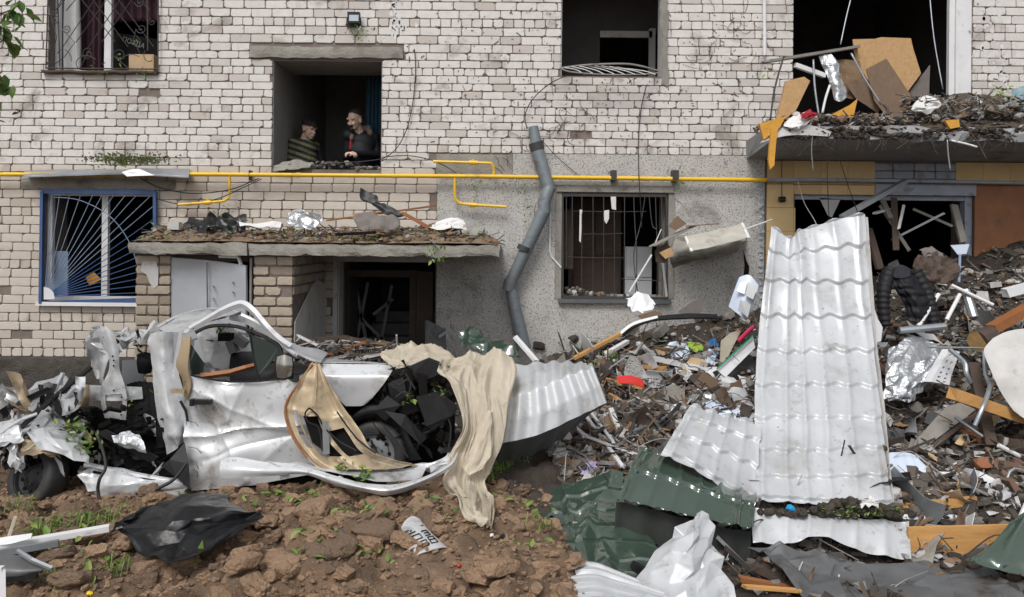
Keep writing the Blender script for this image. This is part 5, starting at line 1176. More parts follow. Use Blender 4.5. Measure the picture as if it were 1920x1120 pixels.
MB().poly([P(566, 772, Y0 - .2), P(600, 770, Y0 - .2), P(672, 828, Y0 - .24), P(690, 850, Y0 - .28), P(620, 856, Y0 - .32), P(585, 830, Y0 - .26)], .004).build('cavity_shade', m_black, lp)  # black plate behind the panel openings paints their inner shade
for pts in ([(580, 765), (572, 776), (578, 792), (596, 800), (602, 820), (604, 846)], [(580, 765), (596, 780), (606, 800)], [(612, 806), (636, 828), (668, 845)], [(632, 772), (650, 798), (672, 826)], [(666, 820), (690, 840), (705, 850)]):
    MB().tube([P(px, py, Y0 - .30 - (py - 760) * .0012) for px, py in pts], .007, 5, smooth=4).build('seal', m_blackp, lp)
MB().bar(P(610, 790, Y0 - .34), P(612, 852, Y0 - .40), .05, .01).build('brace', m_seatg, lp)
MB().tube([P(*q) for q in ((586, 683, Y0 - .12), (562, 716, Y0 - .18), (535, 762, Y0 - .22), (545, 812, Y0 - .28), (574, 858, Y0 - .36))], .010, 6, smooth=5).build('rim_edge', m_woodr, lp)
# curled outer skin lying below it
ls = thing('door_outer_skin', 'curled white door skin lying on the mud below the van', 'car door', P(640, 920, Y0 - .4))
MB().grid(sheet([[(414, 862, Y0 - .2), (440, 858, Y0 - .25), (500, 866, Y0 - .3), (570, 874, Y0 - .4), (630, 893, Y0 - .5), (690, 908, Y0 - .55), (740, 908, Y0 - .55), (800, 892, Y0 - .45), (842, 868, Y0 - .3), (858, 848, Y0 - .2)],
                [(412, 878, Y0 - .3), (440, 878, Y0 - .36), (500, 882, Y0 - .38), (570, 884, Y0 - .46), (630, 902, Y0 - .56), (690, 916, Y0 - .62), (740, 918, Y0 - .62), (800, 898, Y0 - .5), (844, 872, Y0 - .36), (858, 852, Y0 - .24)],
                [(414, 896, Y0 - .3), (440, 896, Y0 - .36), (500, 893, Y0 - .36), (570, 890, Y0 - .44), (630, 910, Y0 - .52), (690, 923, Y0 - .58), (735, 928, Y0 - .58), (800, 906, Y0 - .46), (846, 876, Y0 - .34), (858, 856, Y0 - .22)]], 90, 14, crumple=.006, freq=5), .004).build('skin', m_paint, ls, smooth=True)
MB().grid(sheet([[(500, 862, Y0 - .3), (600, 872, Y0 - .3), (700, 880, Y0 - .3), (800, 876, Y0 - .3)], [(520, 872, Y0 - .38), (610, 884, Y0 - .46), (700, 905, Y0 - .54), (790, 894, Y0 - .44)]], 40, 12, crumple=.02, freq=6), .004).build('inner_face', m_paintg, ls, smooth=True)
# ------------------------------------------------------------------ roofing sheets
def tiled(waves, steps, amp=.022, step=.016, phase=0.0, dent=None):
    """profile of metal roof tiles: waves across, a scalloped step along"""
    def f(U, V):
        U = U + .010 * vn(V * steps * .8, U * 4, 3) + .006 * vn(V * steps * 2, U * 9, 5)
        w = (.5 - .5 * np.cos(2 * math.pi * (U * waves + phase)))
        amp_ = amp * (.9 + .5 * vn(U * waves * .5, V * steps * .5, 9))
        s_ = V * steps - .13 * w
        fr = s_ - np.floor(s_)
        d = amp_ * (.35 * w + .65 * w**5) + step * np.where(fr > .93, (1 - fr) / .07, fr / .93)
        if dent is not None: d = d + dent(U, V)
        return d
    return f
def ms(name, label, rows, m, nu, nv, disp=None, cat='metal sheet', th=.0025, **k):
    return tag(MB().grid(sheet(rows, nu, nv, th, disp=disp, **k), th).build(name, m, smooth=22 if k.get('facet') else True), label, cat)
big_dent = lambda U, V: -.05 * np.exp(-((U - .22)**2 / .02 + (V - .10)**2 / .006)) + .05 * np.exp(-((U - .45)**2 / .004 + (V - .08)**2 / .02)) + .03 * np.sin(U * 9 + V * 6) * np.exp(-(V / .22)**2) + .02 * np.exp(-((V - .62 - .10 * U)**2 / .0012)) - .03 * np.exp(-((U - .3)**2 / .05 + (V - .45)**2 / .01))
ms('roof_sheet', 'tall white metal tile sheet leaning against the rubble heap', [[(1446, 424, -1.40), (1478, 450, -1.46), (1505, 430, -1.40), (1560, 416, -1.42), (1620, 405, -1.42)], [(1434, 520, -1.72), (1478, 520, -1.76), (1510, 520, -1.74), (1570, 520, -1.76), (1628, 520, -1.76)], [(1420, 640, -2.12), (1475, 640, -2.14), (1520, 640, -2.14), (1580, 640, -2.14), (1637, 640, -2.14)],
   [(1414, 760, -2.68), (1475, 760, -2.7), (1525, 760, -2.7), (1590, 760, -2.7), (1650, 760, -2.7)], [(1417, 870, -3.24), (1475, 868, -3.26), (1530, 868, -3.26), (1600, 866, -3.26), (1660, 864, -3.26)], [(1413, 945, -3.62), (1475, 945, -3.64), (1535, 948, -3.64), (1600, 952, -3.64), (1672, 955, -3.64)]], m_tile, 110, 460, tiled(6, 9.3, .026, .028, dent=big_dent), crumple=.022, sharp=.012, freq=1.7, jag=.6)
ms('roof_sheet_flange', 'narrow folded edge of the tall white tile sheet', [[(1617, 405, -1.40), (1627, 408, -1.5)], [(1636, 640, -2.12), (1644, 640, -2.2)], [(1650, 770, -2.72), (1659, 770, -2.8)], [(1670, 955, -3.66), (1676, 955, -3.74)]], m_plaster, 5, 60, crumple=.004, freq=5)
ms('roof_sheet', 'short dirty white tile sheet below the tall leaning one', [[(1412, 952, -3.70), (1480, 966, -3.72), (1545, 968, -3.72), (1620, 974, -3.72), (1702, 980, -3.72)], [(1410, 985, -3.80), (1480, 990, -3.82), (1545, 990, -3.84), (1620, 1004, -3.84), (1704, 1016, -3.84)], [(1412, 1018, -3.92), (1480, 1020, -3.92), (1540, 1006, -3.90), (1620, 1036, -3.94), (1707, 1052, -3.96)]], m_tile, 90, 40, tiled(6.5, 1.0, .02, .004), crumple=.008, freq=3)
ms('roof_sheet', 'white metal tile sheet lying left of the tall one', [[(1294, 762, -2.85), (1335, 772, -2.85), (1380, 784, -2.85), (1424, 800, -2.85)], [(1268, 805, -3.2), (1318, 818, -3.22), (1368, 838, -3.22), (1418, 858, -3.2)], [(1236, 857, -3.6), (1295, 885, -3.62), (1350, 915, -3.62), (1410, 946, -3.6)]], m_tile, 90, 190, tiled(4.5, 3.3, .026, .028), crumple=.02, sharp=.012, freq=2.2)
ms('roof_sheet', 'glossy dark green metal tile sheet under the white one', [[(1200, 842, -3.4), (1270, 865, -3.45), (1345, 900, -3.5), (1416, 926, -3.5)], [(1180, 882, -3.66), (1256, 902, -3.7), (1340, 930, -3.74), (1414, 950, -3.74)], [(1157, 940, -3.86), (1240, 958, -3.92), (1330, 980, -3.96), (1409, 996, -3.96)]], m_green, 100, 60, tiled(6.5, 2.0, .026, .02), crumple=.004, freq=3)
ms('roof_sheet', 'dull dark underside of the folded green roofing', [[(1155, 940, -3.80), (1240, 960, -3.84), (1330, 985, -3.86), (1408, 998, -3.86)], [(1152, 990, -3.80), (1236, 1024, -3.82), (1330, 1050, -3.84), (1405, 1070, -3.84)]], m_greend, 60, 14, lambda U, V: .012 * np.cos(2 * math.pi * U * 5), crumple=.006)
ms('roof_sheet', 'large crumpled dark green sheet on the mud edge', [[(974, 970, -3.5), (1020, 930, -3.3), (1080, 900, -3.2), (1168, 882, -3.3)], [(1000, 972, -3.7), (1046, 952, -3.6), (1090, 938, -3.5), (1165, 930, -3.5)], [(1038, 978, -3.85), (1070, 965, -3.75), (1100, 968, -3.75), (1175, 975, -3.7)], [(1036, 1020, -4.0), (1080, 1015, -3.95), (1130, 1005, -3.9), (1230, 1020, -3.85)], [(1038, 1072, -4.2), (1100, 1066, -4.2), (1170, 1060, -4.15), (1260, 1056, -4.1)], [(1050, 1110, -4.4), (1120, 1100, -4.4), (1190, 1090, -4.4), (1270, 1090, -4.4)]], m_green, 90, 110, lambda U, V: .018 * ((V * 6.5) % 1.0), facet=(10, 9, .028), crumple=.012, freq=4)
ms('roof_sheet', 'torn peaked white sheet standing at the front', [[(1300, 978, -4.3), (1312, 962, -4.3), (1322, 964, -4.3), (1332, 990, -4.3)], [(1270, 990, -4.4), (1300, 1000, -4.5), (1322, 1000, -4.46), (1340, 1010, -4.4)], [(1236, 1040, -4.5), (1285, 1040, -4.62), (1318, 1040, -4.56), (1348, 1045, -4.5)], [(1196, 1080, -4.55), (1270, 1085, -4.7), (1320, 1085, -4.66), (1362, 1080, -4.6)], [(1205, 1140, -4.8), (1275, 1140, -4.85), (1325, 1140, -4.85), (1385, 1140, -4.8)]], m_tile, 70, 70, facet=(8, 9, .036), crumple=.004, freq=9)
ms('roof_sheet', 'ribbed white sheet arching at the bottom edge', [[(1000, 1072, -4.7), (1050, 1064, -4.6), (1106, 1058, -4.55), (1150, 1072, -4.6), (1238, 1108, -4.75)], [(1010, 1100, -4.85), (1060, 1092, -4.8), (1110, 1086, -4.8), (1160, 1098, -4.8), (1250, 1125, -4.9)], [(1000, 1150, -5.0), (1060, 1140, -5.0), (1120, 1130, -5.0), (1170, 1140, -5.0), (1260, 1160, -5.0)]], m_tile, 60, 60, lambda U, V: .016 * np.sign(np.sin(2 * math.pi * V * 5)) * np.minimum(1, np.abs(np.sin(2 * math.pi * V * 5)) * 3), crumple=.004)
ms('roof_sheet', 'bent white corrugated sheet behind the beige cloth', [[(930, 690, -2.3), (1010, 680, -2.3), (1070, 679, -2.3), (1112, 684, -2.35)], [(950, 722, -2.7), (1010, 700, -2.65), (1070, 686, -2.6), (1112, 686, -2.6)], [(952, 746, -3.0), (1010, 728, -2.95), (1070, 702, -2.9), (1113, 689, -2.85)], [(944, 790, -3.08), (1015, 775, -3.04), (1085, 742, -2.98), (1126, 722, -2.92)], [(938, 832, -3.12), (1010, 815, -3.08), (1090, 778, -3.0), (1138, 755, -2.95)]], m_tile, 90, 60, lambda U, V: .014 * np.cos(2 * math.pi * U * 6.3), lin_v=True, crumple=.004)
ms('roof_sheet', 'shaded grey return of the bent corrugated sheet', [[(938, 833, -3.10), (1010, 816, -3.06), (1090, 779, -2.98), (1137, 756, -2.93)], [(934, 868, -2.9), (1000, 852, -2.85), (1060, 818, -2.75), (1092, 780, -2.7)]], m_greyd, 60, 12, lambda U, V: .010 * np.cos(2 * math.pi * U * 6.3))  # shade on the white sheet's underside put into a dark grey colour
ms('roof_sheet', 'long crumpled dark grey sheet along the lower right edge', [[(1405, 1022, -4.0), (1500, 1030, -4.0), (1620, 1052, -4.0), (1780, 1062, -4.0), (1940, 1075, -4.0)], [(1440, 1050, -4.2), (1540, 1068, -4.2), (1650, 1080, -4.25), (1790, 1090, -4.3), (1940, 1105, -4.3)], [(1520, 1140, -4.6), (1600, 1140, -4.6), (1700, 1145, -4.6), (1800, 1145, -4.6), (1960, 1150, -4.6)]], m_greyd, 90, 60, facet=(13, 7, .05), crumple=.01, freq=6)
ms('roof_sheet', 'dark green ribbed sheet at the lower right corner', [[(1895, 978, -4.0), (1930, 955, -3.9), (1990, 930, -3.8)], [(1850, 1030, -4.15), (1890, 1020, -4.15), (1960, 1010, -4.1)], [(1810, 1050, -4.25), (1870, 1070, -4.3), (1960, 1085, -4.3)]], m_green, 50, 30, tiled(3, 1.2, .02, .01), crumple=.004)
ms('plastic_sheet', 'pale blue plastic sheet beside the tall white tile sheet', [[(1664, 850, -3.1), (1690, 848, -3.05), (1712, 852, -3.0), (1730, 868, -3.0)], [(1666, 900, -3.25), (1700, 896, -3.2), (1730, 895, -3.15), (1762, 896, -3.1)], [(1668, 948, -3.4), (1705, 946, -3.36), (1740, 945, -3.3), (1772, 942, -3.3)]], m_blueplast, 40, 40, lambda U, V: .004 * np.abs(np.sin(U * 14)), crumple=.01, freq=5)
ms('white_sheet', 'dirty white sheet metal standing at the right border', [[(1862, 636, -2.6), (1890, 622, -2.6), (1940, 615, -2.6), (1990, 612, -2.6)], [(1846, 660, -2.7), (1885, 680, -2.72), (1935, 680, -2.72), (1990, 680, -2.72)], [(1868, 720, -2.8), (1900, 730, -2.84), (1945, 735, -2.85), (1990, 735, -2.85)], [(1900, 770, -2.9), (1922, 785, -2.95), (1955, 800, -2.96), (1990, 800, -2.96)]], m_plaster, 40, 40, crumple=.02, sharp=.02, freq=4)
# ---- beige net cloth over the bent sheet
def fold(n, a):
    def f(U, V):
        wu, wv = .22 * vn(U * 3, V * 4, 8), .18 * vn(U * 3 + 9, V * 4, 4)
        r1 = 1 - np.abs(vn(U * n * 1.6 + wu * n, V * n * .55 + wv * n, 1)) * 2
        r2 = 1 - np.abs(vn(U * n * 3 + wu * n * 2 + V * 3, V * n * 1.4 + wv * n, 6)) * 2
        r3 = vn(U * n * 7 + wu * 9, V * n * 4 + wv * 9, 2)
        r4 = 1 - np.abs(vn(U * n * 6 + wu * n * 4 + V * 2, V * n * 6 + wv * n * 4, 9)) * 2
        return a * (1.25 * r1 + .6 * r2 + .2 * r3 + .22 * r4)
    return f
cl = thing('net_cloth', 'crumpled beige net cloth hanging over van front and bent sheet', 'cloth', P(890, 995, -3.5))
MB().grid(sheet([[(826, 676, -3.05), (870, 664, -2.75), (915, 658, -2.7), (962, 664, -2.75)], [(818, 705, -3.25), (866, 700, -3.05), (915, 700, -3.0), (968, 690, -3.0)], [(846, 735, -3.3), (882, 745, -3.22), (922, 745, -3.2), (958, 735, -3.2)], [(866, 800, -3.36), (890, 806, -3.34), (922, 806, -3.32), (948, 815, -3.3)], [(846, 850, -3.4), (880, 860, -3.42), (908, 866, -3.4), (930, 862, -3.35)], *[[(px, py, min(y, G(px, py, .04).y - .02)) for px, py, y in r] for r in ([(836, 893, -3.5), (872, 905, -3.55), (893, 908, -3.52), (912, 900, -3.46)], [(862, 925, -3.6), (882, 935, -3.64), (903, 935, -3.62), (920, 930, -3.56)], [(872, 955, -3.7), (890, 962, -3.74), (908, 962, -3.72), (925, 952, -3.66)], [(896, 984, -3.8), (905, 990, -3.82), (914, 994, -3.82), (923, 994, -3.78)])]], 130, 170, disp=fold(3.2, .034)), .003).build('drape', m_cloth, cl, smooth='all')
MB().grid(sheet([[(722, 672, -2.5), (752, 650, -2.4), (800, 652, -2.4), (860, 672, -2.5)], [(716, 676, -2.8), (756, 668, -2.85), (806, 672, -2.85), (862, 690, -2.85)], [(732, 692, -3.0), (770, 688, -3.05), (816, 704, -3.1), (866, 720, -3.1)]], 70, 40, disp=fold(3, .034)), .003).build('gathered_end', m_cloth, cl, smooth='all')
MB().grid(sheet([[(905, 760, -3.26), (918, 770, -3.3), (928, 778, -3.26)], [(890, 830, -3.4), (905, 838, -3.44), (925, 840, -3.4)], [(868, 880, -3.56), (880, 890, -3.6), (905, 880, -3.54)]], 30, 30, disp=fold(2, .02)), .003).build('torn_flap', m_cloth, cl, smooth='all')
ms('tarpaulin', 'crumpled dark green tarpaulin against the rendered wall', [[(866, 622, -1.6), (882, 620, -1.6), (915, 642, -1.6), (960, 650, -1.6)], [(862, 640, -1.8), (890, 636, -1.85), (925, 650, -1.8), (968, 664, -1.8)], [(880, 660, -2.0), (910, 664, -2.0), (940, 670, -2.0), (975, 680, -2.0)]], m_green, 40, 30, cat='tarpaulin', crumple=.05, sharp=.05, freq=8)

# ------------------------------------------------------------------ rubble heap: loose pieces one by one
def up(v, h): return v + Vector((0, 0, h))
def plank(label, a, b, w, th, m, la=.04, lb=.04, name='plank', cat='plank', ya=None, yb=None, jag=.012, roll=(0, 0, 1)):
    p = up(G(*a), la) if ya is None else P(*a, ya); q = up(G(*b), lb) if yb is None else P(*b, yb)
    return tag(MB().bar(p, q, w, th, jag=jag, up=roll).build(name, m), label, cat)
def board(label, pts, th, m, y=None, lift=.05, name='board', cat='board', tilt=0.0):
    if y is None:
        lo = max(pts, key=lambda p: p[1]); y = G(*lo, lift).y
    yy = [y + tilt * (max(p[1] for p in pts) - p[1]) / 100 for p in pts]
    return tag(MB().poly([P(px, py, d) for (px, py), d in zip(pts, yy)], th).build(name, m), label, cat)
def rag(name, label, rows, m, cat, n=20, cr=.03, sh=.03, fq=9, th=.004, facet=None):
    if facet is None and n <= 24 and cr >= .02: facet = (6, 6, .02); n = 31; cr = .006; sh = 0
    return ms(name, label, rows, m, n, n, cat=cat, th=th, crumple=cr, sharp=sh, freq=fq, facet=facet)
def gr3(pts, lift=.03, bulge=.05):
    """a 3x3 control grid laid on the ground below the pixels of its outline"""
    out = []
    for r in pts: out.append([tuple((lambda v: (px, py, v.y))(G(px, py, lift))) for px, py in r])
    return out
# middle of the heap
plank('long pine batten pointing up at the kitchen window', (1076, 680), (1196, 627), .06, .035, m_wood, .05, .12)
plank('bright pine beam behind the grey tile fragment', (1125, 694), (1250, 700), .07, .06, m_wood, .05, .05)
plank('bright pine batten below the red plastic piece', (1130, 722), (1205, 738), .06, .05, m_wood, .06, .07)
plank('split pine strip left of the red plastic piece', (1120, 735), (1175, 765), .05, .03, m_wood)
board('grey speckled tile fragment standing among pine beams', [(1182, 665), (1196, 672), (1212, 700), (1208, 722), (1170, 702), (1172, 690)], .02, m_stucco, cat='tile fragment', name='tile_fragment')
ms('red_plastic', 'bright red folded plastic piece in the heap', [[(1156, 706, -2.3), (1180, 703, -2.32), (1205, 712, -2.3)], [(1160, 718, -2.42), (1185, 720, -2.46), (1208, 728, -2.42)]], m_red, 10, 8, cat='plastic', crumple=.01, th=.006)
ms('white_plate', 'chipped white plate fragment below the kitchen sill', [[(1175, 558, -.9), (1195, 548, -.9), (1222, 556, -.9)], [(1178, 572, -.98), (1200, 570, -1.0), (1232, 566, -.98)], [(1190, 582, -1.05), (1206, 586, -1.05), (1226, 576, -1.05)]], m_white, 26, 22, cat='plate', facet=(6, 5, .03), crumple=.004, th=.01)
board('grey brown sheet leaning under the broken awning', [(1272, 585), (1300, 565), (1322, 560), (1318, 580), (1302, 600)], .015, m_fibreg, y=-1.05)
ms('car_bumper', 'curved black and white bumper strip along the rubble top', [[(1165, 625, -1.5), (1190, 606, -1.4), (1230, 593, -1.3), (1290, 588, -1.2), (1345, 590, -1.15)], [(1167, 630, -1.56), (1192, 612, -1.46), (1230, 600, -1.36), (1290, 596, -1.26), (1345, 597, -1.2)]], m_blackp, 50, 6, cat='bumper', th=.02, crumple=.008)
ms('car_trim', 'curved white trim strip lying on the black bumper', [[(1163, 622, -1.58), (1188, 604, -1.5), (1232, 592, -1.42)], [(1165, 627, -1.6), (1190, 609, -1.52), (1234, 596, -1.44)]], m_white, 24, 5, cat='trim', th=.006)
board('small brown board below the white plate', [(1196, 592), (1228, 583), (1244, 588), (1236, 600), (1206, 602)], .03, m_fibre, y=-1.1)
# pale machine housing wedged by the big sheet
hs_ = thing('appliance_housing', 'pale grey plastic appliance housing wedged behind the tall sheet', 'housing', P(1395, 600, -.9))
MB().grid(sheet([[(1386, 520, -.95), (1405, 516, -1.0), (1422, 535, -1.05)], [(1374, 552, -.95), (1395, 560, -1.1), (1416, 565, -1.1)], [(1366, 575, -.95), (1385, 590, -1.1), (1400, 602, -1.05)]], 16, 16), .05).build('shell', m_blueplast, hs_, smooth=True)
MB().poly([P(1388, 530, -1.06), P(1402, 526, -1.08), P(1396, 552, -1.12), P(1380, 546, -1.08)], .012).build('lid', m_white, hs_)
MB().poly([P(1404, 528, -1.12), P(1420, 540, -1.14), P(1412, 562, -1.16), P(1398, 554, -1.16)], .012).build('lid', m_white, hs_)
MB().poly([P(1388, 562, -1.14), P(1408, 572, -1.16), P(1402, 596, -1.14), P(1384, 580, -1.1)], .008).build('tray', m_white, hs_)
# torn awning on the wall
m_tin = mat('rusty pale tin', (.44, .42, .38), (.36, .34, .30), .7, 5, .3, dirt_and_shine=[((.20, .15, .10), .5, 4.0), ((.12, .09, .07), .3, 14.0)])
aw = thing('awning', 'torn tin window awning hanging crooked from the rendered wall', 'awning', P(1315, 480, -.4))
MB().grid(sheet([[(1284, 444, -.55), (1330, 434, -.55), (1392, 420, -.55)], [(1288, 460, -.75), (1335, 448, -.75), (1398, 438, -.75)], [(1296, 470, -.78), (1340, 462, -.78), (1402, 446, -.78)]], 24, 14, lin_v=True, crumple=.02, sharp=.012, freq=6), .006).build('tin_top', m_tin, aw, smooth=True)
MB().bar(P(1284, 443, -.56), P(1297, 472, -.8), .03, .02).build('end_rim', m_pvc, aw); MB().bar(P(1391, 419, -.56), P(1404, 447, -.8), .03, .02).build('end_rim', m_pvc, aw)
MB().grid(sheet([[(1270, 440, -.02), (1330, 436, -.02), (1400, 440, -.02)], [(1256, 480, -.3), (1330, 470, -.4), (1395, 455, -.5)], [(1262, 505, -.1), (1310, 486, -.3), (1370, 478, -.4)]], 26, 16, crumple=.03, freq=6), .02).build('lining', m_conc, aw, smooth=True)
MB().bar(P(1222, 462, -.7), P(1300, 424, -.5), .12, .012, jag=.02).build('slat', m_woodg, aw); MB().bar(P(1290, 424, -.55), P(1345, 420, -.5), .10, .012, jag=.02).build('slat', m_fibre, aw)
MB().poly([P(1228, 470, -.62), P(1250, 455, -.62), P(1262, 470, -.62), P(1246, 494, -.62), P(1230, 492, -.62)], .02).build('torn_board', m_woodd, aw)
MB().poly([P(1252, 425, -.6), P(1270, 405, -.6), P(1288, 420, -.6), P(1268, 432, -.6)], .015).build('torn_board', m_fibre, aw)
MB().poly([P(1236, 474, -.68), P(1258, 464, -.68), P(1264, 476, -.68), P(1248, 486, -.68)], .015).build('torn_board', m_osb, aw)
MB().tube([P(1398, 430, -.6), P(1448, 412, -.4)], .010, 6).build('stay', m_pvc, aw); MB().tube([P(1180, 548, -.7), P(1222, 478, -.7)], .011, 6).build('stay', m_pvc, aw)
MB().tube([P(1240, 430, -.6), P(1226, 462, -.6)], .006, 6).build('stay', m_pvc, aw); MB().tube([P(1242, 485, -.4), P(1250, 556, -.3)], .014, 6).build('stay', m_pvc, aw)
MB().poly([P(1394, 470, -.03), P(1400, 490, -.03), P(1405, 500, -.03), P(1403, 530, -.03), P(1394, 520, -.03), P(1396, 498, -.03)], .006).build('wall_tear', m_black, aw)

# litter in the middle
rag('plastic_bag', 'clear blue plastic bag with packets in the middle of the heap', gr3([[(1250, 648), (1270, 642), (1292, 650)], [(1252, 660), (1272, 664), (1292, 664)], [(1258, 676), (1275, 678), (1292, 674)]]), m_blueplast, 'bag')
rag('snack_packet', 'yellow and green striped snack packet in the heap', gr3([[(1290, 643), (1304, 640), (1318, 650)], [(1292, 650), (1306, 652), (1322, 656)], [(1296, 656), (1308, 660), (1320, 660)]], .07), mat('yellow green print', (.55, .60, .05), (.10, .35, .08), .4, 14, .1), 'packet')
rag('blue_canister', 'crushed dark blue tub beside the snack packet', gr3([[(1328, 640), (1338, 636), (1346, 642)], [(1328, 654), (1340, 656), (1350, 656)], [(1334, 664), (1342, 668), (1348, 662)]], .06), mat('blue plastic', (.02, .09, .25), (.03, .16, .38), .35, 9, .05), 'tub')
rag('plastic_bottle', 'clear crushed bottle below the blue tub', gr3([[(1320, 654), (1328, 652), (1336, 658)], [(1322, 668), (1330, 670), (1342, 672)], [(1328, 684), (1336, 686), (1344, 680)]], .06), m_blueplast, 'bottle')
board('crumpled brown cardboard in the middle of the heap', [(1278, 690), (1296, 670), (1320, 674), (1332, 686), (1310, 694), (1290, 700)], .01, m_card, tilt=.25, name='cardboard', cat='cardboard')
board('small torn cardboard behind the clear bag', [(1210, 660), (1240, 652), (1254, 648), (1256, 662), (1236, 670)], .01, m_card, tilt=.3, name='cardboard', cat='cardboard')
board('dark brown board edge below the white pipe frame', [(1302, 720), (1320, 698), (1345, 712), (1350, 738), (1325, 742)], .02, m_fibre)
board('tan torn board propped beside the grey stone', [(1352, 640), (1372, 624), (1390, 620), (1372, 655), (1360, 680), (1350, 682)], .02, m_airbag, name='torn_board')
board('small pine offcut propped by the red tube', [(1370, 636), (1384, 618), (1390, 622), (1378, 642)], .03, m_wood)
tag(MB().tube([P(1384, 640, -1.75), P(1402, 622, -1.7), P(1414, 612, -1.7)], .022, 8).build('red_tube', mat('magenta plastic', (.45, .02, .08), None, .4, 6, 0), smooth=True), 'magenta plastic tube beside the tall sheet', 'tube')
# printed cartons
cbx = mat('white printed carton', (.62, .62, .64), (.55, .56, .58), .5, 3, .0, dirt_and_shine=((.10, .10, .11), .32, 24.0))
ctn = thing('printed_carton', 'long white carton with green edge and grey printed side', 'carton', G(1380, 690))
MB().poly([P(1345, 694, -1.95), P(1412, 632, -1.9), P(1416, 652, -1.92), P(1360, 708, -1.98)], .05).build('side', cbx, ctn)
MB().bar(P(1344, 692, -1.98), P(1412, 630, -1.93), .012, .012).build('green_edge', mat('green print', (.02, .30, .15), None, .5, 5, 0), ctn)
MB().bar(P(1374, 666, -2.0), P(1386, 678, -2.0), .008, .004).build('print_line', m_black, ctn)
rag('printed_carton', 'flattened white carton with small print below the green edged one', gr3([[(1318, 692), (1345, 690), (1372, 706)], [(1345, 715), (1370, 720), (1396, 730)], [(1366, 745), (1388, 748), (1404, 742)]], .09), cbx, 'carton', cr=.01, sh=.01)
rag('white_carton', 'blank white carton against the tall white sheet', gr3([[(1372, 690), (1395, 688), (1415, 690)], [(1384, 706), (1400, 710), (1416, 712)], [(1392, 726), (1404, 732), (1416, 734)]], .08), m_white, 'carton', cr=.008, sh=.006)
rag('picture_card', 'white card with coloured fruit print near the tall sheet', gr3([[(1372, 745), (1392, 742), (1412, 745)], [(1382, 768), (1400, 770), (1418, 772)], [(1392, 795), (1406, 798), (1420, 800)]], .07), mat('fruit print', (.62, .61, .62), (.60, .60, .62), .5, 6, 0, dirt_and_shine=[((.50, .18, .05), .25, 16.0), ((.10, .30, .05), .2, 22.0), ((.35, .02, .12), .15, 19.0)]), 'card', cr=.008, sh=.005)
rag('white_sheet_plastic', 'billowed pale lilac plastic above the short white tile sheet', gr3([[(1300, 770), (1330, 752), (1365, 748)], [(1320, 775), (1345, 766), (1380, 768)], [(1340, 785), (1370, 790), (1395, 790)]], .06), m_blueplast, 'plastic')
rag('grey_bag', 'grey crumpled bag above the white tile sheet', gr3([[(1292, 745), (1308, 730), (1330, 738)], [(1296, 756), (1312, 752), (1334, 752)], [(1302, 766), (1318, 768), (1336, 762)]], .07), m_foil, 'bag')
board('pale concrete lump in the heap centre', [(1246, 730), (1262, 722), (1284, 732), (1284, 748), (1260, 755), (1244, 748)], .06, m_conc, name='concrete_lump', cat='lump')
rag('foil_scrap', 'crumpled silver foil below the concrete lump', gr3([[(1232, 745), (1256, 752), (1285, 748)], [(1236, 762), (1262, 764), (1284, 762)], [(1250, 776), (1264, 780), (1276, 774)]], .05), m_foil, 'foil')
rag('black_white_rag', 'black and white crumpled sheet right of the red plastic', gr3([[(1212, 708), (1228, 702), (1246, 710)], [(1212, 720), (1230, 720), (1248, 722)], [(1216, 732), (1230, 734), (1244, 732)]], .06), mat('black white print', (.5, .5, .5), (.04, .04, .04), .5, 18, .1), 'sheet')
tag(MB().bar(up(G(1225, 685), .08), up(G(1330, 712), .10), .07, .05).build('pipe_frame', m_white), 'long white window profile lying across the heap centre', 'window profile')
plank('white profile bent above the long window profile', (1196, 655), (1226, 682), .05, .04, m_pvc, .07, .09, name='window_profile', cat='window profile')
plank('short white radiator strip near the pine batten', (1136, 672), (1176, 650), .06, .04, m_pvc, .05, .06, name='radiator_strip', cat='strip')
plank('white and black plastic strip sticking up by the tarpaulin', (966, 632), (1006, 678), .05, .03, m_pvc, name='plastic_strip', cat='strip', ya=-2.0, yb=-2.2)
rag('torn_paper', 'white torn paper beside the pine beams', gr3([[(1262, 690), (1276, 682), (1292, 694)], [(1270, 702), (1286, 704), (1304, 708)], [(1280, 712), (1296, 714), (1310, 716)]], .08), m_dacron, 'paper')
# lower middle: profiles between the corrugated and green sheets
for k, (a, b, w, m, lab) in enumerate(((( 1085, 780), (1168, 898), .035, m_pvc, 'long white profile slanting down to the green sheet'), ((1096, 776), (1150, 850), .028, m_pvc, 'second white profile beside the long slanting one'), ((1078, 805), (1164, 898), .03, m_galv, 'grey steel profile under the slanting white ones'),
        ((1098, 838), (1218, 882), .03, m_pvc, 'white strip pointing at the dark green tiles'), ((1145, 785), (1166, 842), .05, m_pvc, 'stubby white profile standing by the twigs'), ((1062, 806), (1096, 838), .045, m_white, 'short flat white profile below the corrugated sheet'),
        ((1030, 850), (1105, 888), .035, m_woodg, 'grey profile lying above the big dark green sheet'), ((1185, 830), (1252, 800), .03, m_galv, 'bent grey tube end near the white tile sheet'), ((1200, 800), (1180, 835), .035, m_pvc, 'short lilac white tube near the twigs'))):
    plank(lab, a, b, w, w * .6, m, .10, .10, name='profile', cat='profile')
rag('purple_packet', 'small lilac packet under the white profiles', gr3([[(1082, 866), (1096, 858), (1112, 860)], [(1086, 876), (1100, 876), (1118, 872)], [(1092, 888), (1106, 890), (1120, 882)]], .05), mat('lilac print', (.45, .40, .62), (.30, .26, .42), .5, 10, 0), 'packet')
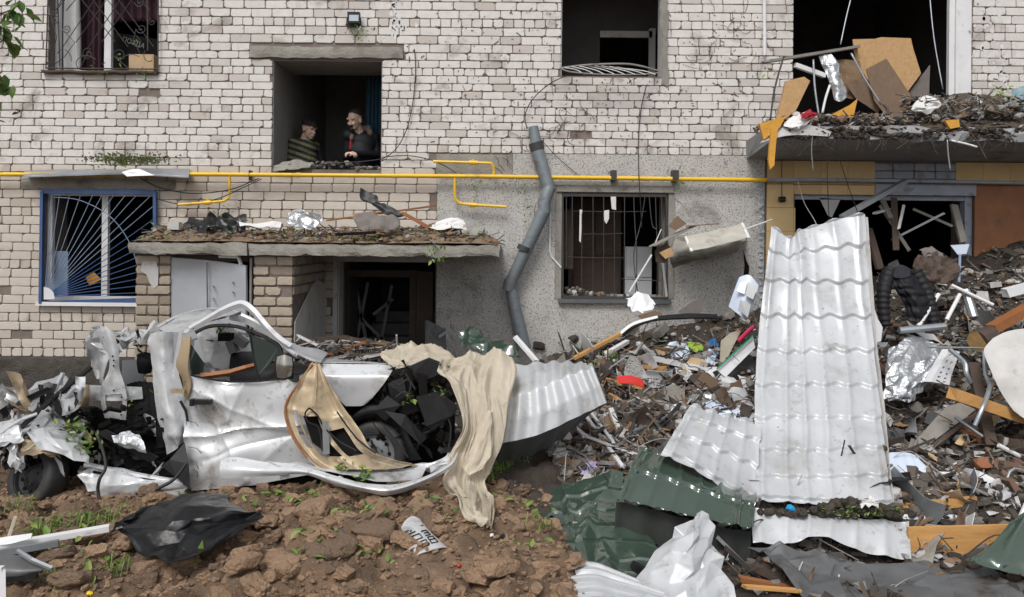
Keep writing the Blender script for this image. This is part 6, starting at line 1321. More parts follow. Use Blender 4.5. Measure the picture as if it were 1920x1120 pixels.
for k, (pts, lab) in enumerate((([(1130, 700), (1165, 745), (1240, 800)], 'long thin twig crossing the heap below the red plastic'), ([(1120, 725), (1150, 775), (1190, 820)], 'bare twig curving from the corrugated sheet'), ([(1180, 830), (1215, 795), (1246, 770)], 'dark branch end in front of the white tile sheet'), ([(1125, 720), (1190, 760), (1235, 778)], 'thin brown twig under the foil scrap'), ([(1050, 622), (1066, 648), (1084, 676)], 'pale thin wire above the pine batten'), ([(1203, 800), (1212, 820), (1210, 850)], 'short upright twig by the green tiles'))):
    tag(MB().tube([up(G(*q), .08) for q in pts], .007, 5, smooth=5).build('twig', m_twig if k != 4 else m_pvc), lab, 'twig')
# stones and bricks one could pick out
for px, py, s, m, lab in ((1366, 598, .10, m_conc, 'pale grey stone on top of the heap by the tall sheet'), (1310, 600, .09, m_fibreg, 'flat dark stone under the black bumper'), (1342, 604, .08, m_dsoil, 'dark earth lump beside the pale grey stone'), (1840, 880, .11, mat('red brick chunk', (.30, .12, .06), (.22, .09, .05), .9, 8, .5), 'broken red brick chunk in the lower right rubble'), (1822, 872, .075, m_conc, 'grey concrete cube beside the red brick chunk'), (1812, 905, .085, m_conc, 'grey stone below the concrete cube'),
                          (1755, 853, .06, m_clod, 'tan stone behind the pale blue sheet'), (1775, 870, .06, m_clod, 'tan stone right of the pale blue sheet'), (1700, 765, .11, m_conc, 'pale mossy stone below the foil bag'), (1745, 778, .09, m_dsoil, 'dark stone right of the mossy one'), (1862, 900, .10, m_dsoil, 'dark brown brick chunk behind the red one'), (1010, 655, .10, m_dsoil, 'dark turf lump beside the downpipe end'), (1075, 640, .08, m_dsoil, 'dark earth lump under the kitchen window')):
    mb = MB(); rock(mb, up(G(px, py), s * .4), (s, s * .8, s * .7), 2, flat=.6, rough=.25); tag(mb.build('stone', m), lab, 'stone')

# ------------------------------------------------------------------ right-hand heap
plank('orange brown timber beam jutting from the right border', (1785, 738), (1910, 782), .11, .10, m_wood, ya=-2.9, yb=-2.75, name='timber_beam', cat='beam')
plank('dark upright timber behind the orange beam', (1824, 682), (1858, 838), .10, .07, m_woodd, ya=-2.35, yb=-2.75, name='timber_post', cat='beam')
plank('dark reddish timber low behind the pipe frame', (1800, 800), (1892, 858), .09, .06, m_woodr, ya=-2.55, yb=-2.7, name='timber_post', cat='beam')
board('weathered grey plank slanting up beside the pale blue sheet', [(1695, 850), (1775, 762), (1800, 755), (1830, 768), (1712, 856)], .04, m_woodg, y=-2.75, tilt=.25, name='grey_plank', cat='plank')
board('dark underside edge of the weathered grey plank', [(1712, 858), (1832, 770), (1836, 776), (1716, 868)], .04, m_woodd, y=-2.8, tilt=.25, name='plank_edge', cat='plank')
rag('foil_bag', 'large crumpled silver foil sheet hanging in the right heap', [[(1662, 668, -2.0), (1700, 634, -1.9), (1745, 640, -1.85), (1772, 660, -1.85)], [(1660, 700, -2.15), (1695, 690, -2.2), (1735, 690, -2.15), (1756, 690, -2.1)], [(1660, 735, -2.25), (1690, 735, -2.3), (1712, 738, -2.25), (1722, 738, -2.2)], [(1668, 758, -2.3), (1685, 752, -2.32), (1700, 750, -2.3), (1706, 748, -2.28)]], m_foil, 'foil', 60, .01, .0, 10, facet=(11, 12, .035))
hb = thing('hollow_block', 'white perforated block standing in the right heap', 'block', P(1775, 720, -2.2))
A = sheet([[(1782, 655, -2.15), (1800, 660, -2.1)], [(1760, 690, -2.25), (1786, 698, -2.2)], [(1746, 716, -2.3), (1780, 722, -2.25)]], 24, 36)
MB().grid(A, .09, skip=lambda u, v: (abs(u - .3) < .1 or abs(u - .7) < .1) and (v * 7) % 1 < .4 and .05 < v < .95).build('shell', m_white, hb)
MB().poly([P(1764, 704, -2.2), P(1778, 706, -2.2), P(1778, 725, -2.2), P(1764, 722, -2.2)], .05).build('core', m_woodd, hb)
for k, (pts, r_, m, lab) in enumerate((([(1780, 655, -2.35), (1808, 680, -2.4), (1812, 700, -2.45), (1820, 718, -2.45)], .022, m_galv, 'bent steel chair tube beside the perforated block'), ([(1846, 660, -2.5), (1848, 700, -2.6), (1856, 722, -2.7), (1846, 755, -3.05), (1828, 798, -3.1)], .019, m_galv, 'bent steel tube crossing the orange beam'), ([(1740, 651, -2.3), (1846, 653, -2.3)], .010, m_galv, 'thin straight rod above the orange beam'),
        ([(1722, 612, -1.7), (1760, 552, -1.5)], .022, m_pvc, 'white profile leaning upright behind the foil sheet'), ([(1686, 620, -1.9), (1772, 612, -1.9)], .035, m_galv, 'grey gutter piece above the foil sheet'), ([(1800, 478, -1.0), (1798, 530, -1.3)], .014, m_lbar, 'short blue grey tube upright in the upper right heap'), ([(1784, 535, -1.5), (1862, 572, -1.6)], .018, m_pvc, 'white profile lying across the upper right heap'),
        ([(1810, 545, -1.45), (1826, 596, -1.6)], .045, m_galv, 'wide grey steel strip standing in the right heap'), ([(1775, 600, -1.75), (1800, 552, -1.65)], .02, m_pvc, 'bent white strip beside the log'), ([(1758, 888, -3.1), (1835, 893, -3.1), (1880, 920, -3.15), (1935, 945, -3.2)], .016, m_pvc, 'white pipe bent across the lower right rubble'), ([(1872, 835, -2.9), (1935, 868, -2.9)], .02, m_pvc, 'white pipe sloping down at the right border'),
        ([(1870, 985, -3.4), (1893, 885, -3.2), (1930, 888, -3.2)], .012, m_galv, 'angled thin steel frame at the right border'), ([(1842, 985, -3.5), (1885, 930, -3.4)], .012, m_galv, 'short steel rod below the angled frame'), ([(1690, 972, -3.6), (1800, 970, -3.55), (1905, 974, -3.5)], .03, m_white, 'long white rail above the orange board'), ([(1905, 990, -3.7), (1925, 945, -3.6)], .02, m_pvc, 'white stub at the lower right border'),
        ([(1790, 782, -2.65), (1842, 818, -2.75)], .014, m_galv, 'thin grey rod behind the dark upright timber'))):
    tag(MB().tube([P(*q) for q in pts], r_, 8, smooth=4 if len(pts) > 2 else 0).build('metal_tube', m, smooth=True), lab, 'tube')
board('broad orange pine board at the lower right', [(1703, 990), (1893, 985), (1870, 1010), (1822, 1048), (1706, 1046)], .03, m_wood, y=-3.85, name='pine_board', cat='board')
board('dark split pine board below the pale blue sheet', [(1680, 952), (1700, 944), (1780, 938), (1832, 932), (1832, 948), (1760, 956), (1684, 968)], .04, m_wood, y=-3.55, name='split_board', cat='board')
lg = thing('log', 'sawn log with a pale cut end in the right heap', 'log', P(1850, 650, -2.0))
MB().tube([P(1860, 628, -2.0), P(1835, 640, -2.05)], [.10, .11], 14).build('bark', m_woodd, lg)
MB().tube([P(1834.5, 640.3, -2.052), P(1833, 641, -2.06)], .104, 14).build('cut_face', mat('log face', (.38, .24, .09), (.22, .13, .05), .9, 12, .3), lg)
plank('thick dark brown plank behind the log', (1858, 618), (1960, 560), .12, .09, m_woodr, ya=-1.75, yb=-1.6, jag=.03)
plank('white board end at the right border', (1884, 550), (1960, 530), .10, .09, m_white, ya=-1.6, yb=-1.55)
jk = thing('jacket', 'dark navy padded jacket hanging in the heap beside the tall sheet', 'jacket', P(1700, 615, -1.6))
quilt = lambda U, V: .016 * np.abs(np.sin(V * 20)) + .02 * fbm(U * 6, V * 6, 1, 3)
MB().grid(sheet([[(1664, 508, -1.40), (1690, 500, -1.44), (1716, 508, -1.4)], [(1668, 535, -1.52), (1694, 530, -1.6), (1728, 538, -1.5)], [(1690, 560, -1.56), (1715, 560, -1.66), (1742, 560, -1.54)], [(1700, 598, -1.6), (1726, 604, -1.68), (1752, 596, -1.58)]], 40, 50, disp=quilt), .02).build('body', m_jacket, jk, smooth=True)
for pts in ([(1668, 508, -1.42), (1658, 540, -1.55), (1656, 575, -1.6), (1660, 612, -1.64)], [(1716, 510, -1.42), (1736, 545, -1.5), (1746, 580, -1.56), (1752, 612, -1.6)]):
    q = [P(*p) for p in pts]; qq = crv(q, 14); MB().tube(qq, [(.075 - .018 * i / len(qq)) * (1 + .10 * math.sin(i * 1.6)) for i in range(len(qq))], 12).build('sleeve', m_jacket, jk, smooth='all')
MB().grid(sheet([[(1672, 505, -1.46), (1690, 496, -1.5), (1708, 504, -1.46)], [(1676, 520, -1.56), (1692, 522, -1.6), (1706, 518, -1.55)]], 16, 10, crumple=.01), .02).build('collar', m_knitd, jk, smooth=True)
plank('steel profile jutting out of the shop opening', (1578, 408), (1698, 340), .07, .05, m_galv, ya=-.9, yb=-.35, name='steel_profile', cat='profile')
for k, (a, b, w, m, lab) in enumerate((((1655, 375), (1670, 410), .06, m_woodg, 'short grey strut in the shop opening'), ((1668, 392), (1640, 400), .05, m_pvc, 'small white strut in the shop opening'), ((1650, 385), (1705, 470), .06, m_woodg, 'grey frame bar slanting in the shop opening'), ((1672, 450), (1770, 400), .05, m_galv, 'bar leaning up to the right in the shop opening'), ((1712, 392), (1785, 424), .06, m_woodg, 'upper slanting frame bar in the shop opening'),
        ((1676, 372), (1680, 470), .07, m_woodd, 'dark post standing in the shop opening'), ((1788, 384), (1806, 455), .08, m_woodg, 'pale broken frame post at the right of the shop opening'), ((1695, 385), (1685, 430), .03, m_pvc, 'thin white bar in the shop opening'), ((1628, 430), (1650, 505), .09, m_woodd, 'brown board upright behind the tall sheet'))):
    plank(lab, a, b, w, w * .5, m, ya=-.1 - .02 * k, yb=-.3 - .02 * k, name='frame_bar', cat='frame bar')
board('pointed glass shard hanging in the shop opening', [(1536, 371), (1576, 374), (1560, 408), (1552, 404)], .006, m_plaster, y=.06, name='glass_shard', cat='shard')
board('lilac sheet of paper on the right heap', [(1782, 460), (1818, 458), (1812, 476), (1796, 478)], .006, m_blueplast, y=-.9, name='paper_sheet', cat='paper')
rag('wool_matting', 'brown fibrous matting in the upper right heap', [[(1715, 488, -1.1), (1750, 478, -1.0), (1790, 490, -1.0)], [(1712, 505, -1.25), (1750, 508, -1.3), (1795, 510, -1.2)], [(1730, 530, -1.35), (1760, 535, -1.4), (1790, 528, -1.3)]], m_woodd, 'matting', 40, .05, .05, 14)
rag('torn_cardboard', 'grey torn board lying on the right heap below the shop opening', [[(1726, 470, -.9), (1745, 464, -.9), (1768, 474, -.9)], [(1732, 482, -1.0), (1750, 484, -1.02), (1772, 484, -1.0)]], m_fibreg, 'board', 14, .02, .02)
tag(MB().poly([P(1630, 570, -1.9), P(1640, 580, -1.9), P(1646, 598, -1.9), P(1655, 614, -1.9), P(1652, 640, -1.92), P(1634, 645, -1.92)], .02).build('white_scrap', m_white), 'white broken plastic right beside the tall sheet', 'plastic')
# ------------------------------------------------------------------ on the balcony
YB2 = -1.0
board('large pale chipboard sheet standing on the balcony', [(1599, 74), (1640, 73), (1652, 70), (1708, 72), (1712, 90), (1727, 138), (1702, 172), (1640, 168), (1606, 120)], .018, m_osb, y=-.55, name='chipboard', cat='board')
board('dark grey brown fibreboard leaning before the chipboard', [(1624, 130), (1662, 110), (1712, 185), (1690, 220), (1660, 216), (1640, 190)], .012, m_fibre, y=-.85, name='fibreboard', cat='board')
board('lower dark fibreboard behind the leaning one', [(1586, 158), (1622, 144), (1656, 196), (1646, 212), (1606, 186)], .012, m_fibre, y=-.78, name='fibreboard', cat='board')
board('pointed grey board right of the chipboard', [(1704, 174), (1744, 122), (1742, 178), (1712, 182)], .015, m_fibreg, y=-.5, name='fibreboard', cat='board')
rag('wicker_mat', 'brown woven mat between foil and fibreboard', [[(1566, 114, -.6), (1590, 112, -.62), (1612, 116, -.6)], [(1574, 150, -.64), (1594, 150, -.7), (1616, 148, -.66)], [(1582, 182, -.7), (1600, 186, -.74), (1604, 182, -.72)]], mat('woven mat', (.24, .155, .09), (.13, .085, .05), .9, 60, .6), 'mat', 24, .006, .01)
rag('insulation_foil', 'torn silver insulation strip hanging on the balcony', [[(1534, 108, -.75), (1548, 104, -.75), (1564, 108, -.72)], [(1545, 130, -.8), (1560, 132, -.85), (1572, 130, -.8)], [(1556, 155, -.86), (1568, 155, -.9), (1582, 158, -.86)], [(1564, 188, -.9), (1574, 192, -.92), (1586, 184, -.9)]], m_foil, 'insulation', 26, .02, .03, 12)
plank('pale splintered board sloping up to the chipboard', (1436, 116), (1610, 88), .10, .03, m_woodg, ya=-.95, yb=-.6, jag=.04)
plank('white frame length under the sloping board', (1490, 122), (1545, 142), .05, .05, m_pvc, ya=-.85, yb=-.8, name='frame_length', cat='frame')
board('tan foam panel leaning at the balcony corner', [(1474, 152), (1508, 144), (1519, 152), (1492, 208), (1470, 225), (1455, 226), (1466, 186)], .05, m_osb, y=-1.12, name='foam_board', cat='foam')
board('orange foam slab hanging off the balcony corner', [(1424, 232), (1474, 218), (1462, 240), (1432, 262)], .05, m_foam, y=-1.22, name='foam_slab', cat='foam')
board('narrow orange foam strip hanging below the corner', [(1446, 240), (1459, 240), (1455, 270), (1452, 310), (1444, 318), (1441, 300)], .04, m_foam, y=-1.24, name='foam_strip', cat='foam')
board('bright orange foam wedge on the balcony edge', [(1560, 215), (1596, 196), (1608, 186), (1600, 220), (1585, 222)], .03, m_foam, y=-1.1, name='foam_wedge', cat='foam')
board('small orange foam lump hanging over the balcony edge', [(1772, 226), (1798, 224), (1800, 238), (1782, 242)], .04, m_foam, y=-1.24, name='foam_lump', cat='foam')
rag('white_cloth', 'white striped cloth on the balcony corner', [[(1466, 238, -1.2), (1490, 216, -1.15), (1516, 210, -1.15)], [(1478, 241, -1.24), (1500, 232, -1.24), (1526, 216, -1.2)], [(1492, 241, -1.24), (1508, 236, -1.25), (1528, 220, -1.22)]], m_dacron, 'cloth', 18, .02, .02)
rag('red_cloth', 'dark red cloth scrap on the white striped cloth', [[(1502, 214, -1.24), (1516, 208, -1.22), (1530, 210, -1.22)], [(1506, 223, -1.27), (1516, 222, -1.27), (1526, 220, -1.25)]], m_redc, 'cloth', 12, .02, .02)
rag('white_pillow', 'torn white padding on the balcony debris', [[(1712, 196, -.95), (1738, 178, -.9), (1760, 188, -.9)], [(1708, 204, -1.05), (1736, 200, -1.1), (1764, 194, -1.0)], [(1720, 210, -1.08), (1740, 212, -1.12), (1752, 204, -1.05)]], m_dacron, 'padding', 22, .02, .03)
rag('grey_green_bottle', 'grey and teal bundle at the far end of the balcony', [[(1898, 168, -.8), (1915, 162, -.8), (1935, 170, -.8)], [(1896, 192, -.85), (1915, 194, -.9), (1935, 192, -.85)], [(1900, 210, -.88), (1916, 212, -.9), (1932, 208, -.88)]], mat('teal fabric', (.28, .34, .38), (.06, .18, .19), .8, 9, .2), 'bundle', 16, .02, .02)
for k, (a, b, r_, m, lab) in enumerate((((1525, 112, -.9), (1536, 220, -1.0), .012, m_galv, 'thin upright rod on the balcony left'), ((1470, 105, -1.1), (1444, 228, -1.2), .010, m_iron, 'dark bent rod beside the tan foam panel'), ((1556, 160, -1.0), (1542, 212, -1.05), .014, m_pvc, 'white rod leaning behind the foam wedge'), ((1600, -20, -.3), (1576, 84, -.5), .008, m_galv, 'thin wire hanging into the balcony opening'), ((1742, -20, -.3), (1768, 168, -.6), .008, m_galv, 'long cable hanging in the balcony opening'),
        ((1596, 100, -.9), (1652, 196, -1.0), .012, m_galv, 'grey rod lying across the fibreboards'), ((1656, 196, -1.0), (1664, 216, -1.05), .014, m_iron, 'short dark rod below the fibreboards'), ((1776, 262, -1.2), (1782, 320, -1.2), .008, m_galv, 'thin wire hanging from the balcony edge'), ((1806, 230, -1.2), (1850, 300, -1.2), .008, m_twig, 'crooked wire below the balcony on the right'), ((1784, 264, -1.2), (1832, 276, -1.22), .012, m_pvc, 'pale stick poking from the balcony edge'),
        ((1553, 250, -1.2), (1555, 420, -1.0), .005, m_cable, 'thin black cable hanging before the shop opening'), ((1564, 262, -1.2), (1608, 398, -1.0), .005, m_cable, 'slanting black cable before the shop opening'), ((1466, 300, -.05), (1466, 368, -.05), .005, m_cable, 'short black cable with a plug on the ochre wall'), ((1525, 240, -1.2), (1525, 322, -1.15), .006, m_galv, 'thin grey rod hanging below the balcony corner'))):
    tag(MB().tube([P(*a), (P(*a) + P(*b)) / 2 + Vector((rnd.uniform(-.03, .03), 0, 0)), P(*b)], r_, 6, smooth=4).build('wire' if r_ < .009 else 'rod', m, smooth='all'), lab, 'wire' if r_ < .009 else 'rod')
tag(MB().tube([P(1461, 374, -.06), P(1472, 374, -.06)], .035, 10).build('socket', m_blackp), 'round black socket on the ochre wall', 'socket')

# ------------------------------------------------------------------ scattered rubble, sticks, scraps, leaves: what nobody could count
def inside(px, py, polys):
    for pl in polys:
        c = False; j = len(pl) - 1
        for i in range(len(pl)):
            if (pl[i][1] > py) != (pl[j][1] > py) and px < (pl[j][0] - pl[i][0]) * (py - pl[i][1]) / (pl[j][1] - pl[i][1]) + pl[i][0]: c = not c
            j = i
        if c: return True
    return False
def spots(n, fn):
    """n ground points from a sampler of (x, y)"""
    q = np.array([fn() for _ in range(n)]); return np.stack([q[:, 0], q[:, 1], H(q[:, 0], q[:, 1])], 1)
def heap_pt():
    while True:
        x, y = rnd.uniform(.25, 7.0), -abs(rnd.triangular(-.02, 5.2, 1.6))
        if y > -3.9 or rnd.random() < .35:
            if x + y * .12 > .1: return x, y
mb = MB()
for p in spots(11000, heap_pt):
    s_ = .010 + .075 * rnd.random()**3.2
    rock(mb, p + np.array([0, 0, s_ * .3]), (s_, s_ * rnd.uniform(.5, 1), s_ * rnd.uniform(.35, .9)), 1, rough=.3, flat=.5)
for p in spots(900, heap_pt):
    s_ = .03 + .07 * rnd.random()**2; mb.box(p + np.array([0, 0, s_ * .5]), (s_ * 2.2, s_ * 1.2, s_ * rnd.uniform(.4, .9)), Matrix.Rotation(rnd.uniform(0, 6.3), 3, 'Z') @ Matrix.Rotation(rnd.gauss(0, .6), 3, 'X') @ Matrix.Rotation(rnd.gauss(0, .6), 3, 'Y'))
tag(mb.build('rubble', m_rubble), 'loose broken masonry covering the heap', None, kind='stuff')
mb = MB()
for p in spots(5200, heap_pt):
    L = .05 + .36 * rnd.random()**2.4; a = rnd.uniform(0, 6.3); t = rnd.gauss(.1, .45)
    d_ = Vector((math.cos(a) * math.cos(t), math.sin(a) * math.cos(t), math.sin(t))) * L / 2; c = Vector(p) + Vector((0, 0, .02 + abs(d_.z) * .8))
    w = rnd.choice((.006, .008, .012, .018, .03)); mb.bar(c - d_, c + d_, w, w * rnd.uniform(.3, 1), jag=.01)
tag(mb.build('splintered_sticks', m_sticks), 'splintered laths and sticks strewn over the heap', None, kind='stuff')
mb = MB()
def scrap(p, s, tilt=.7):
    n = rnd.choice((4, 5, 5, 6)); Rm = Matrix.Rotation(rnd.uniform(0, 6.3), 3, 'Z') @ Matrix.Rotation(rnd.gauss(.5, tilt), 3, 'X')
    pts = [Rm @ Vector((s * rnd.uniform(.5, 1.2) * math.cos(2*math.pi*i/n), s * rnd.uniform(.35, 1) * math.sin(2*math.pi*i/n), rnd.uniform(-.12, .12) * s)) + Vector(p) for i in range(n)]
    mb.poly(pts, .004)
for p in spots(7000, heap_pt): scrap(p + np.array([0, 0, .025]), .012 + .12 * rnd.random()**3.0)
tag(mb.build('torn_scraps', m_scrap), 'torn scraps of board, paper and plastic over the heap', None, kind='stuff')
mb = MB()
for k in range(520):
    p = Vector(spots(1, heap_pt)[0]); pts = [p + Vector((0, 0, .03))]
    d_ = Vector((rnd.uniform(-1, 1), rnd.uniform(-.5, .3), rnd.uniform(.0, .6))) * .12
    for i in range(4): pts.append(pts[-1] + d_); d_ = d_ + Vector((rnd.uniform(-.06, .06), rnd.uniform(-.05, .05), rnd.uniform(-.09, .03)))
    mb.tube(pts, rnd.choice((.003, .004, .006)), 4, smooth=3)
tag(mb.build('wire_tangle', m_sticks), 'tangled wires and thin twigs in the heap', None, kind='stuff')
mb = MB(); bmats = [m_galv, m_white, m_woodd, m_card, m_greyd, m_white, m_fibre, m_woodg, m_blackp, m_conc]
for k, p in enumerate(spots(330, heap_pt)):
    s_ = .06 + .20 * rnd.random()**2; w = s_ * rnd.uniform(.15, .6); q = Matrix.Rotation(rnd.uniform(0, 6.3), 3, 'Z') @ Matrix.Rotation(rnd.gauss(0, .5), 3, 'Y') @ Matrix.Rotation(rnd.gauss(.5, .5), 3, 'X'); c = Vector(p) + Vector((0, 0, .04 + s_ * .15))
    rows = [[c + q @ Vector(((u - .5) * s_ * 2 + rnd.uniform(-1, 1) * s_ * .15, rnd.uniform(-1, 1) * s_ * .18, (v - .5) * w * 2 + rnd.uniform(-1, 1) * w * .25)) for u in (0, .33, .66, 1)] for v in (0, .5, 1)]
    mb.grid(resamp(rows, 9, 6, True, True), .004, m=k % len(bmats))
tag(mb.build('bent_pieces', bmats, smooth=22), 'bent sheets, boards and cartons jumbled through the heap', None, kind='stuff')
# the front crater: boards, char and dark bits under the sheets
mb = MB()
for k in range(700):
    x, y = rnd.uniform(.75, 4.6), rnd.uniform(-5.2, -3.5); z = float(H(x, y)); s_ = .02 + .08 * rnd.random()**2
    rock(mb, (x, y, z + s_ * .3), (s_, s_ * .8, s_ * .5), 1, flat=.5)
tag(mb.build('crater_debris', m_dsoil), 'dark broken lumps in the hollow under the roofing', None, kind='stuff')
for a, b, w, m, lab in (((1388, 1085, -4.35), (1560, 1118, -4.35), .06, m_woodr, 'brown lath in the hollow under the dirty sheet'), ((1410, 1060, -4.2), (1540, 1130, -4.3), .08, m_woodd, 'charred board in the hollow under the dirty sheet'), ((1470, 1062, -4.15), (1590, 1112, -4.25), .03, m_woodg, 'grey stick in the hollow under the dirty sheet'), ((1396, 1100, -4.5), (1500, 1108, -4.5), .04, m_wood, 'pale lath at the bottom edge beside the peaked sheet')):
    tag(MB().bar(P(*a), P(*b), w, w * .5, jag=.02).build('lath', m), lab, 'lath')

# clods of clay on the near side
def near_pt():
    while True:
        x, y = rnd.uniform(-4.6, 1.2), rnd.uniform(-5.9, -3.1)
        if x < .55 - .35 * (y + 4.5) * (y > -4.5) + rnd.uniform(-.2, .25): return x, y
mb = MB()
for i, p in enumerate(spots(11000, near_pt)):
    s_ = .005 + .026 * rnd.random()**2.6
    rock(mb, p + np.array([0, 0, s_ * .2]), (s_, s_ * rnd.uniform(.6, 1), s_ * rnd.uniform(.4, .8)), 1, rough=.5, flat=.4)
for i, p in enumerate(spots(1300, near_pt)):
    s_ = .022 + .085 * rnd.random()**3; v, f_ = ico(3 if s_ > .055 else 2); o_ = rnd.random() * 90
    cell = np.abs(vn(v[:, 0]*1.6 + o_, v[:, 1]*1.6, v[:, 2]*1.6)) * .5 + .22 * fbm(v[:, 0]*3 + o_, v[:, 1]*3, v[:, 2]*3, 3)
    q = np.clip(v * (1 + cell - .15)[:, None], (-.85, -.8, -.55), (.8, .85, rnd.uniform(.35, .7)))
    Rm = np.array(Matrix.Rotation(rnd.uniform(0, 6.3), 3, 'Z') @ Matrix.Rotation(rnd.gauss(0, .3), 3, 'X') @ Matrix.Rotation(rnd.gauss(0, .3), 3, 'Y'))
    mb.add((q * np.array([s_ * 1.25, s_ * rnd.uniform(.6, 1), s_ * rnd.uniform(.5, .8)])) @ Rm.T + p + np.array([0, 0, s_ * .05]), f_)
tag(mb.build('clay_clods', m_clod), 'crumbled clay clods covering the near mud', None, kind='stuff')
for px, py, s_, lab in ((302, 1068, .20, 'large flat clay clod below the black polythene'), (590, 962, .19, 'large clay clod below the van door'), (455, 1060, .13, 'clay clod right of the black polythene'), (700, 1000, .17, 'clay clod left of the crushed can'), (520, 1065, .16, 'broad clay clod in the near mud centre'), (240, 1020, .12, 'clay clod at the polythene corner'), (820, 1085, .15, 'clay clod near the bottom centre'), (130, 1090, .14, 'clay clod at the lower left'), (620, 1040, .20, 'wide clay slab in the near mud'), (760, 920, .13, 'clay clod under the curled door skin'), (930, 1070, .14, 'clay clod near the green sheet'), (400, 940, .12, 'clay clod behind the black polythene')):
    mb = MB(); g0 = G(px, py); v, f = ico(4)
    q = v * (1 + .30 * fbm(v[:, 0]*1.4 + px, v[:, 1]*1.4, v[:, 2]*1.4, 4) + .05 * fbm(v[:, 0]*7 + px, v[:, 1]*7, v[:, 2]*7, 2))[:, None]
    q = np.clip(q, (-.9, -.8, -.6), (.9, .85, .7)); Rm = np.array(Matrix.Rotation(px * .7, 3, 'Z') @ Matrix.Rotation(.25, 3, 'X'))
    mb.add((q * np.array([s_, s_ * .7, s_ * .45])) @ Rm.T + np.array(g0) + np.array([0, 0, s_ * .12]), f)
    tag(mb.build('clay_clod', m_clod, smooth='all'), lab, 'clod', 'large clay clods')
mb = MB()
for p in spots(900, lambda: (rnd.uniform(-6, .2), rnd.uniform(-2.2, -.1))):
    s_ = .01 + .05 * rnd.random()**3; rock(mb, p + np.array([0, 0, s_ * .3]), (s_, s_ * .8, s_ * .6), 1)
tag(mb.build('wall_rubble', m_rubble), 'rubble between the van and the wall', None, kind='stuff')

# leaves torn from the trees
def leaf(mb, p, L, yaw, pitch, m=0, wd=.45):
    Q = Matrix.Rotation(yaw, 3, 'Z') @ Matrix.Rotation(pitch, 3, 'X') @ Matrix.Rotation(rnd.uniform(-.6, .6), 3, 'Y')
    o_ = [(0, 0, 0), (.5 * wd, .3, .06), (.42 * wd, .65, .05), (0, 1, -.05), (-.42 * wd, .65, .05), (-.5 * wd, .3, .06), (0, .35, -.01), (0, .68, -.02)]
    mb.add([Q @ (Vector(v) * L) + Vector(p) for v in o_], [(0, 1, 6), (1, 2, 7, 6), (2, 3, 7), (0, 6, 5), (6, 7, 4, 5), (7, 3, 4)], m)
def leafset(name, label, centres, n, spread, L=(.03, .07), flat=1.0):
    mb = MB()
    for (px, py) in centres:
        c = G(px, py)
        for k in range(n):
            x, y = c.x + rnd.gauss(0, spread), c.y + rnd.gauss(0, spread * .8); z = float(H(x, y))
            leaf(mb, (x, y, z + rnd.uniform(.01, .05)), rnd.uniform(*L), rnd.uniform(0, 6.3), rnd.gauss(.2, .4) * flat)
    return tag(mb.build(name, m_leaf), label, None, kind='stuff')
leafset('fallen_leaves', 'green leaves scattered on the near mud', [(450, 945), (520, 940), (600, 1010), (640, 975), (560, 960), (100, 1000), (150, 985), (60, 1000), (680, 1040), (250, 960), (540, 1045), (170, 1060), (850, 955), (1000, 1000), (960, 935), (740, 985), (1005, 1030), (620, 935), (130, 1045), (690, 880), (1010, 960)], 15, .10, (.035, .085))
leafset('fallen_leaves', 'green leaves scattered over the heap', [(1095, 645), (1125, 665), (1150, 690), (1590, 955), (1620, 960), (1690, 955), (1860, 850), (1700, 785), (1560, 958), (1075, 885), (1600, 965), (1050, 700), (1240, 640)], 12, .05, (.02, .05))
# grass tufts
mb = MB()
for (px, py, n) in ((925, 890, 40), (945, 880, 30), (915, 905, 30), (975, 870, 16), (110, 990, 40), (160, 985, 40), (70, 1005, 26), (200, 975, 30), (350, 945, 20), (100, 1095, 20), (215, 1075, 20), (40, 955, 20), (1090, 660, 30), (1150, 675, 30), (1015, 990, 20), (1120, 690, 24)):
    c = G(px, py)
    for k in range(n):
        b0 = c + Vector((rnd.gauss(0, .05), rnd.gauss(0, .04), -.01)); L = rnd.uniform(.05, .16); a = rnd.uniform(0, 6.3)
        t1 = b0 + Vector((math.cos(a) * L * .3, math.sin(a) * L * .3, L * .7)); t2 = t1 + Vector((math.cos(a) * L * .5, math.sin(a) * L * .5, -L * .05 * rnd.random() * 5))
        s_ = Vector((-math.sin(a), math.cos(a), 0)) * .004
        mb.add([b0 - s_, b0 + s_, t1 + s_, t1 - s_, t2], [(0, 1, 2, 3), (3, 2, 4)])
tag(mb.build('grass', m_leaf), 'grass tufts pushed up in the mud', None, kind='stuff')
sp = thing('sapling', 'two leaved green seedling before the black polythene', 'seedling', G(362, 1062))
MB().tube([G(362, 1064), up(G(364, 1060), .06), P(366, 1042, G(362, 1064).y)], .004, 5).build('stem', m_twig, sp)
yq = G(362, 1064).y - .01
for a, b, c_, w in (((366, 1046), (376, 1030), (380, 1012), 6), ((362, 1048), (348, 1038), (341, 1025), 7), ((358, 1056), (366, 1052), (378, 1054), 4)):
    MB().poly([P(*a, yq), P(b[0] + w, b[1], yq - .02), P(*c_, yq - .03), P(b[0] - w, b[1], yq)], .001).build('leaf', m_leaf, sp)

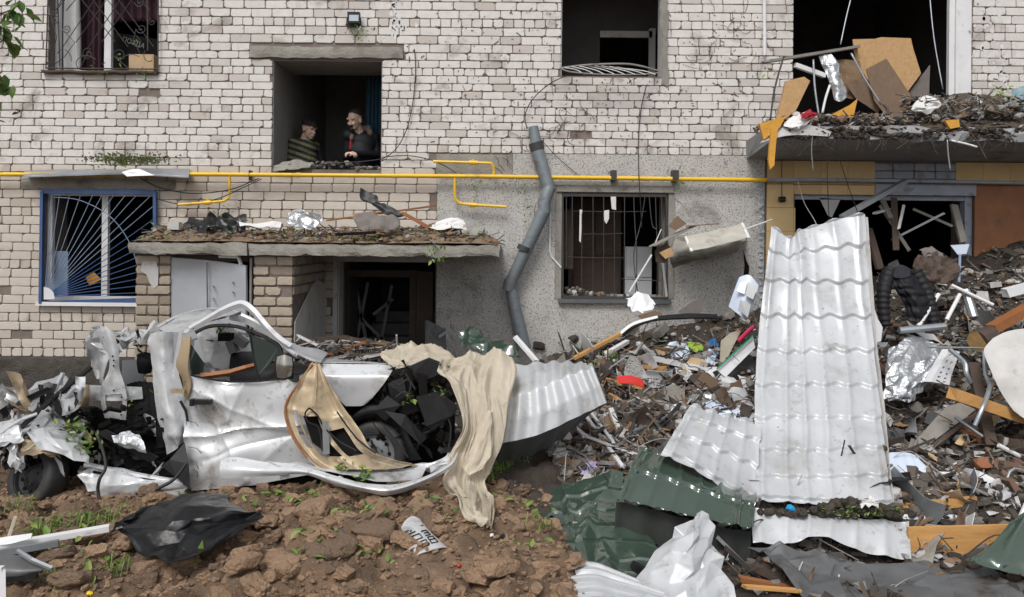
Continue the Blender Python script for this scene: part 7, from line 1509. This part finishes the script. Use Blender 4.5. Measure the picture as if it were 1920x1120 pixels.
# ------------------------------------------------------------------ foreground things
ms('polythene_sheet', 'black polythene sheet crumpled on the mud before the van', gr3([[(268, 958), (320, 935), (375, 924), (420, 930)], [(214, 985), (290, 972), (365, 960), (455, 958)], [(240, 1005), (300, 1010), (375, 995), (498, 966)], [(262, 1035), (310, 1050), (352, 1052), (440, 1000)]], .17), m_tarp, 80, 80, cat='sheet', facet=(9, 8, .025), crumple=.02, freq=5)
YL = lambda px, py, h=.06: G(px, py, h).y
gt = thing('window_profile', 'long white plastic window profile lying at the lower left', 'profile', P(80, 1030, YL(80, 1030)))
y0_, y1_ = YL(-30, 1030, .12), YL(205, 990, .10)
MB().bar(P(-30, 1030, y0_), P(205, 990, y1_), .06, .035).build('rail', m_pvc, gt); MB().bar(P(-30, 1042, y0_ - .04), P(110, 1018, (y0_ + y1_) / 2 - .05), .03, .04).build('lower_flange', m_galv, gt)
MB().poly([P(-10, 1010, y0_ + .02), P(30, 1004, y0_ + .03), P(60, 1000, y0_ + .04), P(58, 1010, y0_ + .03), P(20, 1020, y0_ + .01), P(-10, 1024, y0_)], .01).build('torn_flap', m_white, gt)
tag(MB().bar(P(16, 1008, y0_ + .06), P(29, 969, y0_ + .08), .03, .015).build('wood_splinter', m_airbag), 'pale splinter standing behind the white profile', 'splinter')
yh = YL(30, 1085, .05)
hl = thing('headlamp', 'broken grey headlamp unit at the lower left', 'headlamp', P(40, 1085, yh))
MB().grid(sheet([[(-20, 1045, yh + .14), (30, 1042, yh + .14), (70, 1055, yh + .12)], [(-20, 1068, yh + .02), (30, 1068, yh), (80, 1068, yh + .04)], [(-20, 1088, yh + .02), (30, 1088, yh), (60, 1078, yh + .04)]], 20, 16, crumple=.01), .03).build('housing', m_greyd, hl, smooth=True)
MB().tube([P(34, 1033, yh + .1), P(60, 1050, yh + .04), P(98, 1066, yh + .04)], .015, 6).build('chrome_strip', m_galv, hl)
MB().bar(P(-20, 1090, yh - .02), P(70, 1080, yh + .02), .03, .03).build('lower_edge', m_blackp, hl)
yf = YL(4, 1118, .1)
tag(MB().bar(P(4, 1068, yf), P(5, 1140, yf - .05), .03, .02).bar(P(-20, 1066, yf), P(6, 1066, yf), .03, .02).build('frame_corner', m_pvc), 'white frame corner at the lower left border', 'frame')
# crushed printed can with its dark marks
can = thing('crushed_can', 'flattened white tin with dark printed characters in the mud', 'can', G(795, 1040))
rows = [[(752, 990), (768, 976), (788, 974)], [(757, 1005), (780, 1000), (802, 992)], [(762, 1025), (795, 1018), (820, 1010)], [(780, 1044), (805, 1040), (838, 1026)]]
yc = G(795, 1042).y
rows3 = [[(px, py, yc + .0048 * (1042 - py)) for px, py in r] for r in rows]
A = sheet(rows3, 20, 20, crumple=.006, freq=10, disp=lambda U, V: .03 * np.sin(math.pi * U))
MB().grid(A, .006).build('tin', m_paintg, can, smooth=True)
def on_can(u, v):
    i, j = u * 19, v * 19; i0, j0 = int(min(i, 18)), int(min(j, 18)); q = A[i0, j0] * (1 - (i - i0)) * (1 - (j - j0)) + A[i0+1, j0] * (i - i0) * (1 - (j - j0)) + A[i0, j0+1] * (1 - (i - i0)) * (j - j0) + A[i0+1, j0+1] * (i - i0) * (j - j0)
    return Vector(q) + Vector((0, -.006, .004))
for st_ in ([(.12, .30), (.88, .24)], [(.12, .40), (.45, .38)], [(.3, .34), (.35, .31)], [(.25, .5), (.5, .48), (.5, .62), (.25, .64)], [(.62, .42), (.82, .40), (.82, .56), (.62, .58)], [(.66, .49), (.8, .48)], [(.35, .72), (.55, .70), (.56, .84), (.36, .86), (.35, .72)], [(.64, .64), (.84, .62), (.85, .80), (.65, .82), (.64, .64)], [(.66, .72), (.84, .71)]):
    MB().tube([on_can(*q) for q in st_], .0045, 4).build('printed_stroke', m_black, can)
for px, py, s_, m, lab, cat in ((1098, 1052, .05, m_blackp, 'small black cube on the dark green sheet', 'cube'), (72, 1060, .02, m_blueplast, 'small white pebble of plastic at the lower left', 'plastic'), (945, 1012, .035, m_blackp, 'black plastic chip right of the cloth end', 'chip'), (922, 1006, .02, m_dacron, 'tiny white chip at the cloth end', 'chip'), (860, 1064, .022, m_red, 'small red chip in the near mud', 'chip'), (930, 1116, .018, mat('cyan plastic', (.02, .35, .55), None, .4, 5, 0), 'tiny cyan chip at the bottom edge', 'chip'), (168, 1116, .022, mat('dandelion', (.8, .6, .02), None, .6, 5, 0), 'yellow flower head at the bottom left', 'flower'), (640, 1002, .03, m_greyd, 'dark slate chip in the near mud', 'chip'), (640, 895, .03, m_white, 'white stone inside the curled door skin', 'stone'), (1480, 955, .04, mat('cyan rag', (.01, .30, .60), None, .6, 6, .1), 'bright blue scrap on the dirty white sheet', 'scrap')):
    mb = MB()
    if cat == 'cube': mb.box(up(P(1196, 1066, -4.45), 0), (.09, .07, .05), Matrix.Rotation(.5, 3, 'Y'))
    elif 'blue scrap' in lab: rock(mb, P(1482, 953, -3.76), (.05, .03, .03), 1)
    elif 'curled' in lab: rock(mb, P(640, 897, -3.7), (.05, .03, .02), 1)
    else: rock(mb, up(G(px, py), s_ * .5), (s_, s_ * .8, s_ * .5), 1, flat=.4)
    tag(mb.build({'cube': 'black_cube'}.get(cat, cat + '_piece' if cat in ('plastic',) else cat), m), lab, cat)
# earth and leaves caught between the white sheets
mb = MB()
for k in range(170):
    px = rnd.uniform(1535, 1690) if k % 5 else rnd.uniform(1420, 1530)
    rock(mb, P(px, 962 + rnd.uniform(-26, 6) * math.exp(-((px - 1600) / 70)**2), -3.72 + rnd.uniform(-.05, .04)), rnd.uniform(.012, .045), 1)
tag(mb.build('caught_soil', m_dsoil), 'soil caught between the white tile sheets', None, kind='stuff')
mb = MB()
for k in range(70):
    leaf(mb, P(rnd.uniform(1545, 1690), rnd.uniform(952, 972), -3.8), rnd.uniform(.025, .05), rnd.uniform(0, 6.3), rnd.uniform(-.2, 1))
tag(mb.build('caught_leaves', m_leaf), 'leaves caught between the white tile sheets', None, kind='stuff')
rag('white_lump', 'white plaster lump in the soil between the white sheets', [[(1608, 940, -3.76), (1630, 932, -3.76), (1648, 940, -3.76)], [(1618, 950, -3.8), (1634, 948, -3.82), (1644, 950, -3.8)]], m_dacron, 'lump', 10, .02, .02)

# ------------------------------------------------------------------ behind the van: charred boards at the door
for k, (a, b, w, m, lab) in enumerate((((640, 632), (742, 655), .10, m_woodd, 'charred beam lying before the entrance door'), ((560, 640), (650, 632), .07, m_woodd, 'dark board end above the van windscreen'), ((588, 655), (660, 668), .09, m_black, 'black board behind the van bonnet'), ((625, 648), (700, 672), .06, m_woodg, 'grey stick behind the van bonnet'), ((612, 665), (690, 640), .05, m_woodr, 'brown stick rising from the pile behind the van'), ((660, 676), (730, 660), .06, m_pvc, 'white strip lying behind the van bonnet'), ((556, 628), (600, 650), .05, m_pvc, 'white bent bar by the porch pier'), ((690, 680), (740, 668), .05, m_black, 'dark stick beside the cloth end'))):
    plank(lab, a, b, w, w * .45, m, ya=-1.35 - .06 * k, yb=-1.25 - .07 * k, jag=.03)
mb = MB()
for k in range(420):
    px = rnd.uniform(550, 745); py = rnd.uniform(645, 700) - 8 * math.sin((px - 550) / 195 * 3.1)
    y = -1.2 - (py - 640) / 60 * .7; s_ = rnd.uniform(.012, .05)
    rock(mb, P(px, py, y), (s_, s_ * .7, s_ * .6), 1)
tag(mb.build('doorway_rubble', m_rubble), 'dark rubble piled before the entrance', None, kind='stuff')
mb = MB()
for k in range(160):
    p = P(rnd.uniform(550, 745), rnd.uniform(640, 690), rnd.uniform(-1.9, -1.2)); a = rnd.uniform(0, 3.1); L = rnd.uniform(.05, .2)
    d_ = Vector((math.cos(a), rnd.uniform(-.4, .4), math.sin(a) * .4)) * L; mb.bar(p - d_, p + d_, .018, .01, jag=.01)
tag(mb.build('doorway_sticks', m_sticks), 'splintered sticks piled before the entrance', None, kind='stuff')
mb = MB()
for (px, py, y, n, s_) in ((140, 805, -3.4, 46, .05), (165, 830, -3.45, 30, .05), (155, 850, -3.45, 14, .04), (240, 755, -2.95, 5, .02), (418, 625, -2.5, 16, .03), (440, 700, -2.6, 26, .05), (285, 738, -3.3, 3, .03), (680, 895, -3.75, 26, .04), (640, 880, -3.7, 16, .03), (765, 750, -3.3, 16, .035), (820, 735, -3.3, 14, .035), (675, 890, -3.8, 14, .04)):
    for k in range(n): leaf(mb, P(px + rnd.gauss(0, s_ * 260), py + rnd.gauss(0, s_ * 200), y + rnd.gauss(0, .03)), rnd.uniform(.03, .07), rnd.uniform(0, 6.3), rnd.uniform(-.4, 1.2))
tag(mb.build('wreck_leaves', m_leaf), 'leaves caught on the wrecked van', None, kind='stuff')

# ------------------------------------------------------------------ on the porch canopy
ztc = ztop
def cm(x, y):
    e_ = np.clip((np.asarray(y) + 1.66) / .35, 0, 1) * np.clip((x - xa) / .12, 0, 1) * np.clip((xb - x) / .25, 0, 1)
    return e_ * (.09 + .07 * vn(np.asarray(x) * 1.3, np.asarray(y) * 1.5, 4) + .05 * np.abs(vn(np.asarray(x) * 6, np.asarray(y) * 6, 2)) + .03 * vn(np.asarray(x) * 15, np.asarray(y) * 15, 1))
U, V = np.meshgrid(np.linspace(xa + .02, xb - .02, 170), np.linspace(-1.63, -.03, 60), indexing='ij')
cso = mat('canopy soil', (.13, .09, .06), (.09, .06, .042), .95, 8, .8, palette=[(.15, .10, .07), (.10, .075, .055), (.20, .14, .09), (.24, .12, .07), (.07, .055, .045), (.30, .27, .24), (.12, .085, .06)])
tag(MB().grid(np.stack([U, V, ztc + .006 + cm(U, V)], -1), 0).build('canopy_earth', cso, smooth='all'), 'bank of earth and leaf mould on the porch canopy', None, kind='stuff')
mb = MB()
def can_pt(): return rnd.uniform(xa + .05, xb - .05), rnd.uniform(-1.6, -.1)
for k in range(2200):
    x, y = can_pt(); s_ = .008 + .05 * rnd.random()**2.8
    rock(mb, (x, y, ztc + s_ * .3 + float(cm(x, y))), (s_, s_ * .8, s_ * .6), 1)
tag(mb.build('canopy_soil', cso), 'earth crumbs on the porch canopy', None, kind='stuff')
mb = MB()
for k in range(420):
    x, y = can_pt(); a = rnd.uniform(0, 6.3); L = .03 + .16 * rnd.random()**2; p = Vector((x, y, ztc + .02 + float(cm(x, y)))); d_ = Vector((math.cos(a), math.sin(a), rnd.gauss(.1, .3))) * L
    mb.bar(p - d_, p + d_, rnd.choice((.006, .01, .02)), .008, jag=.01)
for k in range(200): x, y = can_pt(); scrap((x, y, ztc + .03 + float(cm(x, y))), .015 + .05 * rnd.random()**2)
tag(mb.build('canopy_litter', m_sticks), 'sticks and scraps on the porch canopy', None, kind='stuff')
mb = MB()
for k in range(330):
    x, y = can_pt()
    if rnd.random() < .5: y = rnd.uniform(-1.62, -1.2)
    leaf(mb, (x, y, ztc + float(cm(x, y)) + rnd.uniform(.01, .05)), rnd.uniform(.03, .07), rnd.uniform(0, 6.3), rnd.uniform(-.4, .9))
for k in range(26): leaf(mb, P(818 + rnd.gauss(0, 8), 470 + rnd.uniform(-14, 26), -1.68), rnd.uniform(.04, .07), rnd.uniform(0, 6.3), rnd.uniform(-1.5, -.6))
for k in range(40): leaf(mb, P(410 + rnd.gauss(0, 22), 402 + rnd.gauss(0, 14), -1.2), rnd.uniform(.03, .06), rnd.uniform(0, 6.3), rnd.uniform(-.8, .6))
tag(mb.build('canopy_leaves', m_leaf), 'green leaves strewn on the porch canopy', None, kind='stuff')
rag('bin_bag', 'torn black bin bag on the porch canopy', [[(348, 424, -1.0), (400, 402, -1.0), (458, 412, -1.0)], [(340, 432, -1.2), (400, 420, -1.25), (462, 424, -1.2)], [(350, 440, -1.35), (400, 438, -1.4), (455, 438, -1.35)]], m_tarp, 'bag', 40, .05, .06, 10)
rag('silver_rag', 'crumpled pale silver rag on the porch canopy', [[(536, 414, -1.1), (566, 396, -1.1), (604, 406, -1.1)], [(545, 424, -1.25), (575, 415, -1.3), (606, 414, -1.25)], [(560, 430, -1.35), (580, 430, -1.38), (592, 428, -1.35)]], m_foil, 'rag', 30, .03, .04, 12)
rag('white_wrapper', 'rolled white wrapper on the porch canopy', [[(448, 418, -1.35), (490, 420, -1.35), (528, 418, -1.35)], [(450, 426, -1.42), (490, 428, -1.45), (526, 428, -1.42)]], m_dacron, 'wrapper', 20, .015, .02)
ms('rubber_flap', 'black roofing felt flap sticking up from the porch canopy', [[(676, 352, -1.1), (690, 358, -1.1), (708, 368, -1.1)], [(676, 374, -1.12), (694, 378, -1.14), (712, 380, -1.12)], [(700, 386, -1.14), (716, 388, -1.16), (726, 384, -1.14)], [(720, 400, -1.18), (736, 402, -1.2), (750, 398, -1.18)], [(735, 406, -1.2), (748, 408, -1.2), (762, 404, -1.2)]], m_blackp, 20, 30, cat='roofing felt', crumple=.02, freq=8, th=.01)
plank('long reddish brown lath on the porch canopy', (612, 414), (818, 386), .06, .02, m_woodr, ya=-1.2, yb=-.9)
plank('short reddish lath leaning on the porch canopy', (756, 400), (806, 428), .05, .03, m_woodr, ya=-1.25, yb=-1.35)
plank('dark lath at the edge of the porch canopy', (630, 440), (705, 436), .06, .03, m_black, ya=-1.5, yb=-1.45)
plank('pale lath behind the felt flap on the canopy', (660, 402), (740, 396), .03, .02, m_wood, ya=-.9, yb=-.85)
rag('dark_rag', 'dark crumpled rag below the felt flap', [[(664, 412, -1.3), (690, 400, -1.3), (748, 412, -1.3)], [(670, 424, -1.4), (705, 420, -1.45), (748, 424, -1.4)], [(680, 430, -1.45), (710, 432, -1.48), (740, 430, -1.45)]], m_fibreg, 'rag', 26, .03, .03, 10)
rag('padding_bundle', 'grey white padding at the right end of the canopy', [[(812, 420, -1.3), (840, 408, -1.3), (870, 416, -1.3)], [(808, 430, -1.4), (840, 428, -1.45), (876, 432, -1.4)]], m_dacron, 'padding', 20, .02, .03)
rag('dusty_lump', 'dusty grey bundle at the canopy end', [[(850, 430, -1.3), (875, 420, -1.3), (905, 430, -1.3)], [(852, 440, -1.45), (878, 438, -1.5), (902, 442, -1.45)]], m_conc, 'bundle', 20, .02, .03)
bx_ = thing('white_brick', 'single white brick lying on the canopy corner', 'brick', P(327, 432, -1.3)); MB().box(P(328, 424, -1.35), (.12, .10, .08)).build('block', m_plaster, bx_)
# ------------------------------------------------------------------ debris on the balcony floor
mb = MB()
for k in range(2600):
    x, y = rnd.uniform(P(1460, 250, -1).x, 6.9), rnd.uniform(-1.12, -.02)
    h = .15 + .26 * max(0, min(1, (x - 4.6) / 1.0)) * (.3 + .7 * min(1, -y + .1) * 1.0) * (1.1 + y * .55)
    s_ = .012 + .06 * rnd.random()**2.4; rock(mb, (x, y, rz(240, 1690, YB) + h * rnd.uniform(.5, 1)), (s_, s_ * .8, s_ * .6), 1)
tag(mb.build('balcony_rubble', m_rubble), 'rubble heaped on the balcony slab', None, kind='stuff')
A = sheet([[(1560, 228, -.4), (1700, 205, -.3), (1800, 178, -.2), (1990, 190, -.2)], [(1540, 240, -.8), (1700, 222, -.8), (1800, 200, -.75), (1990, 205, -.7)], [(1520, 246, -1.12), (1700, 244, -1.13), (1800, 240, -1.14), (1990, 244, -1.14)]], 80, 30, crumple=.03, freq=6)
tag(MB().grid(A, .02).build('balcony_earth', m_dsoil, smooth=True), 'bank of earth heaped on the balcony', None, kind='stuff')
mb = MB()
for k in range(800):
    px = rnd.uniform(1470, 1920); py = 238 - rnd.random() * (24 if px < 1690 else 60) * (1 if px > 1560 else .4)
    p = P(px, py, rnd.uniform(-1.15, -.6)); a = rnd.uniform(0, 3.1); L = .02 + .12 * rnd.random()**2
    d_ = Vector((math.cos(a), rnd.uniform(-.4, .4), math.sin(a) * .5)) * L; mb.bar(p - d_, p + d_, rnd.choice((.008, .014, .03)), .008, jag=.01)
tag(mb.build('balcony_sticks', m_sticks), 'splinters strewn on the balcony', None, kind='stuff')
mb = MB()
for k in range(460):
    px = rnd.uniform(1480, 1920); py = 238 - rnd.random() * (24 if px < 1690 else 58); scrap(P(px, py, rnd.uniform(-1.15, -.6)), .012 + .045 * rnd.random()**2)
tag(mb.build('balcony_scraps', m_scrap), 'scraps strewn on the balcony', None, kind='stuff')
mb = MB()
for (px, py, n, s_) in ((1872, 172, 30, .05), (1862, 214, 20, .04), (1745, 215, 8, .04), (1440, 140, 6, .04)):
    for k in range(n): leaf(mb, P(px + rnd.gauss(0, s_ * 180), py + rnd.gauss(0, s_ * 180), -1.0), rnd.uniform(.03, .08), rnd.uniform(0, 6.3), rnd.uniform(-1, .8))
for (px, py, n, s_) in ((267, 138, 12, .04), (252, 78, 4, .02), (225, 108, 6, .03), (665, 55, 14, .05), (675, 70, 10, .05), (690, 58, 8, .05), (1272, 345, 12, .05), (1275, 320, 10, .04), (985, 395, 14, .06), (895, 350, 14, .05), (985, 360, 10, .05), (1055, 572, 4, .02), (185, 128, 10, .08), (1180, 152, 6, .05), (1130, 150, 10, .08)):
    for k in range(n): leaf(mb, P(px + rnd.gauss(0, s_ * 150), py + rnd.gauss(0, s_ * 150), -.10 - .05 * rnd.random()), rnd.uniform(.025, .06), rnd.uniform(0, 6.3), rnd.uniform(-1.5, .2))
tag(mb.build('blown_leaves', m_leaf), 'leaves blown against the facade', None, kind='stuff')
# splashes of earth and root fibres thrown on the wall
mb = MB()
for k in range(620):
    px = rnd.gauss(1130, 190) if k % 3 else rnd.uniform(560, 1430); py = rnd.uniform(20, 330)
    if px < 730 and py < 330 or px > 1425: continue
    r = ORECT['w3']; q = P(px, py, -.006)
    if r[0] < q.x < r[2] and q.z > r[1]: continue
    a = rnd.uniform(.2, 2.9); L = rnd.uniform(.008, .03) * (2.4 if rnd.random() < .12 else 1)
    mb.bar(q, q + Vector((math.cos(a) * L, 0, math.sin(a) * L)), rnd.uniform(.004, .012), .006)
for k in range(60):
    px, py = rnd.choice(((1000, 300), (1060, 215), (1330, 90), (1420, 160), (1390, 60), (985, 330), (1265, 330))); p = P(px + rnd.gauss(0, 30), py + rnd.gauss(0, 30), -.012); pts = [p]; a = rnd.uniform(0, 6.3)
    for i in range(4): a += rnd.uniform(-.8, .8); pts.append(pts[-1] + Vector((math.cos(a) * .06, rnd.uniform(-.01, .003), math.sin(a) * .06)))
    mb.tube(pts, .0028, 4, smooth=3)
tag(mb.build('thrown_earth', m_twig), 'specks of earth and roots thrown on the wall', None, kind='stuff')

# moss below the upper window, paint splashes on the bricks
mb = MB()
for k in range(700):
    px, py = 245 + rnd.gauss(0, 34), 298 + rnd.gauss(0, 5.5); s_ = rnd.uniform(.004, .013); rock(mb, P(px, py, -.003), (s_ * 1.6, .004, s_), 1)
tag(mb.build('moss', m_moss), 'moss stain on the bricks above the flashing', None, kind='stuff')
mb = MB()
for (cx_, cy_, n, sx, sy) in ((738, 30, 26, 6, 22), (756, 48, 8, 10, 8), (1862, 60, 34, 14, 50), (1880, 130, 14, 14, 20), (1840, 20, 12, 8, 16)):
    for k in range(n):
        c = P(cx_ + rnd.gauss(0, sx), cy_ + rnd.gauss(0, sy), -.004); s_ = rnd.uniform(.008, .035)
        mb.poly([c + Vector((s_ * rnd.uniform(.5, 1.2) * math.cos(i * 1.05), 0, s_ * rnd.uniform(.6, 1.6) * math.sin(i * 1.05))) for i in range(6)], .003, nrm=(0, -1, 0))
tag(mb.build('paint_splashes', m_dacron), 'white paint splashes on the brick wall', None, kind='stuff')
# ------------------------------------------------------------------ tree whose leaves hang in at the upper left
tr = thing('tree', 'leafy tree hanging into the upper left corner', 'tree', (-5.6, -4.6, .0))
MB().tube([(-5.6, -4.6, -.1), (-5.55, -4.55, 1.2), (-5.5, -4.5, 2.6), (-5.35, -4.5, 3.8), (-5.2, -4.5, 4.8)], [.11, .09, .075, .05, .02], 10, smooth=4).build('trunk', m_twig, tr, smooth='all')
tw = MB(); lf_ = MB()
for k in range(46):
    b0 = Vector((-5.45, -4.5, rnd.uniform(2.6, 4.6))); e = Vector((rnd.uniform(-6.8, -4.0), rnd.uniform(-5.4, -3.6), rnd.uniform(2.9, 5.4)))
    if e.x > -3.62 - .1 * k % 3: e.x = -4.2
    mid = (b0 + e) / 2 + Vector((0, 0, .12)); tw.tube([b0, mid, e], [.018, .011, .005], 5, smooth=4)
    for j in range(60):
        t = rnd.uniform(.35, 1.08); p = b0.lerp(e, t) + Vector((rnd.gauss(0, .10), rnd.gauss(0, .10), rnd.gauss(0, .09)))
        leaf(lf_, p, rnd.uniform(.06, .11), rnd.uniform(0, 6.3), rnd.uniform(-1.3, .2), wd=.6)
for pts, nl in (([(-40, 10, -4.4), (-5, 25, -4.4), (18, 20, -4.4), (36, 10, -4.4)], 8), ([(-40, 20, -4.4), (0, 50, -4.4), (20, 62, -4.4)], 12), ([(-40, 100, -4.4), (-6, 135, -4.4), (6, 152, -4.4)], 6)):
    q = [P(*a) for a in pts]; tw.tube(q, [.009, .006, .004], 5, smooth=4)
    for j in range(nl * 2): p = q[-1].lerp(q[-2], rnd.uniform(-.15, 1.0)) + Vector((rnd.gauss(0, .025), rnd.gauss(0, .03), rnd.gauss(-.02, .03))); leaf(lf_, p, rnd.uniform(.07, .12), rnd.uniform(0, 6.3), rnd.uniform(-1.5, -.2), wd=.6)
tw.build('branches', m_twig, tr); lf_.build('crown', m_leafd, tr)
